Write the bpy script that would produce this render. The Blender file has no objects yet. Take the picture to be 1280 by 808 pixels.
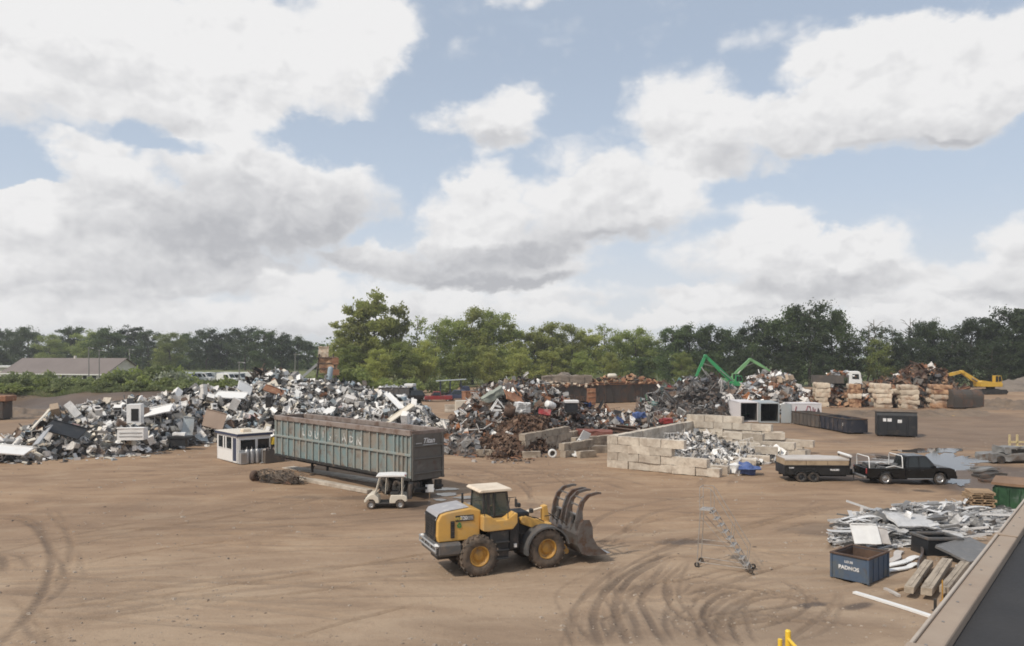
import bpy, bmesh, math, random
import numpy as np
from mathutils import Vector, Matrix, Euler, Quaternion, noise
rng = random.Random(7)
R = math.radians
PI = math.pi
SC = bpy.context.scene
COL = SC.collection
F, H, YH = 950.0, 8.6, 446.0          # focal length in photo pixels, eye height, horizon row of the photo

def G(px, py, z=0.0):
    "point at height z seen at photo pixel px, py"
    D = F * (H - z) / (py - YH)
    return Vector(((px - 640.0) * D / F, D, z))

def P(px, D, z=0.0):
    "point at distance D in column px"
    return Vector(((px - 640.0) * D / F, D, z))

def ZY(py, D):
    return H - (py - YH) * D / F

def lerp(a, b, t): return a + (b - a) * t
def sstep(a, b, x):
    t = max(0.0, min(1.0, (x - a) / (b - a))); return t * t * (3 - 2 * t)
def nsstep(a, b, x):
    t = np.clip((x - a) / (b - a), 0, 1); return t * t * (3 - 2 * t)
def vnoise(x, y, seed=0):
    xi = np.floor(x).astype(np.int64); yi = np.floor(y).astype(np.int64)
    fx = x - xi; fy = y - yi
    fx = fx * fx * (3 - 2 * fx); fy = fy * fy * (3 - 2 * fy)
    def h(a, b):
        n = (a * 374761393 + b * 668265263 + seed * 974634777) & 0xffffffff
        n = ((n ^ (n >> 13)) * 1274126177) & 0xffffffff
        return ((n ^ (n >> 16)) & 0xffff) / 65535.0
    return (h(xi, yi) * (1 - fx) + h(xi + 1, yi) * fx) * (1 - fy) + (h(xi, yi + 1) * (1 - fx) + h(xi + 1, yi + 1) * fx) * fy
def fbm(x, y, seed=0, o=4):
    s = 0; a = .5
    for i in range(o):
        s = s + a * vnoise(x * 2 ** i, y * 2 ** i, seed + i * 17); a *= .5
    return s

# ------------------------------------------------------------------ materials
class NT:
    def __init__(s, tree): s.t = tree
    def n(s, typ, **kw):
        nd = s.t.nodes.new(typ)
        for k, v in kw.items():
            if k.startswith('i_'):
                key = k[2:].replace('_', ' ')
                key = int(key) if key.isdigit() else key
                s.set(nd.inputs[key], v)
            else: setattr(nd, k, v)
        return nd
    def set(s, sock, v):
        if isinstance(v, bpy.types.NodeSocket): s.t.links.new(v, sock)
        else: sock.default_value = v
    def m(s, op, a, b=None, c=None, clamp=False):
        nd = s.t.nodes.new('ShaderNodeMath'); nd.operation = op; nd.use_clamp = clamp
        for i, v in enumerate((a, b, c)):
            if v is not None: s.set(nd.inputs[i], v)
        return nd.outputs[0]
    def mix(s, f, a, b, typ='MIX'):
        nd = s.t.nodes.new('ShaderNodeMix'); nd.data_type = 'RGBA'; nd.blend_type = typ; nd.clamp_factor = True
        s.set(nd.inputs[0], f)
        for i, v in ((6, a), (7, b)):
            if not isinstance(v, bpy.types.NodeSocket): v = (v[0], v[1], v[2], 1)
            s.set(nd.inputs[i], v)
        return nd.outputs[2]
    def noise(s, scale, detail=4, rough=.55, vec=None, dist=0):
        nd = s.n('ShaderNodeTexNoise'); nd.inputs['Scale'].default_value = scale; nd.inputs['Detail'].default_value = detail
        nd.inputs['Roughness'].default_value = rough; nd.inputs['Distortion'].default_value = dist
        if vec is not None: s.set(nd.inputs['Vector'], vec)
        return nd.outputs[0]
    def ss(s, x, a, b):
        nd = s.n('ShaderNodeMapRange'); nd.interpolation_type = 'SMOOTHSTEP'
        s.set(nd.inputs[0], x); nd.inputs[1].default_value = a; nd.inputs[2].default_value = b
        return nd.outputs[0]

MATS = {}
def new_mat(name):
    m = bpy.data.materials.new(name); m.use_nodes = True
    nt = m.node_tree; nt.nodes.clear(); k = NT(nt)
    out = k.n('ShaderNodeOutputMaterial'); b = k.n('ShaderNodeBsdfPrincipled')
    nt.links.new(b.outputs[0], out.inputs[0]); MATS[name] = m
    return m, k, b, out

def pm(name, base, rough=.65, metal=0.0, second=None, amt=.5, soft=.12, scale=2.0, var=.25, vscale=9.0, bump=.0, bscale=20.0, objcol=False, rand=0.0, third=None, amt3=.35, spec=.5):
    "surface with patches of a second (dirt, rust) and third colour, fine mottling and a bump"
    m, k, b, out = new_mat(name)
    tc = k.n('ShaderNodeTexCoord'); oi = k.n('ShaderNodeObjectInfo')
    off = k.n('ShaderNodeVectorMath', operation='ADD'); k.set(off.inputs[0], tc.outputs['Object'])
    cx = k.n('ShaderNodeCombineXYZ'); r = k.m('MULTIPLY', oi.outputs['Random'], 57.0)
    for i in range(3): k.set(cx.inputs[i], r)
    k.set(off.inputs[1], cx.outputs[0]); vec = off.outputs[0]
    c = oi.outputs['Color'] if objcol else base
    if second is not None:
        n1 = k.noise(scale, 6, .65, vec, .4)
        c = k.mix(k.ss(n1, 1 - amt - soft, 1 - amt + soft), c, second)
    if third is not None:
        n3 = k.noise(scale * 2.3, 5, .65, vec, .2)
        c = k.mix(k.ss(n3, 1 - amt3 - soft, 1 - amt3 + soft), c, third)
    n2 = k.noise(vscale, 4, .6, vec)
    f = k.m('MULTIPLY_ADD', n2, 2 * var, 1 - var)
    if rand: f = k.m('MULTIPLY', f, k.m('MULTIPLY_ADD', oi.outputs['Random'], 2 * rand, 1 - rand))
    vm = k.n('ShaderNodeVectorMath', operation='SCALE'); 
    if isinstance(c, bpy.types.NodeSocket): k.set(vm.inputs[0], c)
    else: vm.inputs[0].default_value = c[:3]
    k.set(vm.inputs['Scale'], f)
    k.set(b.inputs['Base Color'], vm.outputs[0])
    b.inputs['Metallic'].default_value = metal
    k.set(b.inputs['Roughness'], k.m('MULTIPLY_ADD', n2, .3, rough - .15, clamp=True))
    b.inputs['Specular IOR Level'].default_value = spec
    if bump:
        bp = k.n('ShaderNodeBump'); bp.inputs['Strength'].default_value = bump; bp.inputs['Distance'].default_value = .05
        k.set(bp.inputs['Height'], k.noise(bscale, 5, .6, vec)); k.set(b.inputs['Normal'], bp.outputs[0])
    return m

RUST = (.115, .050, .024); MUD = (.20, .135, .088)
pm('scrap_paint', (0, 0, 0), .6, 0, MUD, .34, .10, 1.6, .3, 7, objcol=True, third=(.07, .06, .055), amt3=.30)
pm('scrap_metal', (0, 0, 0), .42, .55, (.16, .10, .07), .33, .1, 1.6, .3, 8, objcol=True)
pm('scrap_rust', (0, 0, 0), .85, 0, (.06, .035, .025), .4, .12, 2.0, .35, 8, objcol=True)
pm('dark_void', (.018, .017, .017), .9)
pm('dark_glass', (.012, .016, .018), .08, 0, var=.05, spec=.6)
pm('rubber', (.028, .026, .025), .85, 0, (.13, .095, .068), .42, .2, 3, .2, 14, bump=.3)
pm('rubber_dusty', (.050, .043, .037), .9, 0, (.155, .115, .085), .52, .2, 3, .25, 14, bump=.4)
pm('loader_yellow', (.60, .345, .085), .5, 0, (.46, .31, .14), .42, .18, 1.4, .10, 5, third=(.40, .28, .15), amt3=.22)
pm('rim_yellow', (.45, .24, .045), .6, 0, (.20, .13, .07), .42, .16, 3, .2, 9)
pm('loader_black', (.024, .024, .025), .6, 0, (.13, .10, .08), .36, .16, 2.0, .2, 9)
pm('loader_grey', (.085, .085, .085), .65, 0, (.16, .125, .10), .40, .16, 2.4, .2, 9)
pm('cab_roof', (.72, .62, .50), .6, 0, (.55, .44, .32), .4, .2, 1.2, .08, 5)
pm('hood_top', (.34, .33, .34), .45, 0, (.5, .48, .46), .4, .15, 2.0, .1, 6)
pm('steel_worn', (.17, .155, .145), .48, .55, (.13, .075, .05), .45, .12, 2.2, .25, 10, bump=.2)
pm('steel_bright', (.42, .41, .40), .35, .8, (.22, .17, .13), .3, .12, 3, .15, 10)
pm('zinc', (.45, .45, .45), .45, .5, (.25, .2, .16), .3, .12, 3, .15, 10)
pm('white_paint', (.74, .73, .71), .5, 0, (.50, .43, .36), .27, .14, 1.2, .08, 6)
pm('cream_paint', (.66, .60, .50), .4, 0, (.44, .36, .27), .27, .12, 1.6, .08, 6)
pm('navy_paint', (.035, .045, .085), .5, 0, (.11, .09, .08), .3, .12, 1.6, .15, 8)
pm('trailer_paint', (.225, .272, .265), .6, 0, (.275, .25, .21), .48, .10, .75, .16, 7, third=(.13, .07, .045), amt3=.29)
pm('trailer_panel', (.170, .236, .240), .6, 0, (.235, .21, .175), .50, .12, .55, .2, 6, third=(.12, .07, .048), amt3=.38)
pm('trailer_end_paint', (.115, .105, .092), .65, 0, (.19, .17, .15), .36, .14, .9, .2, 7, third=(.09, .05, .034), amt3=.35)
pm('trailer_rail', (.25, .205, .18), .65, 0, (.135, .085, .062), .46, .12, 1.1, .2, 8)
pm('chassis_black', (.020, .019, .018), .75, 0, (.10, .075, .055), .36, .14, 1.5, .2, 8)
pm('concrete', (.57, .505, .42), .9, 0, (.39, .325, .26), .48, .14, .9, .18, 6, bump=.45, bscale=12, rand=.16, third=(.25, .20, .155), amt3=.33)
pm('concrete_weathered', (.40, .335, .26), .9, 0, (.20, .16, .125), .44, .16, .9, .15, 6, bump=.35, bscale=14, rand=.14)
pm('block_pale', (.56, .475, .37), .9, 0, (.34, .21, .135), .42, .12, .7, .16, 5, bump=.4, bscale=9, rand=.12)
pm('block_rust', (.48, .30, .18), .9, 0, (.17, .08, .045), .5, .14, .7, .2, 5, bump=.4, bscale=9, rand=.12)
pm('truck_black', (.0075, .0075, .008), .22, 0, (.035, .03, .026), .3, .2, 1.4, .1, 6, spec=.5)
pm('trailer_black', (.012, .012, .012), .5, 0, (.05, .042, .035), .34, .16, 1.5, .15, 6)
pm('plywood', (.40, .30, .195), .8, 0, (.27, .195, .125), .42, .16, 1.5, .12, 9)
pm('tarp_pale', (.50, .465, .435), .75, 0, (.38, .34, .305), .4, .2, 1.0, .08, 5)
pm('wood', (.40, .275, .165), .85, 0, (.25, .165, .10), .44, .16, 2.0, .2, 12, rand=.2)
pm('blue_bin', (.066, .098, .150), .6, 0, (.11, .115, .10), .42, .14, 1.2, .14, 7, third=(.10, .075, .055), amt3=.3)
pm('bin_rust', (.12, .072, .048), .85, 0, (.07, .045, .034), .5, .15, 1.6, .25, 8)
pm('letter_white', (.72, .72, .72), .6, 0, (.35, .33, .30), .40, .1, 5, .05)
pm('letter_faded', (.62, .62, .60), .6, 0, (.25, .25, .23), .50, .06, 3.5, .05)
pm('letter_yellow', (.60, .45, .12), .6)
pm('sign_green', (.03, .20, .055), .6)
pm('dumpster_black', (.016, .018, .021), .5, 0, (.06, .05, .042), .34, .16, 1.0, .2, 6)
pm('dumpster_navy', (.024, .027, .040), .55, 0, (.12, .095, .08), .42, .12, .8, .2, 6)
pm('dumpster_brown', (.085, .075, .066), .7, 0, (.15, .115, .09), .44, .14, .8, .2, 6)
pm('bay_steel', (.062, .053, .046), .8, 0, (.13, .066, .038), .42, .12, .6, .25, 6)
pm('rust_orange', (.285, .135, .072), .85, 0, (.20, .085, .045), .46, .14, .8, .2, 6, third=(.42, .28, .18), amt3=.36)
pm('container_white', (.66, .63, .63), .55, 0, (.46, .42, .40), .3, .14, .9, .08, 6)
pm('container_grey', (.33, .37, .39), .55, 0, (.38, .36, .33), .4, .2, .8, .1, 6)
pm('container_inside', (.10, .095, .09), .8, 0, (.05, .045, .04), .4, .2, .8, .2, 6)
pm('graffiti_red', (.30, .07, .09), .6)
pm('graffiti_dark', (.06, .035, .045), .6)
pm('handler_green', (.030, .27, .095), .45, 0, (.05, .18, .08), .35, .14, .8, .12, 5)
pm('handler_pale_green', (.17, .36, .16), .5, 0, (.13, .25, .11), .38, .14, .8, .12, 5)
pm('excavator_yellow', (.56, .35, .045), .45, 0, (.35, .22, .06), .35, .14, .8, .12, 5)
pm('pale_yellow', (.56, .46, .25), .6, 0, (.40, .32, .2), .35, .14, 3, .1, 8)
pm('ladder_steel', (.36, .33, .30), .5, .2, (.25, .2, .16), .4, .12, 3, .15, 10)
pm('safety_yellow', (.78, .52, .045), .45, 0, (.55, .36, .06), .28, .14, 3, .06, 8)
pm('green_bin', (.028, .085, .036), .45, 0, (.014, .040, .020), .44, .14, .8, .2, 6, third=(.16, .2, .17), amt3=.33)
pm('red_paint', (.27, .028, .028), .5, 0, (.14, .035, .03), .45, .14, 1.5, .1, 6)
pm('blue_tarp', (.075, .12, .29), .55, 0, (.04, .06, .15), .42, .16, 2, .15, 7, bump=.6, bscale=6)
pm('coping', (.345, .275, .215), .8, 0, (.29, .215, .16), .42, .18, .9, .10, 6, third=(.36, .285, .22), amt3=.4, bump=.08, bscale=40)
pm('coping_edge', (.46, .40, .34), .7, 0, (.36, .29, .23), .40, .18, 1.2, .10, 6)
pm('roof_membrane', (.024, .0235, .025), .8, 0, (.038, .036, .036), .45, .25, .8, .12, 30, bump=.1, bscale=90)
pm('siding_pale', (.68, .635, .57), .8, 0, (.46, .41, .36), .4, .2, .3, .06, 3)
pm('roof_mauve', (.185, .155, .142), .8, 0, (.155, .128, .118), .45, .2, .15, .06, 3)
pm('steel_pole', (.22, .21, .20), .6)
pm('fabric_dark', (.03, .028, .026), .9)
pm('debris_mix', (.2, .18, .16), .8)
pm('aluminium', (.60, .59, .58), .48, .15, (.34, .32, .30), .36, .12, 1.4, .25, 8, rand=.22)
pm('aluminium_dark', (.17, .165, .16), .5, .3, (.30, .28, .26), .36, .14, 1.4, .3, 8, rand=.3)
pm('soil', (.20, .145, .10), .95, 0, (.125, .092, .066), .45, .15, .35, .25, 3, bump=.6, bscale=3)
pm('soil_grey', (.215, .175, .14), .95, 0, (.13, .105, .083), .45, .15, .3, .3, 2.5, bump=.6, bscale=3)

def M(n): return MATS[n]

# ------------------------------------------------------------------ meshes
class MB:
    def __init__(s): s.v = []; s.f = []; s.mi = []; s.sm = []
    def add(s, vs, fs, m=0, smooth=False, X=None):
        o = len(s.v)
        s.v.extend([tuple(X @ Vector(v)) for v in vs] if X is not None else [tuple(v) for v in vs])
        s.f.extend([tuple(i + o for i in f) for f in fs]); s.mi.extend([m] * len(fs)); s.sm.extend([smooth] * len(fs))
        return s
    def box(s, c, d, rot=None, m=0, ch=0.0):
        hx, hy, hz = d[0] / 2, d[1] / 2, d[2] / 2
        X = Matrix.Translation(Vector(c)) @ (Euler(rot).to_matrix().to_4x4() if rot is not None and not isinstance(rot, Matrix) else (rot if rot is not None else Matrix()))
        if ch <= 0:
            vs = [(x, y, z) for x in (-hx, hx) for y in (-hy, hy) for z in (-hz, hz)]
            fs = [(0, 1, 3, 2), (4, 6, 7, 5), (0, 4, 5, 1), (2, 3, 7, 6), (0, 2, 6, 4), (1, 5, 7, 3)]
            return s.add(vs, fs, m, False, X)
        ch = min(ch, hx * .9, hy * .9, hz * .9)
        vs = []; idx = {}
        for sx in (-1, 1):
            for sy in (-1, 1):
                for sz in (-1, 1):
                    for a in range(3):
                        p = [sx * (hx - ch), sy * (hy - ch), sz * (hz - ch)]
                        p[a] = (sx * hx, sy * hy, sz * hz)[a]
                        idx[(sx, sy, sz, a)] = len(vs); vs.append(p)
        fs = []
        I = idx
        for a in range(3):
            b, c2 = (a + 1) % 3, (a + 2) % 3
            for sa in (-1, 1):
                q = []
                for sb, scc in ((-1, -1), (1, -1), (1, 1), (-1, 1)):
                    k = [0, 0, 0]; k[a] = sa; k[b] = sb; k[c2] = scc; q.append(I[(*k, a)])
                fs.append(tuple(q) if sa > 0 else tuple(q[::-1]))
            for sb in (-1, 1):
                for sc in (-1, 1):
                    k0 = [0, 0, 0]; k0[a] = -1; k0[b] = sb; k0[c2] = sc; k1 = list(k0); k1[a] = 1
                    q = (I[(*k0, b)], I[(*k1, b)], I[(*k1, c2)], I[(*k0, c2)])
                    fs.append(q if sb * sc < 0 else q[::-1])
        for sx in (-1, 1):
            for sy in (-1, 1):
                for sz in (-1, 1):
                    q = tuple(I[(sx, sy, sz, a)] for a in range(3)); fs.append(q if sx * sy * sz > 0 else q[::-1])
        return s.add(vs, fs, m, False, X)
    def cyl(s, a, b, r, r2=None, n=12, m=0, caps=True, smooth=True):
        a = Vector(a); b = Vector(b); r2 = r if r2 is None else r2
        d = (b - a); q = d.normalized().to_track_quat('Z', 'Y')
        vs = []
        for (c, rr) in ((a, r), (b, r2)):
            for i in range(n):
                t = 2 * PI * i / n; vs.append(c + q @ Vector((rr * math.cos(t), rr * math.sin(t), 0)))
        s.add(vs, [(i, (i + 1) % n, n + (i + 1) % n, n + i) for i in range(n)], m, smooth)
        if caps: s.add(vs[:n], [tuple(range(n))[::-1]], m); s.add(vs[n:], [tuple(range(n))], m)
        return s
    def tube(s, pts, r, n=6, m=0, closed=False, r2=None, caps=True):
        pts = [Vector(p) for p in pts]; N = len(pts); vs = []; up = None
        for i, p in enumerate(pts):
            if closed: d = pts[(i + 1) % N] - pts[i - 1]
            else: d = pts[min(i + 1, N - 1)] - pts[max(i - 1, 0)]
            d = d.normalized() if d.length > 1e-9 else Vector((0, 0, 1))
            if up is None:
                up = Vector((0, 0, 1)) if abs(d.z) < .9 else Vector((1, 0, 0))
            x = d.cross(up)
            if x.length < 1e-6: x = d.orthogonal()
            x.normalize(); y = x.cross(d).normalized(); up = y
            rr = r if r2 is None else lerp(r, r2, i / (N - 1))
            for k in range(n):
                t = 2 * PI * k / n; vs.append(p + x * (rr * math.cos(t)) + y * (rr * math.sin(t)))
        fs = []
        for i in range(N if closed else N - 1):
            j = (i + 1) % N
            for k in range(n): fs.append((i * n + k, j * n + k, j * n + (k + 1) % n, i * n + (k + 1) % n))
        s.add(vs, fs, m, True)
        if caps and not closed: s.add(vs[:n], [tuple(range(n))], m); s.add(vs[-n:], [tuple(range(n))[::-1]], m)
        return s
    def prism(s, prof, a, b, m=0, axis='y', X=None):
        "outline in two axes pushed along the third, from a to b"
        n = len(prof)
        def pt(u, v, w): return (u, w, v) if axis == 'y' else ((w, u, v) if axis == 'x' else (u, v, w))
        vs = [pt(u, v, a) for u, v in prof] + [pt(u, v, b) for u, v in prof]
        fs = [(i, (i + 1) % n, n + (i + 1) % n, n + i) for i in range(n)] + [tuple(range(n))[::-1], tuple(range(n, 2 * n))]
        return s.add(vs, fs, m, False, X)
    def lathe(s, prof, n=20, m=0, axis='y', c=(0, 0, 0), smooth=True):
        "outline (radius, position along the axis) turned about the axis"
        vs = []; c = Vector(c)
        for r, h in prof:
            for i in range(n):
                t = 2 * PI * i / n; u, v = r * math.cos(t), r * math.sin(t)
                vs.append(c + Vector((u, h, v) if axis == 'y' else ((u, v, h) if axis == 'z' else (h, u, v))))
        fs = []
        for j in range(len(prof) - 1):
            for i in range(n): fs.append((j * n + i, j * n + (i + 1) % n, (j + 1) * n + (i + 1) % n, (j + 1) * n + i))
        return s.add(vs, fs, m, smooth)
    def gbox(s, c, d, n=3, m=0):
        "box whose faces are n x n grids, for denting"
        for a in range(3):
            for sg in (-1, 1):
                vs = []; fs = []
                for i in range(n + 1):
                    for j in range(n + 1):
                        p = [0, 0, 0]; p[a] = sg * d[a] / 2; p[(a + 1) % 3] = (i / n - .5) * d[(a + 1) % 3]; p[(a + 2) % 3] = (j / n - .5) * d[(a + 2) % 3]
                        vs.append(Vector(p) + Vector(c))
                for i in range(n):
                    for j in range(n):
                        q = (i * (n + 1) + j, (i + 1) * (n + 1) + j, (i + 1) * (n + 1) + j + 1, i * (n + 1) + j + 1); fs.append(q if sg > 0 else q[::-1])
                s.add(vs, fs, m)
        return s
    def dent(s, amp, freq, seed=0):
        o = Vector((seed * 13.7, seed * 7.3, seed * 3.1)); out = []
        for v in s.v:
            p = Vector(v); out.append(tuple(p + noise.noise_vector(p * freq + o) * amp))
        s.v = out; return s
    def xf(s, X): s.v = [tuple(X @ Vector(v)) for v in s.v]; return s
    def mesh(s, name, mats):
        me = bpy.data.meshes.new(name); me.from_pydata(s.v, [], s.f)
        for mm in mats: me.materials.append(M(mm) if isinstance(mm, str) else mm)
        me.polygons.foreach_set('material_index', s.mi); me.polygons.foreach_set('use_smooth', s.sm)
        bm = bmesh.new(); bm.from_mesh(me); bmesh.ops.recalc_face_normals(bm, faces=bm.faces[:]); bm.to_mesh(me); bm.free()
        me.update(); return me
    def build(s, name, mats, parent=None, bevel=0.0, loc=None, rot=None):
        if isinstance(mats, str): mats = [mats]
        o = bpy.data.objects.new(name, s.mesh(name, mats)); COL.objects.link(o)
        if parent is not None: o.parent = parent
        if loc is not None: o.location = loc
        if rot is not None: o.rotation_euler = rot
        if bevel:
            b = o.modifiers.new('bevel', 'BEVEL'); b.width = bevel; b.segments = 2; b.limit_method = 'ANGLE'; b.angle_limit = R(40)
        return o

def tag(o, label, cat=None, group=None, kind=None):
    if label: o['label'] = label
    if cat: o['category'] = cat; o['kind'] = 'thing'
    if group: o['group'] = group
    if kind: o['kind'] = kind
    return o
def thing(name, label, cat, loc=(0, 0, 0), rz=0.0, group=None, rot=None):
    o = bpy.data.objects.new(name, None); COL.objects.link(o); o.location = loc
    o.rotation_euler = rot if rot is not None else (0, 0, rz)
    o.empty_display_size = .3
    return tag(o, label, cat, group)
def dup(root, loc=None, rot=None, label=None, group=None, scale=None):
    r = root.copy(); COL.objects.link(r)
    if loc is not None: r.location = loc
    if rot is not None: r.rotation_euler = rot
    if scale is not None: r.scale = scale if hasattr(scale, '__len__') else (scale,) * 3
    if label: r['label'] = label
    if group: r['group'] = group
    for ch in root.children:
        c = ch.copy(); COL.objects.link(c); c.parent = r
        for g in ch.children:
            d = g.copy(); COL.objects.link(d); d.parent = c
    return r
def text(s, size, mat, parent, loc, rot, name='lettering', bold=0.0, ext=.004, align='CENTER', shear=0):
    cu = bpy.data.curves.new(name, 'FONT'); cu.body = s; cu.size = size; cu.extrude = ext; cu.align_x = align; cu.align_y = 'CENTER'; cu.offset = bold; cu.shear = shear
    cu.resolution_u = 3
    t = bpy.data.objects.new(name, cu); COL.objects.link(t)
    bpy.context.view_layer.update()
    me = bpy.data.meshes.new_from_object(t.evaluated_get(bpy.context.evaluated_depsgraph_get())); me.materials.clear(); me.materials.append(M(mat))
    bpy.data.objects.remove(t)
    o = bpy.data.objects.new(name, me); COL.objects.link(o); o.parent = parent; o.location = loc; o.rotation_euler = rot
    return o
# ------------------------------------------------------------------ camera, sun, sky
cd = bpy.data.cameras.new('camera'); cam = bpy.data.objects.new('camera', cd); COL.objects.link(cam)
cam.location = (0, 0, H); cam.rotation_euler = (R(90), 0, 0)
cd.sensor_width = 36; cd.lens = 36 * F / 1280; cd.shift_y = (YH - 404) / 1280; cd.clip_start = .1; cd.clip_end = 20000
SC.camera = cam
SUN_EL, SUN_AZ = R(48), R(-130)      # azimuth from +Y towards +X
sd = Vector((math.cos(SUN_EL) * math.sin(SUN_AZ), math.cos(SUN_EL) * math.cos(SUN_AZ), math.sin(SUN_EL)))
sl = bpy.data.lights.new('sun', 'SUN'); sl.energy = 2.8; sl.angle = R(2.5); sl.color = (1, .92, .80)
so = bpy.data.objects.new('sun', sl); COL.objects.link(so); so.rotation_euler = sd.to_track_quat('Z', 'Y').to_euler(); so.location = (-60, -40, 90)
w = bpy.data.worlds.new('World'); SC.world = w; w.use_nodes = True
wt = w.node_tree; wt.nodes.clear(); k = NT(wt)
out = k.n('ShaderNodeOutputWorld')
sky = k.n('ShaderNodeTexSky'); sky.sky_type = 'NISHITA'; sky.sun_disc = False; sky.sun_elevation = SUN_EL; sky.sun_rotation = SUN_AZ
sky.air_density = 1.0; sky.dust_density = 1.2; sky.ozone_density = 1.0; sky.altitude = 200
tc = k.n('ShaderNodeTexCoord'); D3 = tc.outputs['Generated']
sep = k.n('ShaderNodeSeparateXYZ'); k.set(sep.inputs[0], D3)
X, Y, Z = sep.outputs
az0 = k.m('ARCTAN2', X, Y); el0 = k.m('ARCSINE', Z)
def scaled(v, sx, sy, sz, off=(0, 0, 0)):
    mp = k.n('ShaderNodeMapping'); k.set(mp.inputs[0], v); mp.inputs['Scale'].default_value = (sx, sy, sz); mp.inputs['Location'].default_value = off
    return mp.outputs[0]
V = scaled(D3, 1, 1, 1.5)
w1 = k.noise(6.0, 7, .6, V); w2 = k.noise(6.0, 7, .6, scaled(D3, 1, 1, 1.5, (3.7, 8.1, 1.3)))
az = k.m('MULTIPLY_ADD', k.m('SUBTRACT', w1, .5), .16, az0)
el = k.m('MULTIPLY_ADD', k.m('SUBTRACT', w2, .5), .12, el0)
# clouds: centre and half size as seen in the photograph's columns and rows, turned into compass bearing and elevation
CL = [
 (150, 40, 250, 85, 1.3, .40), (380, 70, 150, 75, 1.2, .35), (480, 40, 80, 50, .8, .3), (40, 120, 120, 40, .8, .3), (230, 135, 110, 26, .6, .2), (20, 15, 260, 60, 1., .4),
 (120, 225, 80, 60, 1.1, 0), (290, 200, 95, 70, 1.2, -.05), (410, 235, 90, 60, 1.1, -.2), (60, 300, 110, 60, 1.1, .1), (250, 290, 230, 50, 1.2, -.5), (120, 335, 190, 40, 1.1, .05), (300, 345, 120, 24, .8, -.3), (380, 365, 55, 24, .9, .5), (30, 260, 50, 40, .8, .2),
 (612, 148, 82, 34, 1.1, .3), (600, 222, 52, 36, 1.0, .4), (575, 270, 60, 45, 1.1, .3), (690, 275, 85, 48, 1.1, .1), (800, 255, 95, 58, 1.2, .2), (600, 325, 170, 32, 1.0, -.2), (620, 345, 120, 18, .9, -.5), (470, 330, 60, 24, .8, .1),
 (850, 130, 75, 60, 1.1, .3), (900, 180, 90, 50, 1.1, .1), (740, 195, 60, 45, .55, .3),
 (1120, 110, 165, 75, 1.3, .25), (1230, 95, 100, 70, 1.2, .2), (1030, 150, 90, 34, .8, -.1), (1080, 60, 110, 35, .9, .4),
 (965, 275, 65, 38, 1.0, .4), (960, 325, 130, 34, 1.1, .1), (1070, 325, 90, 34, 1.0, .1), (1010, 360, 160, 22, .9, -.1), (900, 385, 120, 16, .8, .2),
 (1230, 340, 90, 32, 1.1, -.05), (1275, 290, 50, 34, 1.0, .4), (1240, 380, 130, 18, .8, .1),
 (690, 372, 110, 16, .9, .35), (880, 372, 90, 16, .8, .3), (1180, 372, 120, 18, .9, .2), (520, 372, 90, 20, .9, .3), (200, 392, 300, 26, 1.0, .25), (60, 372, 120, 26, .9, .3), (420, 398, 120, 16, .9, .3), (960, 398, 180, 14, .8, .3), (560, 390, 160, 14, .6, .1), (700, 400, 60, 14, .7, .5), (800, 405, 60, 12, .7, .4), (1120, 396, 130, 20, .9, .4), (950, 40, 70, 20, .42, .3), (100, 175, 70, 14, .5, .1), (640, 0, 50, 12, .5, .2),
 # the rest of the sky, outside the photograph
 (-500, 0, 420, 130, 1.1, 0), (-700, 280, 420, 110, 1.1, 0), (1800, 60, 330, 120, 1.1, 0), (2200, 260, 520, 100, 1.1, 0), (300, -420, 420, 120, 1.1, .1), (1000, -520, 380, 140, 1.1, .1)]
S = None; T = None
def bear(px, py):
    a = math.atan((px - 640) / F); return a, math.atan((YH - py) / F * math.cos(a))
for (cx, cy, rx, ry, wt_, br) in CL:
    a, e = bear(cx, cy); ra = rx / F * math.cos(a) ** 2 * 1.15 + .004; re = ry / F * 1.16 * math.cos(a)
    u = k.m('MULTIPLY_ADD', az, 1 / ra, -a / ra); v = k.m('MULTIPLY_ADD', el, 1 / re, -e / re)
    q = k.m('MULTIPLY_ADD', v, v, k.m('MULTIPLY', u, u)); g = k.m('SUBTRACT', 1.0, q, clamp=True)
    g = k.m('MULTIPLY', g, wt_)
    vb = k.m('MULTIPLY_ADD', v, 1.0, br)
    S = g if S is None else k.m('ADD', S, g)
    T = k.m('MULTIPLY', g, vb) if T is None else k.m('MULTIPLY_ADD', g, vb, T)
for (cx, cy, rx, ry, q_) in [(430, 172, 120, 30, .9), (25, 212, 70, 24, .9), (225, 182, 70, 14, .7), (715, 120, 60, 40, .5), (1100, 230, 190, 34, .8), (540, 60, 50, 60, .5), (560, 190, 40, 30, .5), (900, 250, 50, 20, .4), (470, 300, 40, 20, .35), (780, 360, 60, 16, .4)]:      # open blue between the clouds
    a, e = bear(cx, cy); ra = rx / F * math.cos(a) ** 2 * 1.15; re = ry / F * math.cos(a) * 1.2
    u = k.m('MULTIPLY_ADD', az, 1 / ra, -a / ra); v = k.m('MULTIPLY_ADD', el, 1 / re, -e / re)
    S = k.m('MULTIPLY_ADD', k.m('SUBTRACT', 1.0, k.m('MULTIPLY_ADD', v, v, k.m('MULTIPLY', u, u)), clamp=True), -q_, S)
S = k.m('MAXIMUM', S, 0.0)
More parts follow.
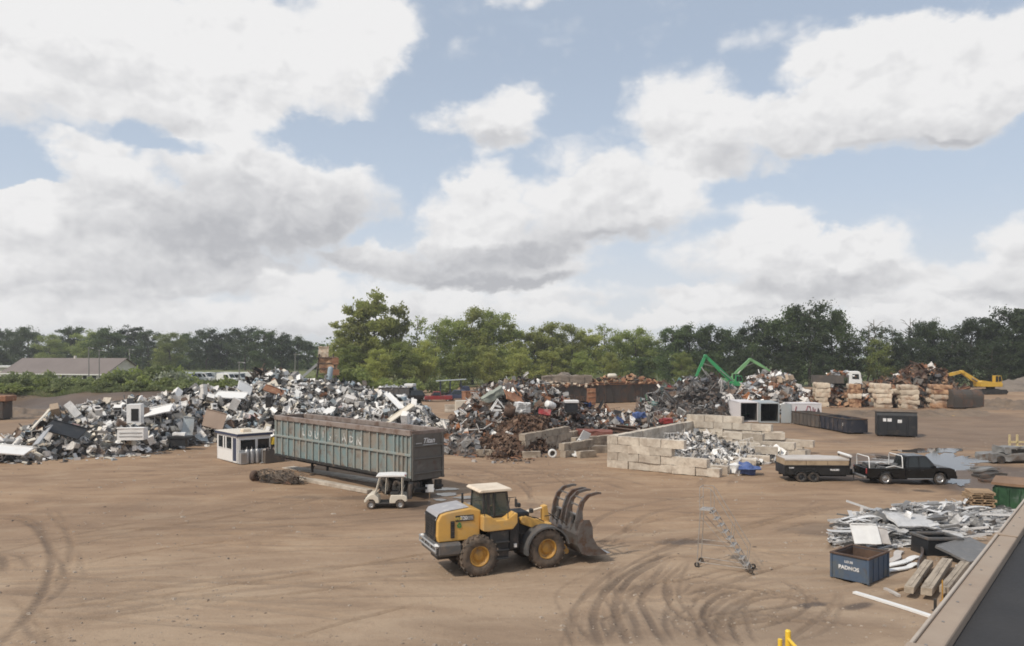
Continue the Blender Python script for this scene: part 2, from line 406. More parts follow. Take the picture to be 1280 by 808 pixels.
# scattered clouds in the half of the sky behind the camera
back = k.m('MULTIPLY', k.ss(Y, .25, -.3), k.ss(k.noise(2.2, 3, .5, D3), .42, .66))
S = k.m('ADD', S, back)
tt = k.m('DIVIDE', T, k.m('MAXIMUM', S, .05))
n1 = k.noise(7.0, 10, .62, V, .1)
n1b = k.noise(7.0, 6, .55, scaled(D3, 1, 1, 1.5, (.026, .0, -.055)), .1)
n1c = k.noise(7.0, 6, .55, V, .1)
def puffs(off):
    wv = k.n('ShaderNodeVectorMath', operation='ADD'); k.set(wv.inputs[0], scaled(D3, 1, 1, 1.35, off))
    cc = k.n('ShaderNodeTexNoise'); cc.inputs['Scale'].default_value = 22; cc.inputs['Detail'].default_value = 5; k.set(cc.inputs['Vector'], scaled(D3, 1, 1, 1.35, off))
    sv = k.n('ShaderNodeVectorMath', operation='SCALE'); sv.inputs['Scale'].default_value = .055; k.set(sv.inputs[0], cc.outputs['Color']); k.set(wv.inputs[1], sv.outputs[0])
    v = k.n('ShaderNodeTexVoronoi', i_Scale=17.0, i_Detail=2.0, i_Roughness=.55, i_Lacunarity=2.2); k.set(v.inputs['Vector'], wv.outputs[0]); return v.outputs['Distance']
v1 = puffs((0, 0, 0)); v2 = puffs((.008, 0, -.016))
dens = k.m('ADD', S, k.m('MULTIPLY_ADD', n1, 1.05, -.44))
dens = k.m('ADD', dens, k.m('MULTIPLY', v1, -.42))
cover = k.m('POWER', k.ss(dens, -.24, .56), 1.15)
thick = k.m('MULTIPLY_ADD', k.ss(dens, .05, .8), .55, .45)
relief = k.m('MULTIPLY_ADD', k.m('SUBTRACT', n1c, n1b), 1.0, k.m('MULTIPLY', k.m('SUBTRACT', v2, v1), .42))
lit = k.m('ADD', k.m('MULTIPLY_ADD', tt, .62, .80), relief)
n4 = k.noise(2.4, 3, .5, V)
lit = k.m('ADD', lit, k.m('MULTIPLY_ADD', n4, .5, -.25))
for (cx, cy, rx, ry, q_) in [(330, 296, 190, 40, .36), (430, 255, 100, 30, .22), (230, 265, 110, 34, .15), (350, 316, 120, 18, .18), (120, 370, 170, 14, .35), (130, 330, 120, 14, .25), (600, 322, 100, 15, .55), (640, 352, 110, 8, .45), (720, 312, 90, 13, .4), (820, 300, 80, 12, .35), (1000, 352, 110, 10, .4), (1080, 340, 70, 10, .3), (1080, 182, 150, 10, .35), (1200, 172, 80, 12, .3), (900, 215, 80, 12, .3), (620, 172, 60, 8, .4), (1230, 362, 70, 8, .45), (180, 150, 200, 10, .2), (320, 25, 120, 16, .22), (940, 388, 90, 6, .3)]:
    a, e = bear(cx, cy); ra = rx / F * math.cos(a) ** 2 * 1.35; re = ry / F * math.cos(a) * 1.5
    u = k.m('MULTIPLY_ADD', az, 1 / ra, -a / ra); v = k.m('MULTIPLY_ADD', el, 1 / re, -e / re)
    g_ = k.m('SUBTRACT', 1.0, k.m('MULTIPLY_ADD', v, v, k.m('MULTIPLY', u, u)), clamp=True); g_ = k.m('MULTIPLY', g_, k.m('MULTIPLY_ADD', n1c, 2.4, -.25)); lit = k.m('MULTIPLY_ADD', g_, -q_, lit)
lit = k.m('MAXIMUM', k.m('MINIMUM', lit, 1.0), 0.0)
lit = k.m('SUBTRACT', 1.0, k.m('MULTIPLY', k.m('SUBTRACT', 1.0, lit), thick), clamp=True)
ccol = k.mix(lit, (.475, .48, .505), (.835, .83, .83))
# pale veil towards the horizon
veil = k.m('MULTIPLY_ADD', k.ss(el0, .42, .03), .36, .60)
veil = k.m('MAXIMUM', veil, k.m('MULTIPLY_ADD', k.noise(2.6, 6, .6, scaled(D3, 1, 1, 2.2, (5, 2, 1))), 1.2, -.12))
blue = k.n('ShaderNodeBackground', i_Strength=.09); k.set(blue.inputs[0], sky.outputs[0])
vb = k.n('ShaderNodeBackground', i_Strength=.95); k.set(vb.inputs[0], k.mix(k.ss(el0, .22, .0), (.56, .64, .75), (.72, .74, .765)))
cb = k.n('ShaderNodeBackground', i_Strength=.95); k.set(cb.inputs[0], ccol)
m1 = k.n('ShaderNodeMixShader'); k.set(m1.inputs[0], veil); k.set(m1.inputs[1], blue.outputs[0]); k.set(m1.inputs[2], vb.outputs[0])
m2 = k.n('ShaderNodeMixShader'); k.set(m2.inputs[0], k.m('MULTIPLY', cover, .985)); k.set(m2.inputs[1], m1.outputs[0]); k.set(m2.inputs[2], cb.outputs[0])
wt.links.new(m2.outputs[0], out.inputs[0])
w.cycles.sampling_method = 'MANUAL'; w.cycles.sample_map_resolution = 512
vs = SC.view_settings; vs.view_transform = 'Standard'; vs.look = 'None'; vs.exposure = .15; vs.gamma = 1; vs.use_curve_mapping = False
SC.render.engine = 'CYCLES'; SC.cycles.max_bounces = 5; SC.cycles.diffuse_bounces = 3; SC.cycles.glossy_bounces = 3; SC.cycles.transmission_bounces = 3; SC.cycles.transparent_max_bounces = 6
SC.cycles.pixel_filter_type = 'BLACKMAN_HARRIS'; SC.cycles.filter_width = 1.75; SC.cycles.volume_bounces = 0; SC.cycles.use_denoising = True; SC.cycles.caustics_reflective = False; SC.cycles.caustics_refractive = False; SC.cycles.sample_clamp_indirect = 4
# ------------------------------------------------------------------ ground
def seq(a, b, step):
    return list(np.arange(a, b, step))
gx = [-1500, -900, -600, -400, -280, -220, -180, -150] + seq(-140, -60, 2.0) + seq(-60, -36, .6) + seq(-36, -13, .14) + seq(-13, 19, .085) + seq(19, 26, .14) + seq(26, 60, .6) + seq(60, 140, 2.0) + [140, 160, 190, 230, 300, 420, 600, 900, 1500]
gy = [-300, -120, -50, -20, -5, 5, 12, 17] + seq(20, 36, .085) + seq(36, 42, .14) + seq(42, 70, .28) + seq(70, 110, .6) + seq(110, 180, 1.5) + seq(180, 300, 5) + [310, 340, 380, 430, 500, 600, 800, 1100, 1600]
gx = np.array(gx); gy = np.array(gy)
GX, GY = np.meshgrid(gx, gy)          # rows along y
def bank(x, y):
    "the raised ground behind the dirt bank on the left"
    m = nsstep(126, 139, y + 2.5 * (fbm(x * .12, y * .12, 5) - .5) * 4) * (1 - nsstep(-40, -29, x + 0 * y))
    return m * 2.5
def gz(x, y):
    x = np.asarray(x, float); y = np.asarray(y, float)
    near = nsstep(17, 21, y) * (1 - nsstep(160, 200, y))
    z = (fbm(x * .09, y * .09, 1) - .47) * .28 * near + (fbm(x * .5, y * .5, 2) - .47) * .07 * near
    z = z + bank(x, y) + bank(x, y) * (fbm(x * .35, y * .35, 3) - .45) * .30
    z = z + .9 * nsstep(30, 52, x) * nsstep(95, 125, y) * (1 - nsstep(180, 220, y)) * (.6 + fbm(x * .15, y * .15, 8))
    return z
def gz1(x, y): return float(gz(np.array([x]), np.array([y]))[0])
GZ = gz(GX, GY)
track = np.zeros_like(GX)
rut = np.zeros_like(GX)
def spline(pts, n=14):
    pts = [Vector(p) for p in pts]; out = []
    q = [2 * pts[0] - pts[1]] + pts + [2 * pts[-1] - pts[-2]]
    for i in range(1, len(q) - 2):
        for j in range(n):
            t = j / n; a, b, c, d = q[i - 1], q[i], q[i + 1], q[i + 2]
            out.append(.5 * (2 * b + (c - a) * t + (2 * a - 5 * b + 4 * c - d) * t * t + (3 * b - a - 3 * c + d) * t ** 3))
    out.append(pts[-1]); return out
def stamp(pts, width, strength, depth=.03, offs=(0,), seed=0):
    P0 = spline(pts, 10)
    for off in offs:
        L = []
        for i, p in enumerate(P0):
            d = P0[min(i + 1, len(P0) - 1)] - P0[max(i - 1, 0)]; d.normalize(); L.append((p.x - d.y * off, p.y + d.x * off))
        L = np.array(L); lo = L.min(0) - width * 2; hi = L.max(0) + width * 2
        ii = np.where((gy > lo[1]) & (gy < hi[1]))[0]; jj = np.where((gx > lo[0]) & (gx < hi[0]))[0]
        if len(ii) == 0 or len(jj) == 0: continue
        sl_ = (slice(ii[0], ii[-1] + 1), slice(jj[0], jj[-1] + 1))
        x = GX[sl_]; y = GY[sl_]; d2 = np.full(x.shape, 1e9); s_at = np.zeros(x.shape); acc = 0.0
        for (x0, y0), (x1, y1) in zip(L[:-1], L[1:]):
            dx, dy = x1 - x0, y1 - y0; l2 = dx * dx + dy * dy + 1e-9
            t = np.clip(((x - x0) * dx + (y - y0) * dy) / l2, 0, 1); e = (x - x0 - t * dx) ** 2 + (y - y0 - t * dy) ** 2
            better = e < d2; d2 = np.where(better, e, d2); s_at = np.where(better, acc + t * math.sqrt(l2), s_at); acc += math.sqrt(l2)
        d = np.sqrt(d2); prof = 1 - nsstep(width * .45, width * .68, d)
        brk = .25 + 1.2 * vnoise(x * .8, y * .8, 30 + seed)
        fade = nsstep(0, 1.5, s_at) * (1 - nsstep(acc - 1.5, acc, s_at) * .8)
        tread = .93 + .07 * np.sign(np.sin(s_at * 21 + d * 12))
        track[sl_] = np.maximum(track[sl_], prof * np.clip(brk, 0, 1) * fade * strength * tread)
        rut[sl_] += -depth * prof * fade + depth * .9 * np.exp(-((d - width * .8) / (width * .25)) ** 2) * fade
def PX(*pp): return [G(x, y) for x, y in pp]
TR = [(PX((908, 815), (886, 788), (880, 762), (902, 743), (945, 735)), .36, .9), (PX((935, 815), (916, 788), (920, 764), (950, 750), (1002, 746)), .34, .8), (PX((862, 700), (832, 730), (846, 765), (905, 792)), .34, .75), (PX((1002, 777), (950, 767), (892, 776), (870, 800)), .32, .7), (PX((772, 748), (802, 731), (856, 725), (905, 712)), .34, .7), (PX((960, 722), (1000, 735), (1010, 757), (985, 775), (930, 790)), .32, .65),  # tyre marks, followed along the ground in the photograph
 (PX((752, 815), (742, 770), (758, 738), (800, 708), (845, 690)), .5, 1.0), (PX((792, 815), (775, 780), (770, 752), (790, 722), (830, 700)), .5, 1.0), (PX((838, 815), (815, 778), (802, 748), (826, 718)), .45, .9),
 (PX((848, 748), (890, 735), (940, 737), (990, 748), (1015, 760)), .4, .8), (PX((840, 778), (900, 768), (960, 762), (1012, 752)), .4, .8), (PX((880, 812), (872, 780), (858, 752)), .4, .6), (PX((870, 790), (930, 780), (985, 777), (1060, 785)), .35, .6),
 (PX((905, 815), (900, 780), (930, 750), (985, 735)), .45, .6), (PX((1000, 700), (960, 690), (900, 682), (862, 676)), .6, .6), (PX((850, 760), (880, 745), (930, 722), (1000, 702)), .4, .55), (PX((720, 815), (715, 780), (740, 735), (790, 700)), .4, .45), (PX((800, 700), (870, 672), (960, 650), (1040, 630)), .6, .5), (PX((960, 815), (1000, 790), (1040, 760), (1050, 735)), .4, .4),
 (PX((-10, 648), (35, 655), (62, 690), (58, 732), (30, 775), (-10, 815)), .5, .8), (PX((-10, 690), (4, 700), (6, 720)), .6, .7), (PX((60, 640), (85, 668), (88, 700), (70, 735)), .5, .4), (PX((10, 745), (45, 780), (70, 815)), .25, .5),
 (PX((-10, 768), (110, 757), (230, 742), (420, 712), (560, 690)), .4, .4), (PX((60, 782), (210, 762), (330, 748), (470, 730)), .35, .4), (PX((330, 810), (430, 780), (540, 750)), .35, .3), (PX((80, 712), (160, 695), (250, 682), (330, 675)), .3, .35),
 (PX((560, 582), (610, 590), (650, 605), (668, 625)), .6, .55), (PX((555, 592), (600, 603), (640, 618)), .6, .5), (PX((580, 572), (660, 585), (700, 600), (720, 615)), .5, .45), (PX((556, 605), (610, 598), (700, 590), (770, 596)), .5, .4), (PX((1000, 640), (900, 640), (800, 655), (740, 690)), .6, .35), (PX((960, 668), (1010, 655), (1060, 660), (1035, 690)), .5, .6), (PX((1220, 625), (1100, 628), (1000, 645), (890, 672)), .5, .35)]
for i, (p, wd, st) in enumerate(TR):
    stamp(p, wd * .52, st, .035, seed=i)
    q_ = [v + Vector((rng.gauss(.35, .3), rng.gauss(.2, .3), 0)) for v in p]; stamp(q_, wd * .42, st * .75, .02, seed=i + 200)
    if i < 18: q_ = [v + Vector((rng.gauss(-.4, .35), rng.gauss(.3, .4), 0)) for v in p]; stamp(q_, wd * .34, st * .6, .015, seed=i + 300)
r2 = random.Random(3)
for i in range(46):      # older, fainter wheel marks criss-crossing the yard
    x0 = r2.uniform(-30, 18); y0 = r2.uniform(24, 62); a = r2.gauss(.25, .5); pts = []; cv = r2.gauss(0, .05)
    for j in range(5):
        pts.append(Vector((x0, y0, 0))); x0 += 3.6 * math.cos(a); y0 += 3.6 * math.sin(a); a += cv * 3
    stamp(pts, r2.uniform(.25, .45), r2.uniform(.15, .42), .02, offs=(-.95, .95), seed=60 + i)
GZ = GZ + rut
def blob(cx, cy, rx, ry, seed, rot=0.0, edge=.35):
    dx = GX - cx; dy = GY - cy; c, s = math.cos(rot), math.sin(rot)
    u = (dx * c + dy * s) / rx; v = (-dx * s + dy * c) / ry
    return 1 - nsstep(1 - edge, 1 + edge, np.sqrt(u * u + v * v) + (fbm(GX * .45, GY * .45, seed) - .47) * 1.3)
wet = np.zeros_like(GX)
def damp(px, py, rx, ry, s, seed, rot=0.0):
    global wet
    g = G(px, py); wet = np.maximum(wet, s * blob(g.x, g.y, rx, ry, seed, rot))
damp(575, 632, 3.4, 3.0, 1.0, 11); damp(1165, 588, 8.0, 8.5, 1.0, 12); damp(1230, 600, 5, 6, .8, 15); damp(1215, 545, 16, 15, .55, 13); damp(1130, 528, 26, 14, .5, 14)
damp(530, 625, 3, 2.0, .9, 16); damp(870, 676, 1.5, .6, .9, 17, .3); damp(1060, 664, 2.5, 1.6, .5, 18); damp(1155, 614, .55, .5, 1.0, 19); damp(1015, 756, .8, .25, 1.0, 20, .3); damp(1075, 757, .9, .28, 1.0, 21, .5); damp(905, 782, 5, 2, .35, 22); damp(300, 645, 12, 5, .25, 23)
damp(690, 790, 6, 2.0, .18, 24); damp(110, 660, 5, 5, .22, 25); damp(150, 535, 40, 9, .35, 26); damp(480, 622, 5, .8, .6, 27)
wet = np.maximum(wet, 1.0 * nsstep(116, 127, GY) * (1 - nsstep(138, 142, GY)) * (1 - nsstep(-44, -34, GX)) * (.7 + .7 * fbm(GX * .3, GY * .3, 71)))
grass = bank(GX, GY) / 2.5 * nsstep(134, 142, GY + 6 * (fbm(GX * .2, GY * .2, 44) - .5)) + (1 - nsstep(-40, -30, GX)) * 0
grass = np.maximum(grass, nsstep(205, 230, GY) * nsstep(-60, -30, GX)); grass = np.clip(grass, 0, 1)
pale = np.clip((1 - nsstep(24, 46, GY - .15 * GX + 10 * (fbm(GX * .1, GY * .1, 50) - .5))), 0, 1)
nx, ny = len(gx), len(gy)
me = bpy.data.meshes.new('ground')
co = np.stack([GX, GY, GZ], -1).reshape(-1, 3)
i0 = (np.arange(ny - 1)[:, None] * nx + np.arange(nx - 1)[None, :]).reshape(-1)
fa = np.stack([i0, i0 + 1, i0 + 1 + nx, i0 + nx], -1).astype(np.int32)
me.vertices.add(len(co)); me.vertices.foreach_set('co', co.ravel().astype(np.float32))
me.loops.add(fa.size); me.loops.foreach_set('vertex_index', fa.ravel())
me.polygons.add(len(fa)); me.polygons.foreach_set('loop_start', np.arange(0, fa.size, 4, dtype=np.int32)); me.polygons.foreach_set('loop_total', np.full(len(fa), 4, np.int32))
me.polygons.foreach_set('use_smooth', np.ones(len(fa), bool)); me.update(calc_edges=True)
ca = me.attributes.new('earth', 'FLOAT_COLOR', 'POINT')
ca.data.foreach_set('color', np.stack([track, wet, grass, pale], -1).reshape(-1).astype(np.float32))
m, k, b, out = new_mat('earth')
at = k.n('ShaderNodeAttribute', attribute_name='earth'); se = k.n('ShaderNodeSeparateColor'); k.set(se.inputs[0], at.outputs['Color'])
tr_, we_, gr_ = se.outputs; pa_ = at.outputs['Alpha']
ge = k.n('ShaderNodeNewGeometry'); pos = ge.outputs['Position']
mp = k.n('ShaderNodeMapping'); k.set(mp.inputs[0], pos); mp.inputs['Scale'].default_value = (.35, 1.0, 1.0); mp.inputs['Rotation'].default_value = (0, 0, R(-14))
nA = k.noise(.12, 5, .6, pos); nB = k.noise(.55, 6, .65, mp.outputs[0], .6); nC = k.noise(3.2, 6, .7, pos); nD = k.noise(14, 4, .7, pos)
base = k.mix(k.ss(nA, .35, .68), (.335, .224, .140), (.246, .160, .100))
base = k.mix(k.ss(nB, .48, .74), base, (.218, .141, .089))
base = k.mix(k.m('MULTIPLY', k.ss(nB, .52, .30), .6), base, (.39, .288, .195))
base = k.mix(k.m('MULTIPLY', pa_, .68), base, k.mix(k.ss(nB, .38, .66), (.385, .292, .208), (.295, .216, .150)))
base = k.mix(k.m('MULTIPLY', k.ss(nC, .50, .75), .34), base, (.18, .122, .084))
base = k.mix(k.m('MULTIPLY', k.ss(nC, .40, .22), .30), base, (.43, .345, .275))
base = k.mix(k.m('MULTIPLY', tr_, .78), base, (.094, .068, .052))
base = k.mix(k.m('MULTIPLY', we_, .80), base, (.082, .058, .043))
base = k.mix(k.m('MULTIPLY', k.ss(nD, .62, .75), .5), base, (.42, .35, .29))
base = k.mix(k.m('MULTIPLY', k.ss(nD, .40, .28), .4), base, (.14, .10, .074))
gcol = k.mix(k.ss(nC, .4, .65), (.105, .130, .040), (.185, .180, .080))
base = k.mix(gr_, base, gcol)
k.set(b.inputs['Base Color'], base)
k.set(b.inputs['Roughness'], k.m('MULTIPLY_ADD', we_, -.42, .95)); b.inputs['Specular IOR Level'].default_value = .35
bp = k.n('ShaderNodeBump'); bp.inputs['Strength'].default_value = .6; bp.inputs['Distance'].default_value = .06
k.set(bp.inputs['Height'], k.m('ADD', k.m('MULTIPLY', nC, 1.0), k.m('MULTIPLY_ADD', nD, .35, k.m('MULTIPLY', nB, 1.6)))); k.set(b.inputs['Normal'], bp.outputs[0])
me.materials.append(m)
g = bpy.data.objects.new('ground', me); COL.objects.link(g); g['kind'] = 'structure'

# puddles: flat sheets of brown water a little above the wet hollows
m, k, b, out = new_mat('puddle_water')
b.inputs['Base Color'].default_value = (.060, .047, .038, 1); b.inputs['Roughness'].default_value = .035; b.inputs['IOR'].default_value = 1.33
bp = k.n('ShaderNodeBump'); bp.inputs['Strength'].default_value = .05; bp.inputs['Distance'].default_value = .02
k.set(bp.inputs['Height'], k.noise(1.6, 3, .5, k.n('ShaderNodeNewGeometry').outputs['Position'])); k.set(b.inputs['Normal'], bp.outputs[0])
def puddle(outline, label_seed, lift=.03):
    r3 = random.Random(label_seed); c = sum((Vector(p) for p in outline), Vector()) / len(outline)
    pts = spline(list(outline) + [outline[0]], 14)[:-1]
    pts = [c + (p - c) * (1 + .45 * noise.noise(Vector((p.x * .8, p.y * .8, label_seed))) + .2 * noise.noise(Vector((p.x * 2.3, p.y * 2.3, label_seed))) + .35 * noise.noise(Vector((p.x * 4.5, p.y * 3.0, label_seed)))) for p in pts]
    mb = MB(); n = len(pts); z = max(gz1(p.x, p.y) for p in pts + [c]) * .5 + lift
    mb.add([(c.x, c.y, z)] + [(p.x, p.y, z) for p in pts], [(0, i + 1, (i + 1) % n + 1) for i in range(n)])
    o = mb.build('puddle', 'puddle_water'); o['kind'] = 'structure'; return o
puddle(PX((562, 633), (590, 629), (611, 630), (604, 635), (575, 639), (557, 637)), 1, .012)
puddle(PX((544, 617.5), (560, 616), (573, 618), (556, 620)), 5, .012)
puddle(PX((541, 624), (552, 623), (560, 625.5), (546, 627)), 6, .012)
puddle(PX((539, 611), (552, 609.5), (572, 611), (562, 613), (547, 613)), 2, .012)
puddle(PX((566, 622), (585, 620), (597, 621.5), (580, 624)), 9, .012)
puddle(PX((1085, 572), (1140, 570), (1196, 568), (1215, 574), (1226, 582), (1212, 588), (1180, 593), (1150, 590), (1110, 582)), 3, .02)
puddle(PX((1120, 564), (1160, 561), (1200, 561), (1196, 565), (1150, 567)), 8, .015)
puddle(PX((1186, 598), (1202, 594), (1213, 601), (1206, 607), (1190, 607)), 4, .015)
import bisect
_gx = gx.tolist(); _gy = gy.tolist()
def gz1(x, y):
    "height of the built ground at one point"
    i = min(max(bisect.bisect_right(_gx, x) - 1, 0), nx - 2); j = min(max(bisect.bisect_right(_gy, y) - 1, 0), ny - 2)
    u = (x - _gx[i]) / (_gx[i + 1] - _gx[i]); v = (y - _gy[j]) / (_gy[j + 1] - _gy[j])
    return float((GZ[j, i] * (1 - u) + GZ[j, i + 1] * u) * (1 - v) + (GZ[j + 1, i] * (1 - u) + GZ[j + 1, i + 1] * u) * v)

# loose stones and bits of litter trodden into the dirt
g_ = np.random.default_rng(21); n = 4200
D_ = 22 + 60 * g_.random(n) ** 1.5; px_ = g_.uniform(-20, 1290, n); x_ = (px_ - 640) * D_ / F
V_ = []; Fc = []; o_ = 0
for x, y in zip(x_, D_):
    if fbm(np.array([x * .2]), np.array([y * .2]), 90, 2)[0] < .30 and g_.random() < .7: continue
    s_ = .018 * math.exp(g_.normal(0, .45)) * (1 + y / 70); z = gz1(x, y); a = g_.uniform(0, 6.28); c, q = math.cos(a), math.sin(a); e = g_.uniform(.6, 1.9)
    for dx, dy, dz in ((-1, -1, -.4), (1, -1, -.4), (1, 1, -.4), (-1, 1, -.4), (-.5, -.6, .7), (.6, -.5, .6), (.5, .6, .8), (-.6, .5, .6)): V_.append((x + s_ * e * (dx * c - dy * q), y + s_ * (dx * q + dy * c), z + s_ * dz))
    Fc += [tuple(o_ + j for j in f) for f in ((4, 5, 6, 7), (0, 1, 5, 4), (1, 2, 6, 5), (2, 3, 7, 6), (3, 0, 4, 7))]; o_ += 8
pm('stone', (.34, .28, .225), .9, 0, (.16, .12, .09), .45, .1, .9, .3, 6, third=(.40, .35, .30), amt3=.32)
me = bpy.data.meshes.new('gravel'); me.from_pydata(V_, [], Fc); me.materials.append(M('stone')); o = bpy.data.objects.new('gravel', me); COL.objects.link(o); o['kind'] = 'stuff'
# thin air haze round the whole yard
hz = MB().box((0, 650, 15.5), (3020, 1920, 36)).mesh('haze', []); m = bpy.data.materials.new('haze'); m.use_nodes = True; t_ = m.node_tree; t_.nodes.clear(); ho = t_.nodes.new('ShaderNodeOutputMaterial'); pv = t_.nodes.new('ShaderNodeVolumePrincipled'); pv.inputs['Color'].default_value = (.90, .91, .93, 1); pv.inputs['Density'].default_value = .00034; pv.inputs['Anisotropy'].default_value = .2; t_.links.new(pv.outputs[0], ho.inputs['Volume'])
hz.materials.append(m); o = bpy.data.objects.new('haze', hz); COL.objects.link(o); o['kind'] = 'stuff'
# ------------------------------------------------------------------ trees and plants
def leaf_mat(name, c1, c2, c3, tr=.3):
    m, k, b, out = new_mat(name)
    tc = k.n('ShaderNodeTexCoord'); oi = k.n('ShaderNodeObjectInfo')
    n1 = k.noise(.35, 3, .6, tc.outputs['Object']); n2 = k.noise(3.0, 3, .6, tc.outputs['Object'])
    c = k.mix(k.ss(n1, .35, .65), c1, c2); c = k.mix(k.m('MULTIPLY', k.ss(n2, .5, .75), .7), c, c3)
    vm = k.n('ShaderNodeVectorMath', operation='SCALE'); k.set(vm.inputs[0], c); k.set(vm.inputs['Scale'], k.m('MULTIPLY_ADD', oi.outputs['Random'], .5, .75))
    k.set(b.inputs['Base Color'], vm.outputs[0]); b.inputs['Roughness'].default_value = .6; b.inputs['Specular IOR Level'].default_value = .25
    t = k.n('ShaderNodeBsdfTranslucent'); k.set(t.inputs[0], vm.outputs[0])
    mx = k.n('ShaderNodeMixShader', i_0=tr); k.set(mx.inputs[1], b.outputs[0]); k.set(mx.inputs[2], t.outputs[0]); k.set(out.inputs[0], mx.outputs[0])
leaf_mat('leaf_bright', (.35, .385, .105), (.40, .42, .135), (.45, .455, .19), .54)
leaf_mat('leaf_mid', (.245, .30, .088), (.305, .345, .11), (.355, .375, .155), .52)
leaf_mat('leaf_dark', (.080, .120, .044), (.105, .145, .054), (.140, .175, .072), .38)  # leaf green with a cloud's shade put into the colour
leaf_mat('leaf_deep_shade', (.046, .066, .030), (.060, .084, .038), (.082, .108, .050), .3)  # same, with deeper cloud shade in the colour
leaf_mat('leaf_gold', (.35, .355, .125), (.29, .32, .11), (.38, .385, .19), .48)
leaf_mat('leaf_bush', (.165, .205, .082), (.225, .25, .11), (.29, .30, .17), .4)
leaf_mat('leaf_blossom', (.19, .23, .12), (.42, .43, .35), (.60, .60, .54), .3)
pm('bark', (.085, .070, .056), .9, 0, (.15, .13, .11), .4, .2, 1.5, .25, 6)
pm('bark_pale', (.22, .20, .175), .9, 0, (.13, .11, .09), .4, .2, 1.5, .25, 6)

def leaves_mesh(name, centers, size, mat, seed, lens=(1.0, .62)):
    "many small leaf blades (two crossed-fold faces each) round the given clump centres: (x, y, z, radius, count)"
    g = np.random.default_rng(seed); A = []
    for (x, y, z, r, n) in centers:
        d = g.normal(size=(n, 3)); d /= np.linalg.norm(d, axis=1)[:, None]; rad = r * g.random((n, 1)) ** .45 * np.where(g.random((n, 1)) < .28, 1.5, 1.0)
        A.append(np.array([x, y, z]) + d * rad * np.array([1, 1, .72]))
    A = np.concatenate(A); n = len(A)
    u = g.normal(size=(n, 3)); u /= np.linalg.norm(u, axis=1)[:, None]
    w_ = g.normal(size=(n, 3)); w_[:, 2] += .7; v = np.cross(u, w_); v /= np.linalg.norm(v, axis=1)[:, None] + 1e-9
    s = (size * (.55 + .9 * g.random(n)))[:, None]
    a = u * s * lens[0]; b_ = v * s * lens[1]
    V_ = np.stack([A - a, A + b_ * .9 - a * .1, A + a, A - b_ * .9 + a * .15], 1).reshape(-1, 3)
    me = bpy.data.meshes.new(name); me.vertices.add(4 * n); me.vertices.foreach_set('co', V_.ravel().astype(np.float32))
    me.loops.add(4 * n); me.loops.foreach_set('vertex_index', np.arange(4 * n, dtype=np.int32)); me.polygons.add(n)
    me.polygons.foreach_set('loop_start', np.arange(0, 4 * n, 4, dtype=np.int32)); me.polygons.foreach_set('loop_total', np.full(n, 4, np.int32))
    me.update(calc_edges=True); me.materials.append(M(mat)); return me

def grow(h, spread, seed, fork=.28, lean=0.0, limbs=9, top=1.0):
    "limb paths and the leafy ends of a tree of height h"
    r = random.Random(seed); paths = []; ends = []
    tr = [Vector((0, 0, -.4))]; p = Vector((0, 0, 0)); d = Vector((lean, r.uniform(-.05, .05), 1))
    N = 9
    for i in range(1, N + 1):
        tr.append(Vector((lean * h * i / N + r.gauss(0, .012) * h, r.gauss(0, .012) * h, h * .9 * i / N)))
    paths.append((tr, h * .021, h * .004))
    for j in range(limbs):
        f = fork + (1 - fork) * (j + r.random()) / limbs * .93; q = f * N; i = min(int(q), N - 1); b = tr[i].lerp(tr[i + 1], q - i) if i + 1 < len(tr) else tr[-1]
        a = j * 2.4 + r.uniform(-.5, .5); ln = spread * (1.0 - .62 * ((f - fork) / (1 - fork)) ** 1.6) * r.uniform(.7, 1.15); up = r.uniform(.35, .85)
        L = [b]; dd = Vector((math.cos(a), math.sin(a), up * .6))
        for s_ in range(4):
            dd = dd + Vector((r.gauss(0, .18), r.gauss(0, .18), r.gauss(.08, .14))); L.append(L[-1] + dd.normalized() * ln / 4)
        paths.append((L, h * .0085 * (1.2 - f * .6), h * .0018))
        ends.append((L[-1], 1.0)); ends.append((L[-2], .9)); ends.append((L[-3], .7))
        for s_ in range(3):
            b2 = L[r.randint(1, 4)]; a2 = a + r.choice((-1, 1)) * r.uniform(.5, 1.4); l2 = ln * r.uniform(.3, .55)
            e = b2 + Vector((math.cos(a2) * l2, math.sin(a2) * l2, r.uniform(-.1, .55) * l2)); paths.append(([b2, b2.lerp(e, .5) + Vector((0, 0, .1 * l2)), e], h * .004, h * .0012)); ends.append((e, .85)); ends.append((b2.lerp(e, .55), .6))
    ends.append((tr[-1] + Vector((0, 0, h * .03)), .9))
    return paths, ends
def limb_mesh(name, paths, mat):
    mb = MB()
    for L, r0, r1 in paths: mb.tube(L, r0, 6 if r0 > .15 else 4, 0, r2=r1, caps=False)
    return mb.mesh(name, [mat])
TP = {}
def tree_proto(key, h, spread, seed, leaf, bark='bark', size=.27, per=52, cl=1.0, low=True, **kw):
    paths, ends = grow(h, spread, seed, **kw); r = random.Random(seed + 5); C = []
    for e, s_ in ends:
        for q in range(2):
            rr = spread * .24 * s_ * cl * r.uniform(.6, 1.15); o = Vector((r.gauss(0, .5), r.gauss(0, .5), r.gauss(0, .35))) * spread * .16
            C.append((e.x + o.x, e.y + o.y, max(e.z + o.z, .8), rr, int(per * s_ * r.uniform(.6, 1.2))))
    if low:
        for q in range(34):
            a = r.uniform(0, 2 * PI); d = spread * r.uniform(.2, .85); C.append((math.cos(a) * d, math.sin(a) * d, h * r.uniform(.04, .45), spread * .24, int(per * 1.1)))
    TP[key] = (limb_mesh(key + '_trunk', paths, bark), leaves_mesh(key + '_crown', C, size, leaf, seed), h)
tree_proto('bright_a', 20, 6.2, 1, 'leaf_bright', fork=.16, limbs=15, per=56)
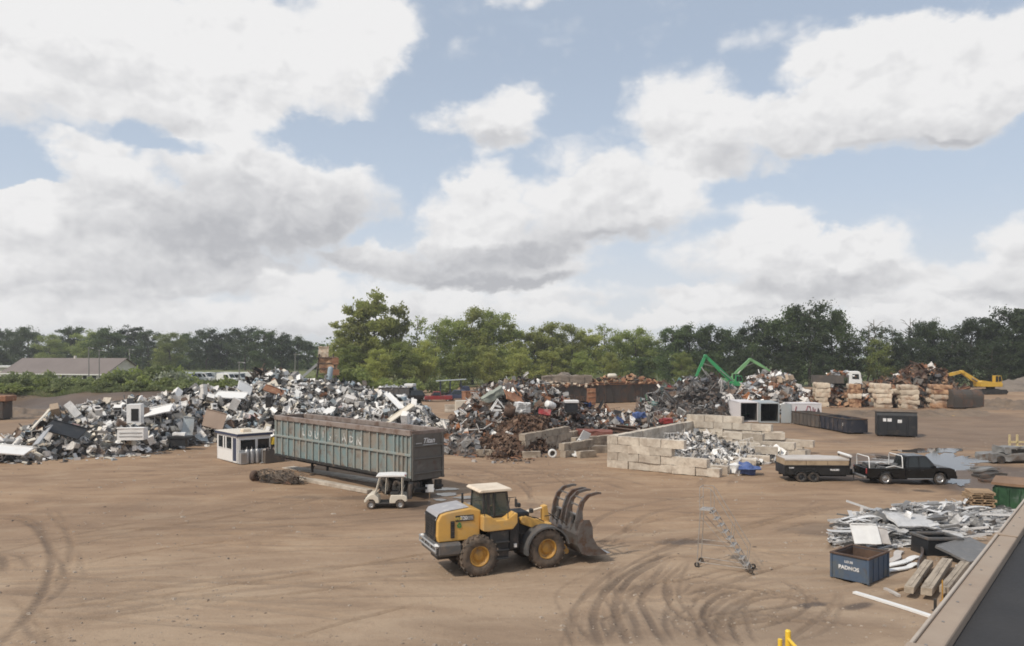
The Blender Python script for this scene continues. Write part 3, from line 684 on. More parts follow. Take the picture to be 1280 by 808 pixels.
tree_proto('bright_b', 20, 7.0, 2, 'leaf_bright', fork=.14, limbs=14, per=56, cl=1.15)
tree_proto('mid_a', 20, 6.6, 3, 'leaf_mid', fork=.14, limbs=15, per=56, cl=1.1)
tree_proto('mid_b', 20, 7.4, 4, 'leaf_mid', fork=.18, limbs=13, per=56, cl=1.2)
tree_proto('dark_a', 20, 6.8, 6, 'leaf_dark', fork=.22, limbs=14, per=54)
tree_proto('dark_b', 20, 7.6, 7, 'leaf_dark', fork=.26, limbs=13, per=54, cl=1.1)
tree_proto('dusk_a', 20, 7.4, 8, 'leaf_deep_shade', fork=.30, limbs=14, per=42, cl=1.05)
tree_proto('dusk_b', 20, 6.6, 9, 'leaf_deep_shade', fork=.22, limbs=15, per=54)
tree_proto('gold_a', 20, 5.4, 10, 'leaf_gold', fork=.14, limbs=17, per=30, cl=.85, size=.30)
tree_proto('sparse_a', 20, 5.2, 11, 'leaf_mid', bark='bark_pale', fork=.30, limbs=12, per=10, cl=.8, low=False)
tree_proto('sparse_b', 20, 5.6, 12, 'leaf_deep_shade', bark='bark_pale', fork=.30, limbs=12, per=12, cl=.8, low=False)
tree_proto('bare_a', 20, 4.6, 13, 'leaf_deep_shade', bark='bark_pale', fork=.30, limbs=14, per=1, cl=.5, low=False)
TREES = []
def tree(kind, px, top, D, label, group, wide=1.0, base_z=None, rz=None):
    tm, cm, h0 = TP[kind]; p = P(px, D); z0 = gz1(p.x, p.y) if base_z is None else base_z; h = ZY(top, D) - z0; s_ = h / (h0 * .985)
    t = thing('broadleaf_tree' if 'bare' not in kind else 'dead_tree', label, 'tree', (p.x, p.y, z0), rng.uniform(0, 6.28) if rz is None else rz, group)
    t.scale = (s_ * wide, s_ * wide, s_)
    for nm, me in (('trunk', tm), ('crown', cm)):
        if nm == 'crown' and 'bare' in kind: continue
        o = bpy.data.objects.new(nm, me); COL.objects.link(o); o.parent = t
    TREES.append(t); return t
GL = 'trees of the far shade-darkened woodland on the horizon'
def zone_px(px):
    Z_ = [(60, 'at the outer end of the far woodland behind the long barn'), (110, 'behind the middle of the mauve barn roof'), (150, 'behind the gable of the mauve barn'), (200, 'just past the gable of the mauve barn'), (250, 'behind the white-flowering bushes'),
      (300, 'behind the pale salvage row'), (345, 'behind the dark wood pile'), (400, 'just before the rusty tower'), (460, 'beside the rusty tower'), (505, 'behind the trailer end of the appliance heap'), (540, 'behind the black lorry'), (575, 'behind the red pickup'), (610, 'behind the blue-grey canopy'), (650, 'behind the brown soil mound'),
      (690, 'behind the tarped bay wall'), (735, 'behind the orange-topped bay'), (780, 'behind the far steel bays'), (825, 'behind the end of the steel bays'), (870, 'behind the stick of the green handler'), (915, 'behind the boom of the green handler'), (960, 'behind the pale green boom'), (1010, 'behind the open shipping containers'), (1050, 'behind the white lorry cab'), (1100, 'behind the gap between the tan block piers'), (1150, 'behind the rusty heap among block piers'), (1200, 'behind the yellow excavator boom'), (1245, 'behind the yellow excavator body'), (1400, 'beyond the grey spoil mound')]
    for e, s_ in Z_:
        if px < e: return s_
    return Z_[-1][1]
USED = {}
def uniq(label):
    USED[label] = USED.get(label, 0) + 1; return label
# far left woodland, cloud shade mixed into most of its leaf colours
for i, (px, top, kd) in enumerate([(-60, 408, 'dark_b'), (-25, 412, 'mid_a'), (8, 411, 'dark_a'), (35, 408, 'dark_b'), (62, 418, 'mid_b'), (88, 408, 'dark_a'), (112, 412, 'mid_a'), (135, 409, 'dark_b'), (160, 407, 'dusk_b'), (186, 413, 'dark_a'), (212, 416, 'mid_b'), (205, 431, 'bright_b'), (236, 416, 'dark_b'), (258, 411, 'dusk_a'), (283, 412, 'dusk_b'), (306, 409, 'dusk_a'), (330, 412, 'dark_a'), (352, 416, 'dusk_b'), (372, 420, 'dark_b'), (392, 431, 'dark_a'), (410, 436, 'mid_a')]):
    nm = {'dark': 'dark green', 'mid': 'mid green', 'dusk': 'shade-blackened green', 'bright': 'light green'}[kd.split('_')[0]]  # 'dark green' is leaf green with cloud shade in the colour
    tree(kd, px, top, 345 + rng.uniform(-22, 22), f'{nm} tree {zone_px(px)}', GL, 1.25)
# middle row, mostly pale green leaf colours without the cloud shade
for (px, top, kd, D, wd) in [(428, 398, 'gold_a', 205, 1.0), (448, 378, 'gold_a', 208, .95), (470, 361, 'bright_a', 212, .95), (498, 376, 'gold_a', 216, .8), (438, 430, 'mid_a', 200, 1.2), (470, 436, 'bright_b', 198, 1.2), (522, 392, 'sparse_a', 222, .9), (505, 425, 'mid_a', 204, 1.1), (545, 400, 'sparse_a', 226, 1.0), (530, 425, 'bright_b', 210, 1.1),
    (562, 398, 'mid_b', 232, 1.0), (590, 384, 'bright_b', 236, 1.05), (616, 388, 'mid_b', 238, 1.0), (575, 428, 'mid_a', 214, 1.2), (612, 432, 'bright_b', 212, 1.1), (642, 401, 'bright_a', 240, 1.05), (650, 434, 'bright_b', 214, 1.2), (668, 406, 'bright_a', 244, 1.0), (690, 403, 'bright_b', 242, 1.05), (715, 405, 'bright_b', 246, 1.0), (690, 432, 'bright_a', 218, 1.1), (735, 409, 'bright_a', 248, 1.0), (755, 402, 'sparse_a', 252, .9), (728, 438, 'mid_a', 218, 1.1),
    (772, 412, 'mid_a', 250, 1.0), (795, 410, 'mid_b', 252, 1.0), (765, 440, 'bright_b', 220, .9), (810, 418, 'mid_a', 254, 1.0), (800, 446, 'dark_a', 224, 1.1)]:
    nm = {'bright': 'light green', 'mid': 'mid green', 'gold': 'yellowish', 'sparse': 'thin pale-limbed', 'dark': 'dark green'}[kd.split('_')[0]]  # 'dark green' is leaf green with cloud shade in the colour
    sz = 'tall ' if top < 400 else ('low ' if top > 424 else '')
    tree(kd, px, top, D, f'{sz}{nm} tree {zone_px(px)}', 'light green trees behind the middle of the yard', wd)
# right hand row, leaf colours darkened to stand for cloud shade
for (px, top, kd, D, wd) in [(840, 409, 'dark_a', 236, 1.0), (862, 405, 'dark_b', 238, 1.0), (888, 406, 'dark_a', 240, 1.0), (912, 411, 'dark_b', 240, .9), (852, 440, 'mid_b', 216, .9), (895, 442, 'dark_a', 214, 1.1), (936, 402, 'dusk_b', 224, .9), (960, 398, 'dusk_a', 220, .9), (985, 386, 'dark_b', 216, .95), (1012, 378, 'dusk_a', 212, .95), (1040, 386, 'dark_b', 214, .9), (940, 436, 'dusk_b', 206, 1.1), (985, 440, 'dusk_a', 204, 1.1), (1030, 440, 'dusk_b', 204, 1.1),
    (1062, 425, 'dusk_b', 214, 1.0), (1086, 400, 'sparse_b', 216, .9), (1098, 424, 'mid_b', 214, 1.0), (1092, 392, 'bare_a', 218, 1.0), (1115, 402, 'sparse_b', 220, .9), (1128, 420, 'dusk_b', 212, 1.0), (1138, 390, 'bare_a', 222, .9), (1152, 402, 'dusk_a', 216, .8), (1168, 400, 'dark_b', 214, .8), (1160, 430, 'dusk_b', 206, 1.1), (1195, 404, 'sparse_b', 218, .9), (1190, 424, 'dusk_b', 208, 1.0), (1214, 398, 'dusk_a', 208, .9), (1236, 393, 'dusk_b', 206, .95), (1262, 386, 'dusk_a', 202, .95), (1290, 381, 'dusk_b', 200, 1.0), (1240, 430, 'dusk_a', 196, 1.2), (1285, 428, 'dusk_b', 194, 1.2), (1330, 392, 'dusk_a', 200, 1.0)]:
    nm = {'mid': 'mid green', 'dark': 'dark green', 'dusk': 'shade-blackened green', 'sparse': 'thin half-bare', 'bare': 'leafless pale'}[kd.split('_')[0]]  # 'dark green' is leaf green with cloud shade in the colour
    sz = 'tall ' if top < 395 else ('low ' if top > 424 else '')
    tree(kd, px, top, D, f'{sz}{nm} tree {zone_px(px)}', 'shade-darkened trees beyond the block piers', wd)
# the wood behind the front rows, one mass
g_ = np.random.default_rng(4); C = []
for i in range(620):
    px = g_.uniform(395, 1330); D = g_.uniform(262, 320); p = P(px, D); z = g_.uniform(.5, 11.5) if not 1050 < px < 1215 else g_.uniform(.5, 7.5); C.append((p.x, p.y, z, 3.0, 26))
for i in range(900):
    px = g_.uniform(-150, 430); D = g_.uniform(352, 420); p = P(px, D); C.append((p.x, p.y, g_.uniform(1, 8 if D < 375 else 16), 3.4, 26))
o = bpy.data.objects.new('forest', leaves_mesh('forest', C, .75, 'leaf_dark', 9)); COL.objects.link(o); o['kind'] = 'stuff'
# bushes along the dirt bank
BP = []
for i, (lf, sz_, n) in enumerate([('leaf_bush', 1.0, 15), ('leaf_mid', 1.0, 15), ('leaf_bush', 1.2, 18), ('leaf_blossom', 1.0, 12)]):
    r = random.Random(40 + i); C = []
    for q in range(n):
        a = r.uniform(0, 6.28); d = 1.3 * r.random() ** .6; C.append((math.cos(a) * d, math.sin(a) * d, .35 + 1.25 * r.random() * (1 - d / 2.2), .55, 46))
    st = MB()
    for q in range(7):
        a = r.uniform(0, 6.28); st.tube([(0, 0, -.2), (math.cos(a) * .4, math.sin(a) * .4, .6), (math.cos(a) * .9, math.sin(a) * .9, 1.2)], .03, 4, 0, r2=.012, caps=False)
    BP.append((leaves_mesh('bush_leaves', C, .17, lf, 60 + i), st.mesh('bush_stems', ['bark'])))
def bush(px, D, s_, kind, label, group, z=None, sx=1.0):
    p = P(px, D); fm, stm = BP[kind]; t = thing('bush', label, 'bush', (p.x, p.y, gz1(p.x, p.y) - .1 if z is None else z), rng.uniform(0, 6.28), group); t.scale = (s_ * sx, s_ * sx, s_)
    for nm, me in (('foliage', fm), ('stem', stm)):
        o = bpy.data.objects.new(nm, me); COL.objects.link(o); o.parent = t
r = random.Random(12)
for px in range(-20, 318, 9):
    D = r.uniform(139, 150); s_ = r.uniform(1.5, 2.4) * (.62 if px < 132 else (1.0 if px < 205 else .6)); kd = r.choice((0, 0, 1, 2)); sz_ = 'tall' if s_ > 1.9 else ('low' if s_ < 1.2 else 'rounded')
    bush(px + r.uniform(-4, 4), D, s_, kd, f'{sz_} {("olive", "fresh green", "pale olive")[kd]} bush on the dirt bank in front of {"the long barn" if px < 80 else ("the barn gable" if px < 180 else "the pale salvage row")}', 'bushes along the dirt bank')
for px, D, s_, kd, lb in [(150, 152, 2.2, 1, 'large dark green bush hiding the corner of the barn gable'), (172, 150, 2.4, 1, 'largest green bush just past the barn gable'), (190, 148, 2.1, 0, 'tall pale-leaved bush between barn gable and white blossom'), (200, 146, 1.7, 3, 'white-flowering bush nearest the barn gable'), (213, 147, 2.0, 3, 'tall white-flowering bush on the dirt bank'), (226, 147, 1.9, 3, 'broad white-flowering bush facing the salvage row'), (178, 142, 1.2, 3, 'low pale blossoming bush at the bank edge'), (207, 150, 2.5, 0, 'high leafy shrub behind the white blossom'), (228, 152, 2.4, 1, 'high dark shrub behind the white blossom'), (60, 144, 1.3, 1, 'dark spreading bush in front of the barn wall'), (40, 147, 1.3, 1, 'dark bush beside the barn corner windows'), (20, 143, 1.4, 0, 'olive bush hiding the barn foundation'), (290, 146, 1.2, 1, 'low green bush beside the dark wood pile')]:
    bush(px, D, s_, kd, lb, 'bushes along the dirt bank')
for px, D, s_, kd in [(405, 175, 2.0, 1), (420, 168, 2.2, 2), (432, 166, 2.6, 1), (445, 172, 2.8, 1), (462, 170, 2.2, 1), (480, 172, 2.4, 1), (500, 176, 2.0, 0), (520, 180, 2.2, 1), (545, 182, 2.2, 2), (560, 184, 2.0, 1), (640, 186, 2.3, 1), (748, 190, 2.4, 2), (765, 192, 2.6, 2), (790, 192, 2.0, 1), (400, 150, 1.4, 0), (415, 146, 1.3, 2), (385, 150, 1.3, 0)]:
    bush(px, D, s_, kd, f'{("olive", "dark green", "pale olive")[kd]} undergrowth bush {zone_px(px)}', 'undergrowth at the foot of the trees')
for i in range(30):
    px = r.uniform(-15, 300); D = r.uniform(135.5, 140); s_ = r.uniform(.45, 1.1); kd = r.choice((0, 0, 1, 2)); sz_ = 'knee-high' if s_ < .7 else 'straggly'
    bush(px, D, s_, kd, f'{sz_} {("olive", "fresh green", "pale olive")[kd]} weed clump on the lip of the dirt bank {"below the long barn" if px < 110 else ("below the barn gable" if px < 180 else "below the salvage row")}', 'weeds on the lip of the bank', None, r.uniform(.9, 1.7))
for i in range(16):
    px = r.uniform(-10, 190); D = r.uniform(150, 172); s_ = r.uniform(1.2, 2.6) * (.75 if px < 125 else 1.1); kd = r.choice((0, 1, 2)); bush(px, D, s_, kd, f'{"tall" if s_ > 1.9 else "mid-sized"} {("olive", "fresh green", "pale olive")[kd]} shrub close {"before the long barn wall" if px < 120 else "to the barn gable"}', 'shrubs in front of the barn', None, r.uniform(.6, 1.0))
# grass on the bank
g_ = np.random.default_rng(8); n = 26000
px = g_.uniform(-40, 345, n); D = 136 + 26 * g_.random(n) ** 1.4; x = (px - 640) * D / F; kp = gz(x, D) > 1.2; x = x[kp]; D = D[kp]; z = gz(x, D)
A = np.stack([x, D, z], -1); n = len(A); hgt = g_.uniform(.25, .75, n)[:, None]; an = g_.uniform(0, 6.28, n)
sv = np.stack([np.cos(an), np.sin(an), 0 * an], -1) * .05; tip = A + np.stack([g_.normal(0, .12, n), g_.normal(0, .12, n), 0 * an], -1) + np.array([0, 0, 1]) * hgt
V_ = np.stack([A - sv, A + sv, tip], 1).reshape(-1, 3)
me = bpy.data.meshes.new('grass'); me.vertices.add(3 * n); me.vertices.foreach_set('co', V_.ravel().astype(np.float32)); me.loops.add(3 * n); me.loops.foreach_set('vertex_index', np.arange(3 * n, dtype=np.int32)); me.polygons.add(n)
me.polygons.foreach_set('loop_start', np.arange(0, 3 * n, 3, dtype=np.int32)); me.polygons.foreach_set('loop_total', np.full(n, 3, np.int32)); me.update(calc_edges=True); me.materials.append(M('leaf_bush'))
o = bpy.data.objects.new('grass', me); COL.objects.link(o); o['kind'] = 'stuff'
# ------------------------------------------------------------------ wheel loader
def tyre_mb(rad, wid, rim, lugs=20, lug=.05):
    mb = MB(); h = wid / 2
    mb.lathe([(rim, -h * .72), (rim + (rad - rim) * .35, -h), (rad * .93, -h * .95), (rad * .985, -h * .7), (rad, 0), (rad * .985, h * .7), (rad * .93, h * .95), (rim + (rad - rim) * .35, h), (rim, h * .72)], 36)
    for i in range(lugs):
        for sg in (-1, 1):
            t = 2 * PI * (i + (.25 if sg > 0 else -.25)) / lugs
            X = Matrix.Rotation(-t, 4, 'Y') @ Matrix.Translation((rad * .985, sg * h * .52, 0)) @ Matrix.Rotation(sg * .55, 4, 'X')
            mb.box((0, 0, 0), (lug, h * .95, rad * .12), X, 0, .008)
    return mb
def rim_mb(rim, wid, side=-1, dish=.16, bolts=10, hub=.35):
    mb = MB(); h = wid / 2 * side
    mb.lathe([(rim * 1.03, -h * .74), (rim * 1.03, h * .80), (rim * .93, h * .82), (rim * .88, h * .45), (rim * .55, h * .30), (rim * .50, h * .5), (rim * hub, h * .52), (.0, h * .55)], 28)
    for i in range(bolts):
        t = 2 * PI * i / bolts; mb.cyl((rim * .70 * math.cos(t), h * .33, rim * .70 * math.sin(t)), (rim * .70 * math.cos(t), h * .48, rim * .70 * math.sin(t)), rim * .05, n=6)
    return mb
def wheel(parent, loc, rad, wid, rim, tm, rm, side=-1, lugs=20, lug=.05, bolts=8):
    w_ = thing('wheel', None, None, loc); w_.parent = parent
    tyre_mb(rad, wid, rim, lugs, lug).build('tyre', tm, w_); rim_mb(rim, wid, side, bolts=bolts).build('rim', rm, w_); return w_

LD = thing('wheel_loader', 'yellow wheel loader with a grapple bucket raised in the middle of the dirt yard', 'wheel loader', (-1.72, 30.9, gz1(-1.7, 30.9) + .0), R(23))
WB = 2.95
for x in (0, WB):
    for sy in (-1, 1): wheel(LD, (x, sy * .95, .77), .79, .56, .40, 'rubber_dusty', 'rim_yellow', sy, 22, .055)
mb = MB()      # chassis
mb.box((-.6, 0, .95), (2.6, .9, .7), ch=.05).box((.55, 0, 1.05), (1.0, 1.9, .9), ch=.06).box((1.75, 0, 1.0), (1.1, .8, .75), ch=.05).box((2.7, 0, 1.0), (1.4, 1.0, .75), ch=.06)
mb.box((0, 0, .77), (.42, 1.5, .42), ch=.1).box((WB, 0, .77), (.42, 1.5, .42), ch=.1)
mb.box((.85, -.95, 1.15), (.8, .42, 1.15), ch=.05).box((.85, .95, 1.15), (.8, .42, 1.15), ch=.05).box((1.55, -.72, 1.5), (.45, .5, 1.3), ch=.05).box((1.6, .6, 1.5), (.4, .5, 1.2), ch=.05)
mb.box((2.15, 0, 1.75), (.65, .9, .9), ch=.06).box((1.5, -.1, 2.05), (.5, 1.2, .5), ch=.06)
for i in range(3): mb.box((.95, -1.2, .62 + i * .32), (.55, .2, .05), ch=.01)
mb.build('chassis', 'loader_black', LD)
mb = MB().box((-1.50, 0, 1.12), (1.25, 2.26, .50), ch=.09).box((-2.05, 0, 1.04), (.25, 2.1, .34), ch=.06)
mb.build('counterweight', 'loader_grey', LD)
mb = MB().prism([(-2.0, 1.38), (.12, 1.38), (.16, 2.52), (-.35, 2.62), (-1.5, 2.52), (-1.86, 2.44), (-2.03, 2.2), (-2.06, 1.6)], -.86, .86)
hood = mb.build('hood', 'loader_yellow', LD, .05)
MB().prism([(-1.95, 2.42), (-1.86, 2.452), (-1.5, 2.535), (-.36, 2.635), (-.36, 2.66), (-1.5, 2.575), (-1.9, 2.50), (-2.09, 2.24), (-2.07, 2.18)], -.70, .78).build('hood_top', 'hood_top', LD, .02)
mb = MB().box((-2.062, 0, 1.88), (.05, 1.34, .95))
for i in range(9): mb.box((-2.095, 0, 1.46 + i * .105), (.03, 1.34, .03))
for i in range(7): mb.box((-2.098, -.6 + i * .2, 1.88), (.03, .03, .95))
mb.build('grille', 'loader_black', hood)
mb = MB().box((-1.28, -.875, 1.85), (.2, .04, .66))
for i in range(7): mb.box((-1.28, -.897, 1.58 + i * .09), (.19, .02, .03), (.5, 0, 0))
mb.build('vent', 'loader_black', hood)
MB().box((-.66, -.872, 2.26), (.94, .022, .23)).build('decal', 'loader_black', hood)
text('WA', .17, 'letter_yellow', hood, (-.98, -.886, 2.255), (R(90), 0, 0), bold=.006); text('320', .20, 'letter_white', hood, (-.70, -.886, 2.265), (R(90), 0, 0), bold=.008)
mb = MB()
for i in range(3): mb.box((-.36, -.885, 2.205 + i * .055), (.30, .008, .014))
mb.build('stripe', 'letter_white', hood)
mb = MB()      # green three-arrow emblem
for i in range(3):
    a = R(90 + 120 * i); X = Matrix.Translation((-.93, -.870, 1.99)) @ Matrix.Rotation(a, 4, 'Y')
    mb.add([(.045, 0, -.10), (.085, 0, -.10), (.085, 0, .02), (.125, 0, .02), (.065, 0, .10), (.005, 0, .02), (.045, 0, .02), (.045, -.012, -.10), (.085, -.012, -.10), (.085, -.012, .02), (.125, -.012, .02), (.065, -.012, .10), (.005, -.012, .02), (.045, -.012, .02)],
           [(0, 1, 2, 3, 4, 5, 6), (7, 8, 9, 10, 11, 12, 13)] + [(j, (j + 1) % 7, 7 + (j + 1) % 7, 7 + j) for j in range(7)], 0, False, X)
mb.build('emblem', 'sign_green', hood)
for sy in (-1, 1):
    MB().box((-2.14, sy * .95, 1.28), (.16, .22, .16), ch=.03).build('tail_lamp', 'white_paint', LD)
mb = MB().tube([(-2.05, -1.1, 1.3), (-2.24, -1.08, 1.3), (-2.24, 1.08, 1.3), (-2.05, 1.1, 1.3)], .045, 6).tube([(-2.22, -1.08, 1.08), (-2.22, 1.08, 1.08)], .045, 6)
for y in (-1.1, -.4, .4, 1.1): mb.cyl((-2.23, y, 1.05), (-2.23, y, 1.32), .035, n=6)
mb.build('bumper', 'zinc', LD)
for sy in (-1, 1):
    y0, y1 = (.62, 1.20) if sy > 0 else (-1.20, -.62)
    MB().prism([(.14, 1.74), (.14, 2.34), (.46, 2.30), (.70, 2.12), (1.12, 2.12), (1.52, 2.36), (1.62, 2.34), (1.62, 1.96), (1.42, 1.72), (.36, 1.70)], y0, y1).build('platform', 'loader_yellow', LD, .04)
    pr = [(WB + .98 * math.cos(t), .77 + .93 * math.sin(t)) for t in np.linspace(R(10), R(190), 14)]; pi_ = [(WB + .90 * math.cos(t), .77 + .86 * math.sin(t)) for t in np.linspace(R(190), R(10), 14)]
    MB().prism([(float(a), float(b_)) for a, b_ in pr + pi_], sy * .95 - .34, sy * .95 + .34).build('front_fender', 'loader_grey', LD)
cab = thing('cab', None, None, (0, 0, 0)); cab.parent = LD
MB().box((.86, 0, 1.98), (1.22, 1.42, .52), ch=.04).build('cab_base', 'loader_black', cab)
mb = MB()
cp = {}
for nm, x0, x1 in (('r', .30, .36), ('m', .78, .78), ('f', 1.46, 1.34)):
    for sy in (-1, 1): mb.tube([(x0, sy * .70, 2.15), (x1, sy * .66, 3.16)], .045, 6)
for z in (2.2, 3.14):
    xa = .30 if z < 3 else .36; xb = 1.46 if z < 3 else 1.34; yy = .70 if z < 3 else .66
    mb.tube([(xa, -yy, z), (xb, -yy, z), (xb, yy, z), (xa, yy, z)], .045, 6, closed=True)
mb.box((.54, -.70, 2.66), (.10, .05, .92))
mb.build('cab_frame', 'loader_black', cab)
def pane(pts, nm, par, off=.012, mat='dark_glass'):
    a = [Vector(p) for p in pts]; n_ = (a[1] - a[0]).cross(a[2] - a[0]).normalized() * off
    mb = MB(); N = len(a); mb.add([p + n_ for p in a] + [p - n_ for p in a], [tuple(range(N)), tuple(range(N, 2 * N))[::-1]] + [(i, (i + 1) % N, N + (i + 1) % N, N + i) for i in range(N)]); return mb.build(nm, mat, par)
m, k, b, out = new_mat('cab_glass'); b.inputs['Base Color'].default_value = (.07, .095, .085, 1); b.inputs['Roughness'].default_value = .06; b.inputs['Alpha'].default_value = .45; b.inputs['Specular IOR Level'].default_value = .6
for sy in (-1, 1):
    pane([(.33, sy * .695, 2.24), (.74, sy * .695, 2.24), (.75, sy * .66, 3.10), (.38, sy * .66, 3.10)], 'window', cab, mat='cab_glass'); pane([(.83, sy * .695, 2.24), (1.42, sy * .695, 2.24), (1.31, sy * .66, 3.10), (.82, sy * .66, 3.10)], 'window', cab, mat='cab_glass')
pane([(.315, -.64, 2.24), (.315, .64, 2.24), (.36, .62, 3.10), (.36, -.62, 3.10)], 'window', cab, mat='cab_glass'); pane([(1.455, -.64, 2.24), (1.455, .64, 2.24), (1.34, .62, 3.10), (1.34, -.62, 3.10)], 'windscreen', cab, mat='cab_glass')
MB().box((.72, 0, 2.42), (.4, .5, .14), ch=.05).box((.55, 0, 2.72), (.14, .5, .6), (0, -.12, 0), ch=.05).build('seat', 'fabric_dark', cab)
MB().lathe([(.17, 0), (.19, .02), (.17, .04), (.15, .02), (.17, 0)], 16, 0, 'x', (1.14, 0, 2.52)).cyl((1.16, 0, 2.5), (1.3, 0, 2.2), .03, n=6).build('steering_wheel', 'loader_black', cab)
MB().prism([(.14, 3.17), (1.52, 3.17), (1.56, 3.21), (1.50, 3.29), (.22, 3.29), (.12, 3.22)], -.78, .78).build('roof', 'cab_roof', cab, .03)
MB().cyl((-.2, .45, 2.6), (-.2, .45, 3.0), .06, n=10).build('exhaust', 'loader_black', LD)
mb = MB().tube([(1.40, -.72, 2.9), (1.62, -.98, 2.95), (1.62, -.98, 2.6)], .018, 5).box((1.62, -1.0, 2.72), (.05, .2, .34), ch=.02).build('mirror', 'loader_black', cab)
mb = MB().tube([(1.2, -1.17, 1.5), (1.2, -1.17, 2.6), (1.45, -.78, 2.9)], .02, 5).tube([(.2, -1.17, 2.32), (.2, -1.17, 2.95), (-.2, -.9, 2.95)], .016, 5); mb.build('handrail', 'loader_black', LD)
mb = MB().box((.62, -1.05, .95), (.08, .05, .08)).box((1.58, -1.0, 1.02), (.12, .1, .14)); mb.build('marker_lamp', 'white_paint', LD)
for sy in (-1, 1):
    mb = MB(); y = sy * .56
    mb.prism([(1.95, 2.02), (2.25, 2.06), (3.0, 1.78), (3.35, 1.52), (4.12, .62), (4.18, .38), (3.98, .34), (3.1, 1.22), (2.85, 1.42), (1.98, 1.78)], y - .075, y + .075)
    mb.cyl((4.06, y - .12, .46), (4.06, y + .12, .46), .12, n=12).cyl((2.1, y - .12, 1.92), (2.1, y + .12, 1.92), .13, n=12)
    mb.build('lift_arm', 'loader_yellow', LD, .02)
    MB().cyl((2.2, sy * .36, 1.1), (2.9, sy * .36, 1.35), .075, n=10).cyl((2.9, sy * .36, 1.35), (3.2, sy * .5, 1.45), .045, n=10, m=1).build('lift_cylinder', ['loader_black', 'steel_bright'], LD)
mb = MB().prism([(3.22, 2.30), (3.42, 2.34), (3.52, 1.75), (3.58, 1.18), (3.40, 1.10), (3.28, 1.45)], -.16, .16).box((3.3, 0, 1.55), (.30, 1.1, .26), ch=.03); mb.build('bellcrank', 'loader_yellow', LD, .02)
MB().cyl((2.05, 0, 2.0), (2.75, 0, 2.12), .085, n=12).cyl((2.75, 0, 2.12), (3.34, 0, 2.24), .05, n=10, m=1).build('tilt_cylinder', ['cream_paint', 'cab_roof'], LD)
MB().tube([(3.46, 0, 1.18), (4.05, 0, .95)], .07, 8).build('tilt_link', 'loader_black', LD)
for y in (-.5, .5): MB().box((2.45, y * 1.3, 2.28), (.14, .2, .18), ch=.03).build('work_lamp', 'loader_black', LD)
bk = thing('bucket', None, None); bk.parent = LD
prof = [(5.62, .36), (4.75, .34), (4.42, .46), (4.22, .82), (4.22, 1.25), (4.40, 1.70), (4.52, 1.86)]
inn = [(4.56, 1.84), (4.46, 1.68), (4.28, 1.24), (4.28, .84), (4.47, .51), (4.77, .40), (5.62, .40)]
MB().prism(prof + inn, -1.34, 1.34).build('shell', 'steel_worn', bk)
for sy in (-1, 1):
    MB().prism([(5.62, .37), (4.75, .345), (4.42, .465), (4.225, .82), (4.225, 1.25), (4.40, 1.70), (4.52, 1.86), (4.78, 1.84), (4.92, 1.55), (4.94, 1.10), (5.14, .74)], sy * 1.36 - .02, sy * 1.36 + .02).build('side_plate', 'steel_worn', bk)
MB().box((5.64, 0, .375), (.22, 2.76, .045), ch=.01).build('cutting_edge', 'steel_bright', bk)
for yc in (-.66, .66):
    gp = thing('grapple', None, None); gp.parent = bk
    for dy in (-.46, .46):
        y = yc + dy; mb = MB()
        o_ = [(4.30, 1.15), (4.24, 1.75), (4.34, 2.22), (4.50, 2.60), (4.80, 2.86), (5.28, 2.93), (5.46, 2.90)]; i_ = [(5.44, 2.83), (5.26, 2.83), (4.90, 2.75), (4.66, 2.52), (4.56, 2.18), (4.58, 1.75), (4.64, 1.20)]
        mb.prism(o_ + i_, y - .055, y + .055); mb.build('tine', 'steel_worn', gp)
    MB().box((4.52, yc, 2.38), (.05, .92, .07)).box((4.70, yc, 2.66), (.05, .92, .05)).build('crossbar', 'steel_bright', gp)
    MB().prism([(4.56, 1.08), (4.78, 1.30), (4.66, 1.78), (4.50, 2.02), (4.42, 2.0), (4.52, 1.5)], yc - .40, yc + .40).build('plate', 'steel_bright', gp, .02)
    MB().cyl((4.3, yc, 1.3), (4.4, yc, 1.95), .07, n=8).build('cylinder', 'loader_black', gp)

for o_ in [c for c in LD.children] + [g_ for c in LD.children for g_ in c.children]:      # short rear overhang
    if o_.name.startswith('lettering'): o_.location.x *= .80
    elif o_.type == 'MESH' and o_.name.split('.')[0] not in ('tyre', 'rim'):
        for v_ in o_.data.vertices:
            if v_.co.x < 0: v_.co.x *= .80
mb = MB()
for (a_, b_, c_) in (((2.0, -.3, 1.7), (2.6, -.42, 1.95), (3.2, -.3, 1.7)), ((2.0, .3, 1.7), (2.6, .45, 1.9), (3.2, .3, 1.6)), ((1.5, -.62, 1.1), (1.9, -.7, .95), (2.4, -.5, 1.15)), ((3.3, .2, 1.9), (3.7, .3, 1.9), (4.2, .5, 1.5)), ((3.3, -.2, 1.9), (3.7, -.3, 1.9), (4.2, -.5, 1.5))): mb.tube(spline([a_, b_, c_], 5), .022, 5)
mb.build('hydraulic_hose', 'rubber', LD)
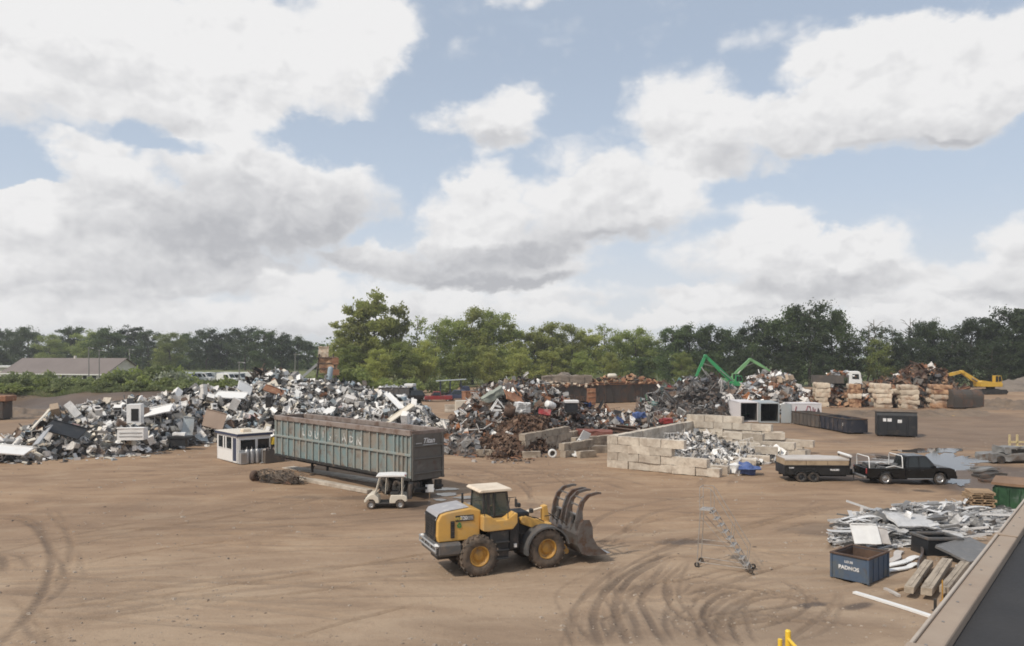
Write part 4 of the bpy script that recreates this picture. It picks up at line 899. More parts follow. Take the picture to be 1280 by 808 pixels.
# ------------------------------------------------------------------ long open-top trailer
TL, TW = 17.0, 2.5
TR_ = thing('open_top_trailer', 'long weathered green open-top scrap trailer standing in front of the appliance heap', 'trailer', (-6.03, 45.5, 0), R(134.6))
zb, zt = 1.15, 4.1
ribs = [0.06 + .42 * i for i in range(4)] + [1.74 + .885 * i for i in range(18)]
ribs = [x for x in ribs if x < TL - .05] + [TL - .06]
mb = MB().box((TL / 2, -.09, (zb + zt) / 2), (TL, .05, zt - zb)).box((TL / 2, -TW + .09, (zb + zt) / 2), (TL, .05, zt - zb)).box((TL - .04, -TW / 2, (zb + zt) / 2), (.06, TW - .2, zt - zb)).box((TL / 2, -TW / 2, zb + .08), (TL - .1, TW - .22, .08))
mb.build('body', 'trailer_panel', TR_)
for x in ribs:
    for y in (-.03, -TW + .03): MB().box((x, y, (zb + zt) / 2), (.13 if x > 1.6 else .10, .12, zt - zb - .02), ch=.012).build('rib', 'trailer_paint', TR_)
for y in (-.0, -TW + .0):
    mb = MB()
    for i in range(1): mb.box((TL / 2, y + (-.012 if y == 0 else .012), 2.66), (TL, .16, .15), ch=.015)
    mb.build('mid_rail', 'trailer_paint', TR_); MB().box((TL / 2, y + (-.015 if y == 0 else .015), zb + .05), (TL, .19, .16), ch=.015).build('bottom_rail', 'chassis_black', TR_)
    mb = MB().box((TL / 2, y + (-.04 if y == 0 else .04), zt - .10), (TL + .02, .26, .34), ch=.03).dent(.035, .7, 3); mb.build('top_rail', 'trailer_rail', TR_)
MB().box((TL - .02, -TW / 2, zt - .09), (.2, TW, .3), ch=.03).box((.05, -TW / 2, zt - .09), (.16, TW, .26), ch=.03).build('end_rail', 'trailer_rail', TR_)
mb = MB().box((.02, -TW / 2, (zb + zt) / 2 - .05), (.08, TW - .12, zt - zb - .1)).box((-.04, -.12, 2.55), (.1, .18, 2.8), ch=.02).box((-.04, -TW + .12, 2.55), (.1, .18, 2.8), ch=.02)
for z in (1.55, 2.42, 3.18): mb.box((-.05, -TW / 2, z), (.1, TW - .1, .10), ch=.02)
tg = mb.build('tailgate', 'trailer_end_paint', TR_)
text('Titan', .44, 'letter_white', tg, (-.032, -1.30, 3.48), (R(90), 0, R(-90)), bold=.01, shear=.3)
MB().box((-.03, -.55, 3.36), (.012, .45, .03)).box((-.03, -1.4, 3.24), (.012, 1.1, .025)).build('stripe', 'letter_white', tg)
bodyp = [o for o in TR_.children if o.name.startswith('body')][0]
for i, ch in enumerate('LOUISPADN'):
    xm = 1.74 + .885 * (12.5 - i) - .885 * .5 + .44
    text(ch, .62 if i % 2 else .74, 'letter_faded', bodyp, (xm, -.055, 3.16 - .05 * (i % 3)), (R(90), 0, R(180)), bold=.012)
mb = MB().box((TL / 2, -.75, .98), (TL - .6, .14, .32)).box((TL / 2, -1.75, .98), (TL - .6, .14, .32))
for i in range(24): mb.box((.4 + i * .7, -TW / 2, 1.08), (.08, TW - .2, .1))
mb.build('chassis', 'chassis_black', TR_)
for x in (1.5, 2.85):
    MB().cyl((x, -.3, .52), (x, -TW + .3, .52), .09, n=8).box((x, -.9, .78), (.5, .1, .3)).box((x, -1.7, .78), (.5, .1, .3)).build('axle', 'chassis_black', TR_)
    for y, sd_ in ((-.28, 1), (-TW + .28, -1)):
        wheel(TR_, (x, y, .52), .52, .5, .28, 'rubber', 'chassis_black', sd_, 26, .02)
for y in (-.62, -TW + .62):
    MB().box((12.6, y, .62), (.14, .14, .75)).box((12.6, y, .06), (.3, .3, .05)).box((12.6, y - .1, .55), (.5, .04, .05), (0, .9, 0)).build('landing_leg', 'chassis_black', TR_)
for y in (-.45, -TW + .45): MB().box((-.02, y, .72), (.03, .55, .62)).build('mud_flap', 'rubber', TR_)
MB().box((-.1, -TW / 2, .62), (.1, TW - .3, .14)).box((-.05, -.7, .85), (.08, .08, .4)).box((-.05, -1.8, .85), (.08, .08, .4)).build('underrun_bar', 'chassis_black', TR_)

# ------------------------------------------------------------------ booth
BO = thing('guard_booth', 'small white booth with navy roof trim standing between heap and long trailer', 'booth', (-21.96, 61.0, 0), R(42))
# local x along the right-hand face, local y along the left-hand face
bx, by, bh = 2.7, 4.5, 2.18
mb = MB()
def wallpan(x0, x1, y0, y1, z0, z1): mb.box(((x0 + x1) / 2, (y0 + y1) / 2, (z0 + z1) / 2), (abs(x1 - x0), abs(y1 - y0), z1 - z0))
T_ = .09
wallpan(0, bx, 0, T_, .05, 1.02); wallpan(0, bx, 0, T_, 1.92, bh)                      # front right face with two windows
for x in (0, 1.42, bx - .10): wallpan(x, x + .14 if x < 2 else bx, 0, T_ , 1.02, 1.92)
wallpan(0, T_, T_, .30, .05, bh); wallpan(0, T_, 1.0, 2.2, .05, bh) if False else None
wallpan(0, T_, T_, .95, .05, 1.02) if False else None
wallpan(0, T_, T_, .42, .05, bh); wallpan(0, T_, 1.18, by, .05, 1.02); wallpan(0, T_, .42, by, 2.0, bh)
for y in (1.18, 2.5, 3.0, by - .3): wallpan(0, T_, y, y + .22, 1.02, 2.0)
wallpan(0, bx, by - T_, by, .05, bh); wallpan(bx - T_, bx, T_, by - T_, .05, bh); mb.box((bx / 2, by / 2, .06), (bx - .02, by - .02, .1))
mb.build('wall', 'white_paint', BO)
for x0, x1 in ((.14, 1.42), (1.56, bx - .10)):
    f_ = thing('window', None, None); f_.parent = BO
    MB().box(((x0 + x1) / 2, .05, 1.47), (x1 - x0, .02, .9)).build('pane', 'dark_glass', f_)
    mb = MB()
    for z in (1.04, 1.90): mb.box(((x0 + x1) / 2, -.01, z), (x1 - x0 + .04, .05, .05))
    for x in (x0, x1): mb.box((x, -.012, 1.47), (.05, .05, .9))
    mb.build('frame', 'white_paint', f_)
for y0, y1 in ((1.40, 2.5), (2.72, 3.0), (3.22, by - .3)):
    f_ = thing('window', None, None); f_.parent = BO
    MB().box((.05, (y0 + y1) / 2, 1.5), (.02, y1 - y0, .98)).build('pane', 'dark_glass', f_); MB().box((-.01, (y0 + y1) / 2, 1.02), (.05, y1 - y0, .05)).build('frame', 'white_paint', f_)
MB().box((.06, .80, 1.02), (.02, .74, 1.94)).build('door', 'navy_paint', BO)
MB().box((bx / 2, by / 2, bh + .09), (bx + .3, by + .3, .19), ch=.02).build('roof_trim', 'navy_paint', BO)
MB().box((bx / 2, by / 2, bh + .20), (bx + .24, by + .24, .06), ch=.02).build('roof', 'cream_paint', BO)
au = MB().box((1.1, 1.2, bh + .33), (.7, .6, .24), ch=.03).box((1.1, 1.2, bh + .47), (.5, .4, .05)).build('roof_vent', 'cab_roof', BO)
def bw(x, y, z=0.0): return BO.matrix_basis @ Vector((x, y, z)) if False else Vector((-21.96 + x * math.cos(R(42)) - y * math.sin(R(42)), 61 + x * math.sin(R(42)) + y * math.cos(R(42)), z))
# odds and ends standing against the booth
def place(o_or_t, v, rz=0): o_or_t.location = v; o_or_t.rotation_euler = (0, 0, rz); return o_or_t
t = thing('gas_cylinder', 'grey gas cylinder standing nearest the booth corner', 'gas cylinder', bw(.55, -.35), R(42), 'gas cylinders against the booth')
MB().lathe([(0, 0), (.16, 0), (.17, .05), (.17, .95), (.13, 1.08), (.05, 1.14), (.05, 1.2)], 14, 0, 'z').build('bottle', 'zinc', t); MB().cyl((0, 0, 1.18), (0, 0, 1.32), .05, n=8).build('valve', 'steel_pole', t)
for i, lb in enumerate(['grey gas cylinder second from the booth corner', 'grey gas cylinder third from the booth corner, beside the dark tank']): dup(t, bw(.95 + .42 * i, -.38 - .05 * i), label=lb)
t = thing('steel_cabinet', 'low dented grey cabinet under the booth window', 'cabinet', bw(.25, -.3), R(42)); MB().gbox((0, 0, .45), (.5, .4, .9), 3).dent(.03, 3, 2).build('case', 'zinc', t); MB().box((0, -.225, .45), (.4, .03, .7)).build('door', 'steel_bright', t)
t = thing('steel_post', 'thin pale steel post standing in front of the booth window', 'post', bw(1.68, -.72)); MB().cyl((0, 0, 0), (0, 0, 1.15), .05, n=8).build('pole', 'zinc', t); MB().box((0, 0, .02), (.3, .3, .04)).build('foot', 'zinc', t)
t = thing('tool_bin', 'dark rusty open bin of clutter at the right side of the booth', 'bin', bw(2.55, -.75), R(42))
mb = MB().box((0, -.45, .5), (1.6, .05, 1.0)).box((0, .45, .5), (1.6, .05, 1.0)).box((-.8, 0, .5), (.05, .9, 1.0)).box((.8, 0, .5), (.05, .9, 1.0)).box((0, 0, .1), (1.6, .9, .06)); mb.build('shell', 'dumpster_brown', t)
mb = MB()
for i in range(16): mb.box((rng.uniform(-.7, .7), rng.uniform(-.35, .35), rng.uniform(.75, 1.15)), (rng.uniform(.1, .5), rng.uniform(.06, .2), rng.uniform(.05, .25)), (rng.uniform(0, 3), rng.uniform(0, 3), rng.uniform(0, 3)), 0)
o = mb.build('scrap_load', 'steel_worn', t); o['kind'] = 'stuff'
t = thing('fuel_pump', 'yellow-hooded pump standing between booth and long trailer', 'pump', bw(3.1, .1), R(42)); MB().box((0, 0, .7), (.5, .45, 1.4), ch=.04).build('body', 'loader_black', t); MB().prism([(-.38, 1.35), (.38, 1.35), (.30, 1.75), (-.2, 1.95)], -.34, .34).build('hood', 'safety_yellow', t); MB().box((0, -.235, .95), (.36, .02, .36)).build('dial', 'white_paint', t)
t = thing('bulk_sack', 'pale pink bulk sack slumped against the front of the long trailer', 'sack', bw(4.1, .5), R(20)); mb = MB().gbox((0, 0, .6), (.95, .9, 1.25), 6).dent(.16, 1.6, 5); pm('sack_pink', (.55, .43, .42), .9, 0, (.42, .33, .31), .4, .2, 2, .1, 8); mb.build('bag', 'sack_pink', t); MB().tube([(-.3, 0, 1.2), (0, 0, 1.42), (.3, 0, 1.2)], .03, 5).build('strap', 'white_paint', t)

# ------------------------------------------------------------------ golf cart (front to the left)
GC = thing('golf_cart', 'cream golf cart with a white roof parked beside the rear of the long trailer', 'golf cart', (-7.2, 43.6, gz1(-7.2, 43.6)), R(184))
for x in (-.82, .82):
    for sy in (-1, 1): wheel(GC, (x, sy * .48, .23), .235, .2, .13, 'rubber_dusty', 'zinc', sy, 18, .012, 4)
mb = MB().prism([(-1.22, .42), (-1.20, .66), (-1.05, .76), (-.30, .78), (-.22, .52), (-.22, .30), (-.55, .30), (-.60, .42), (-.72, .50), (-.92, .50), (-1.04, .42), (-1.08, .36)], -.58, .58); mb.build('rear_body', 'cream_paint', GC, .04)
MB().prism([(.36, .30), (.40, .62), (.66, .86), (.84, .84), (1.12, .62), (1.22, .46), (1.20, .34), (1.08, .34), (1.02, .46), (.92, .52), (.72, .52), (.62, .44), (.56, .30)], -.56, .56).build('front_cowl', 'cream_paint', GC, .05)
MB().box((.08, 0, .29), (1.0, 1.14, .08), ch=.02).box((0, 0, .2), (2.0, .6, .12)).build('floor', 'loader_black', GC)
MB().box((-.50, 0, .84), (.52, 1.08, .13), ch=.05).build('seat', 'fabric_dark', GC); MB().box((-.80, 0, 1.10), (.12, 1.08, .40), (0, -.15, 0), ch=.05).build('backrest', 'fabric_dark', GC)
mb = MB()
for sy in (-1, 1): mb.tube([(.62, sy * .52, .84), (.50, sy * .53, 1.2), (.34, sy * .53, 1.80)], .032, 6).tube([(-.92, sy * .53, .72), (-.92, sy * .53, 1.80)], .032, 6).tube([(.02, sy * .54, .84), (-.05, sy * .54, 1.80)], .02, 6)
mb.tube([(-1.0, -.53, 1.15), (-1.0, .53, 1.15)], .018, 5); mb.build('canopy_frame', 'cream_paint', GC)
MB().prism([(-1.10, 1.80), (.50, 1.80), (.56, 1.83), (.46, 1.90), (-.3, 1.93), (-1.04, 1.90), (-1.14, 1.84)], -.60, .60).build('roof', 'white_paint', GC, .025)
pane([(.61, -.50, .88), (.61, .50, .88), (.36, .50, 1.76), (.36, -.50, 1.76)], 'windscreen', GC, .006, 'cab_glass')
MB().lathe([(.14, 0), (.16, .015), (.14, .03), (.12, .015), (.14, 0)], 14, 0, 'x', (.30, .26, 1.06)).cyl((.32, .26, 1.06), (.55, .26, .78), .02, n=6).build('steering_wheel', 'loader_black', GC)
for sy in (-1, 1): MB().box((1.17, sy * .38, .56), (.06, .18, .10), ch=.02).build('headlight', 'dark_glass', GC)
MB().box((-1.28, 0, .55), (.34, .9, .06)).tube([(-1.2, -.4, .55), (-1.2, -.4, 1.05), (-1.2, .4, 1.05), (-1.2, .4, .55)], .02, 5).build('rear_rack', 'loader_black', GC)
mb = MB()
for y in (-.22, .22): mb.cyl((-1.28, y, .58), (-1.38, y, 1.35), .13, .15, 10)
mb.build('bag', 'dumpster_brown', GC)
MB().box((-1.105, .50, 1.86), (.06, .16, .10)).build('beacon', 'red_paint', GC)

# ------------------------------------------------------------------ pickup with rack
PKx = P(1131, 51.9)
PK = thing('pickup_truck', 'black crew-cab pickup with a white ladder rack hitched to the dump trailer', 'pickup', (PKx.x, 51.9, gz1(PKx.x, 51.9)), 0)
def arch(cx, r, z, n=8): return [(cx + r * math.cos(t), z + r * math.sin(t)) for t in np.linspace(R(172), R(8), n)]
low = [(-.42, .46)] + [(-.42, 1.10), (1.46, 1.12), (1.9, 1.17), (2.55, 1.12), (2.84, 1.02), (2.93, .82), (2.95, .48), (2.60, .42)]
fa_ = [(float(a), float(b_)) for a, b_ in arch(1.88, .50, .42)][::-1]
low = [(-.42, .42), (-.42, 1.10), (1.46, 1.13), (1.9, 1.17), (2.55, 1.13), (2.86, 1.02), (2.95, .82), (2.97, .48), (2.90, .40), (2.40, .42)] + fa_[1:-1] + [(1.37, .42)]
MB().prism(low, -.99, .99).build('body', 'truck_black', PK, .04)
mb = MB()      # cabin with sides leaning in
X0, X1, X2, X3 = -.40, -.22, 1.02, 1.72
q = [(X0, -.95, 1.08), (X0, .95, 1.08), (X1, .76, 1.90), (X1, -.76, 1.90), (X3, -.95, 1.10), (X3, .95, 1.10), (X2, .76, 1.92), (X2, -.76, 1.92)]
mb.add(q, [(0, 1, 2, 3), (4, 5, 6, 7), (3, 2, 6, 7), (0, 3, 7, 4), (1, 2, 6, 5), (0, 1, 5, 4)]); cbn = mb.build('cabin', 'truck_black', PK, .06)
for sy in (-1, 1):
    for xa, xb, ta, tb in ((-.22, .42, -.12, .42), (.52, 1.42, .52, .94)):
        n_ = 'window'; pane([(xa, sy * .945, 1.16), (xb, sy * .945, 1.16), (tb, sy * .80, 1.82), (ta, sy * .80, 1.82)], n_, PK, .012)
    d_ = MB().box((.04, sy * .992, .76), (.86, .02, .60), ch=.008).build('door', 'truck_black', PK); MB().box((-.2, sy * 1.008, .98), (.16, .03, .035)).build('handle', 'loader_black', d_)
    d_ = MB().box((.95, sy * .992, .76), (.88, .02, .60), ch=.008).build('door', 'truck_black', PK); MB().box((.68, sy * 1.008, .98), (.16, .03, .035)).build('handle', 'loader_black', d_)
    MB().box((1.42, sy * 1.12, 1.22), (.12, .22, .17), ch=.03).build('mirror', 'truck_black', PK)
    MB().box((2.9, sy * .76, .90), (.12, .34, .17), ch=.03).build('headlight', 'letter_white', PK); MB().box((-3.05, sy * .92, .92), (.06, .13, .36), ch=.02).build('tail_lamp', 'red_paint', PK)
    MB().box((.5, sy * 1.0, .40), (1.7, .18, .07), ch=.02).build('side_step', 'steel_bright', PK)
pane([(1.69, -.82, 1.16), (1.69, .82, 1.16), (1.10, .66, 1.86), (1.10, -.66, 1.86)], 'windscreen', PK, .02); pane([(-.385, -.7, 1.2), (-.385, .7, 1.2), (-.26, .62, 1.82), (-.26, -.62, 1.82)], 'rear_window', PK, .02)
bd = thing('cargo_bed', None, None); bd.parent = PK
ra_ = [(float(a), float(b_)) for a, b_ in arch(-1.76, .50, .42)][::-1]
bs = [(-3.04, .52), (-3.04, 1.12), (-.46, 1.10), (-.46, .42)] + ra_ + [(-2.6, .46)]
for sy in (-1, 1): MB().prism(bs, sy * .99 - (.10 if sy > 0 else 0), sy * .99 + (.10 if sy < 0 else 0)).build('side_panel', 'truck_black', bd, .025)
MB().box((-1.75, 0, .72), (2.6, 1.8, .06)).build('floor', 'loader_black', bd); MB().box((-3.03, 0, .83), (.08, 1.78, .58), ch=.02).build('tailgate', 'truck_black', bd)
MB().box((-3.12, 0, .50), (.18, 1.9, .18), ch=.04).build('rear_bumper', 'steel_bright', PK); MB().box((2.98, 0, .50), (.16, 1.9, .24), ch=.05).build('front_bumper', 'truck_black', PK)
mb = MB().box((2.945, 0, .84), (.07, 1.1, .28))
for i in range(4): mb.box((2.985, 0, .74 + i * .07), (.02, 1.06, .02))
mb.build('grille', 'steel_bright', PK); MB().box((.1, 0, .42), (5.4, 1.1, .25)).build('underframe', 'chassis_black', PK)
for x in (-1.76, 1.88):
    for sy in (-1, 1): wheel(PK, (x, sy * .84, .40), .40, .27, .25, 'rubber', 'steel_bright', sy, 28, .012, 6)
rk = thing('ladder_rack', None, None); rk.parent = PK
for x, top in ((-2.85, 1.86), (-.62, 1.92)):
    MB().tube([(x, -.93, 1.10), (x - .02, -.90, top - .1), (x - .02, -.80, top), (x - .02, .80, top), (x - .02, .90, top - .1), (x, .93, 1.10)], .033, 8).build('hoop', 'white_paint', rk)
for sy in (-1, 1): MB().tube([(-.62, sy * .93, 1.12), (-1.2, sy * .93, 1.26), (-1.75, sy * .93, 1.15)], .027, 6).build('brace', 'white_paint', rk)
mb = MB()
for i in range(10): mb.box((rng.uniform(-2.5, -.8), rng.uniform(-.6, .6), rng.uniform(.85, 1.25)), (rng.uniform(.3, .9), rng.uniform(.1, .4), rng.uniform(.05, .3)), (rng.uniform(-.4, .4), rng.uniform(-.4, .4), rng.uniform(0, 3)))
o = mb.build('scrap_load', 'loader_grey', PK); o['kind'] = 'stuff'

# ------------------------------------------------------------------ dump trailer
DTc = P(1015, 52.9)
DT = thing('dump_trailer', 'black tandem dump trailer with plywood sides and a pale tarp behind the pickup', 'trailer', (DTc.x, 52.9, gz1(DTc.x, 52.9)), R(-2))
mb = MB()
for sy in (-1, 1): mb.box((0, sy * .98, .84), (4.4, .06, .64))
mb.box((2.18, 0, .9), (.06, 1.96, .76)).box((-2.18, 0, .84), (.06, 1.96, .64)).box((0, 0, .56), (4.4, 1.96, .07))
for x in (-2.0, -1.0, 0, 1.0, 2.0):
    for sy in (-1, 1): mb.box((x, sy * 1.02, .84), (.07, .05, .64))
for sy in (-1, 1): mb.box((0, sy * 1.03, 1.14), (4.46, .09, .07), ch=.01)
bxp = mb.build('box', 'trailer_black', DT)
text('TRAILERS', .15, 'letter_white', bxp, (1.15, -1.052, .86), (R(90), 0, 0), bold=.008); text('DUMP', .12, 'letter_white', bxp, (-1.75, -1.052, .99), (R(90), 0, 0), bold=.005)
for i in range(3):
    for sy in (-1, 1): MB().box((-1.44 + i * 1.43, sy * .97, 1.38), (1.40, .03, .44)).build('side_board', 'plywood', DT)
for x in (-2.16, 2.16): MB().box((x, 0, 1.38), (.03, 1.9, .44)).build('end_board', 'plywood', DT)
N_ = 9; mb = MB(); vsx = []
for i in range(N_):
    for j in range(N_):
        x = lerp(-2.2, 2.16, i / (N_ - 1)); y = lerp(-1.0, 1.0, j / (N_ - 1)); vsx.append((x, y, 1.58 + .14 * math.sin(PI * i / (N_ - 1)) ** .6 * (1 - abs(y) ** 2.2) * (1.1 - .03 * i) + rng.gauss(0, .012)))
mb.add(vsx, [(i * N_ + j, (i + 1) * N_ + j, (i + 1) * N_ + j + 1, i * N_ + j + 1) for i in range(N_ - 1) for j in range(N_ - 1)], 0, True)
for sy in (-1, 1): mb.add([(-2.2, sy * 1.0, 1.60), (2.16, sy * 1.0, 1.60), (2.16, sy * 1.012, 1.50), (-2.2, sy * 1.012, 1.50)], [(0, 1, 2, 3)])
mb.build('tarp', 'tarp_pale', DT)
MB().cyl((2.24, -1.05, 1.80), (2.24, 1.05, 1.80), .09, n=10).build('tarp_roller', 'white_paint', DT); MB().box((2.22, -.98, 1.45), (.08, .06, .7)).box((2.22, .98, 1.45), (.08, .06, .7)).build('roller_post', 'trailer_black', DT)
for x in (-1.08, -.26):
    for sy in (-1, 1): wheel(DT, (x, sy * 1.0, .36), .36, .22, .20, 'rubber', 'dumpster_black', sy, 24, .01, 6)
for sy in (-1, 1): MB().prism([(-1.55, .55), (-1.40, .78), (.05, .78), (.22, .55), (.16, .55), (.0, .73), (-1.36, .73), (-1.5, .55)], sy * 1.02 - .12, sy * 1.02 + .12).build('fender', 'trailer_black', DT)
MB().box((0, .45, .42), (4.3, .1, .16)).box((0, -.45, .42), (4.3, .1, .16)).build('chassis', 'chassis_black', DT)
mb = MB().tube([(2.1, -.5, .46), (3.35, -.03, .46)], .05, 6).tube([(2.1, .5, .46), (3.35, .03, .46)], .05, 6).box((3.45, 0, .48), (.24, .12, .12)); mb.build('drawbar', 'trailer_black', DT)
MB().cyl((2.85, 0, .1), (2.85, 0, .95), .045, n=8).build('jack', 'zinc', DT); MB().box((2.5, 0, .66), (.4, .5, .3), ch=.03).build('toolbox', 'trailer_black', DT)

# ------------------------------------------------------------------ blue bin
BN = thing('scrap_bin', 'small blue open-topped steel bin beside the aluminium heap', 'bin', (13.36, 28.5, gz1(13.4, 28.5)), R(41))
L1, L2, BH = 1.72, 1.42, 1.0      # along local x (right-hand face) and local y (left-hand face)
mb = MB()
for (c, d) in (((L1 / 2, .02, .54), (L1, .04, .92)), ((L1 / 2, L2 - .02, .54), (L1, .04, .92)), ((.02, L2 / 2, .54), (.04, L2 - .08, .92)), ((L1 - .02, L2 / 2, .54), (.04, L2 - .08, .92)), ((L1 / 2, L2 / 2, .11), (L1 - .08, L2 - .08, .05))): mb.box(c, d)
for y in (.0, L2): mb.box((L1 / 2, y, .60), (L1, .03, .05)) if False else None
for x in (.45, .9, 1.35): mb.box((x, -.012, .52), (.07, .03, .84), ch=.005)
for x in (.0, L1):
    for y in (.0, L2): mb.box((x, y, .53), (.09, .09, .95), ch=.02)
sh = mb.build('shell', 'blue_bin', BN)
mb = MB(); z = BH + .02
for (c, d) in (((L1 / 2, 0, z), (L1 + .12, .10, .07)), ((L1 / 2, L2, z), (L1 + .12, .10, .07)), ((0, L2 / 2, z), (.10, L2 - .1, .07)), ((L1, L2 / 2, z), (.10, L2 - .1, .07))): mb.box(c, d, None, 0, .012)
mb.build('rim', 'bin_rust', BN)
mb = MB()
for (c, d) in (((L1 / 2, .055, .54), (L1 - .10, .02, .86)), ((L1 / 2, L2 - .055, .54), (L1 - .10, .02, .86)), ((.055, L2 / 2, .54), (.02, L2 - .14, .86)), ((L1 - .055, L2 / 2, .54), (.02, L2 - .14, .86)), ((L1 / 2, L2 / 2, .15), (L1 - .12, L2 - .12, .02))): mb.box(c, d)
mb.build('lining', 'bin_rust', BN)
text('LOUIS', .12, 'letter_white', sh, (-.010, L2 * .52, .76), (R(90), 0, R(-90)), bold=.003); text('PADNOS', .20, 'letter_white', sh, (-.010, L2 * .52, .53), (R(90), 0, R(-90)), bold=.007)
for y in (.2, L2 - .2): MB().box((L1 / 2, y, .045), (L1 - .1, .12, .09)).build('skid', 'chassis_black', BN)

# ------------------------------------------------------------------ rolling ladder
RL = thing('rolling_ladder', 'grey steel rolling stepladder with handrails standing alone on the tyre-marked dirt', 'stepladder', (9.62, 30.5, gz1(9.6, 30.5)), R(154))
n_s = 9; run, rise, hw = 1.55, 2.35, .34
for sy in (-1, 1):
    MB().tube([(.05, sy * hw, .12), (run, sy * hw, rise), (run + .45, sy * hw, rise)], 0.0198, 6).build('stringer', 'ladder_steel', RL)
    MB().tube([(.18, sy * hw, .32), (.10, sy * hw, 1.0), (run - .08, sy * hw, rise + .80), (run + .05, sy * hw, rise + .92), (run + .45, sy * hw, rise + .92), (run + .45, sy * hw, rise)], 0.0153, 6).tube([(run, sy * hw, rise), (run - .0, sy * hw, rise + .90)], 0.0135, 5).tube([(run * .5, sy * hw, rise * .5), (run * .45, sy * hw, rise * .5 + .78)], 0.0130, 5).build('handrail', 'ladder_steel', RL)
    MB().tube([(run + .42, sy * hw, rise), (run + .55, sy * (hw + .08), .08)], 0.0198, 6).build('leg', 'ladder_steel', RL)
    MB().tube([(.1, sy * hw, .18), (run + .54, sy * (hw + .07), .24)], 0.0144, 5).tube([(run * .42, sy * hw, rise * .42), (run + .50, sy * (hw + .05), rise * .42)], 0.0130, 5).tube([(.2, sy * hw, .2), (run + .46, sy * hw, rise * .9)], 0.0130, 5).build('brace', 'ladder_steel', RL)
    for x in (.0, run + .55):
        w_ = MB().lathe([(.04, -.03), (.10, -.03), (.115, 0), (.10, .03), (.04, .03), (.04, -.03)], 14, 0, 'y', (x, sy * (hw + .05), .115)); w_.build('wheel', 'rubber', RL)
mb = MB()
for i in range(n_s):
    f_ = (i + .6) / n_s; MB().box((lerp(.05, run, f_) + .06, 0, lerp(.12, rise, f_)), (.19, 2 * hw, .03), ch=.006).build('step', 'ladder_steel', RL)
MB().box((run + .24, 0, rise + .01), (.46, 2 * hw, .03), ch=.006).build('platform', 'ladder_steel', RL)
MB().tube([(.03, -hw - .03, .12), (.03, hw + .03, .12)], 0.0198, 6).tube([(run + .55, -hw - .08, .12), (run + .55, hw + .08, .12)], .02, 6).tube([(run + .45, -hw, rise + .92), (run + .45, hw, rise + .92)], 0.0153, 6).tube([(run + .45, -hw, rise + .45), (run + .45, hw, rise + .45)], 0.0135, 5).build('crossbar', 'ladder_steel', RL)

# ------------------------------------------------------------------ the roof the picture was taken from, and the guard rail below it
e = Vector((2.99, 3.63, 0)).normalized(); nrm = Vector((e.y, -e.x, 0)); p0 = Vector((1.93, 3.67, 0)); zp = 7.20
pm('membrane_seam', (.055, .055, .058), .7, 0, (.075, .072, .07), .4, .2, 2, .2, 20)
BL = thing('rooftop', 'dark flat roof with a tan metal-capped parapet at the corner of the picture', 'building', (0, 0, 0))
def strip(a0, a1, b0, b1, z0, z1, nm, mat, bev=0.0):
    mb = MB(); q = [p0 + e * a + nrm * b for a, b in ((a0, b0), (a1, b0), (a1, b1), (a0, b1))]
    mb.add([(v.x, v.y, z0) for v in q] + [(v.x, v.y, z1) for v in q], [(0, 1, 2, 3), (4, 5, 6, 7)] + [(i, (i + 1) % 4, 4 + (i + 1) % 4, 4 + i) for i in range(4)]); return mb.build(nm, mat, BL, bev)
strip(-9, 9.0, .05, 14, -.3, 7.00, 'wall', 'siding_pale')
strip(-9, 9.0, .124, 14, 7.002, 7.145, 'roof_membrane', 'roof_membrane')
L0 = -9.0
while L0 < 9.0:
    strip(L0 + .003, min(L0 + 3.0, 9.0) - .003, .0, .122, 6.95, zp, 'coping', 'coping', .012); L0 += 3.0
strip(-9, 9.0, -.022, -.003, 7.02, zp + .008, 'drip_edge', 'coping_edge', .006)
L0 = -6.0
while L0 < 9.0: strip(L0 - .035, L0 + .035, -.026, .127, zp + .001, zp + .009, 'coping_joint', 'coping', .002); L0 += 3.0
for i in range(6): strip(-9, 9.0, 1.0 + 1.9 * i, 1.06 + 1.9 * i, 7.146, 7.150, 'membrane_seam', 'membrane_seam')
scw = None
for i in range(26):
    q = p0 + e * (-1.2 + .42 * i) + nrm * .05
    o_ = MB().cyl((0, 0, 0), (0, 0, .005), .008, n=6).build('screw', 'steel_pole', BL) if scw is None else scw.copy()
    if scw is not None: COL.objects.link(o_)
    scw = scw or o_; o_.location = (q.x, q.y, zp)
GR = thing('guard_rail', 'yellow steel guard rail post just rising at the bottom edge', 'guard rail', (0, 0, 0))
c_ = P(985, 20.7); mb = MB().cyl((c_.x, c_.y, -.1), (c_.x, c_.y, 1.12), .075, n=14).lathe([(.075, 1.12), (.06, 1.155), (0, 1.165)], 14, 0, 'z', (c_.x, c_.y, 0)); mb.build('post', 'safety_yellow', GR)
c2 = P(975, 20.5); MB().cyl((c2.x, c2.y, -.1), (c2.x, c2.y, .98), .06, n=12).build('post', 'safety_yellow', GR)
c3 = P(1010, 19.2); MB().tube([(c_.x, c_.y, .92), (c3.x, c3.y, .92)], .05, 10).tube([(c_.x, c_.y, .5), (c3.x, c3.y, .5)], .05, 10).build('rail', 'safety_yellow', GR); MB().cyl((c3.x, c3.y, -.1), (c3.x, c3.y, 1.0), .06, n=12).build('post', 'safety_yellow', GR)
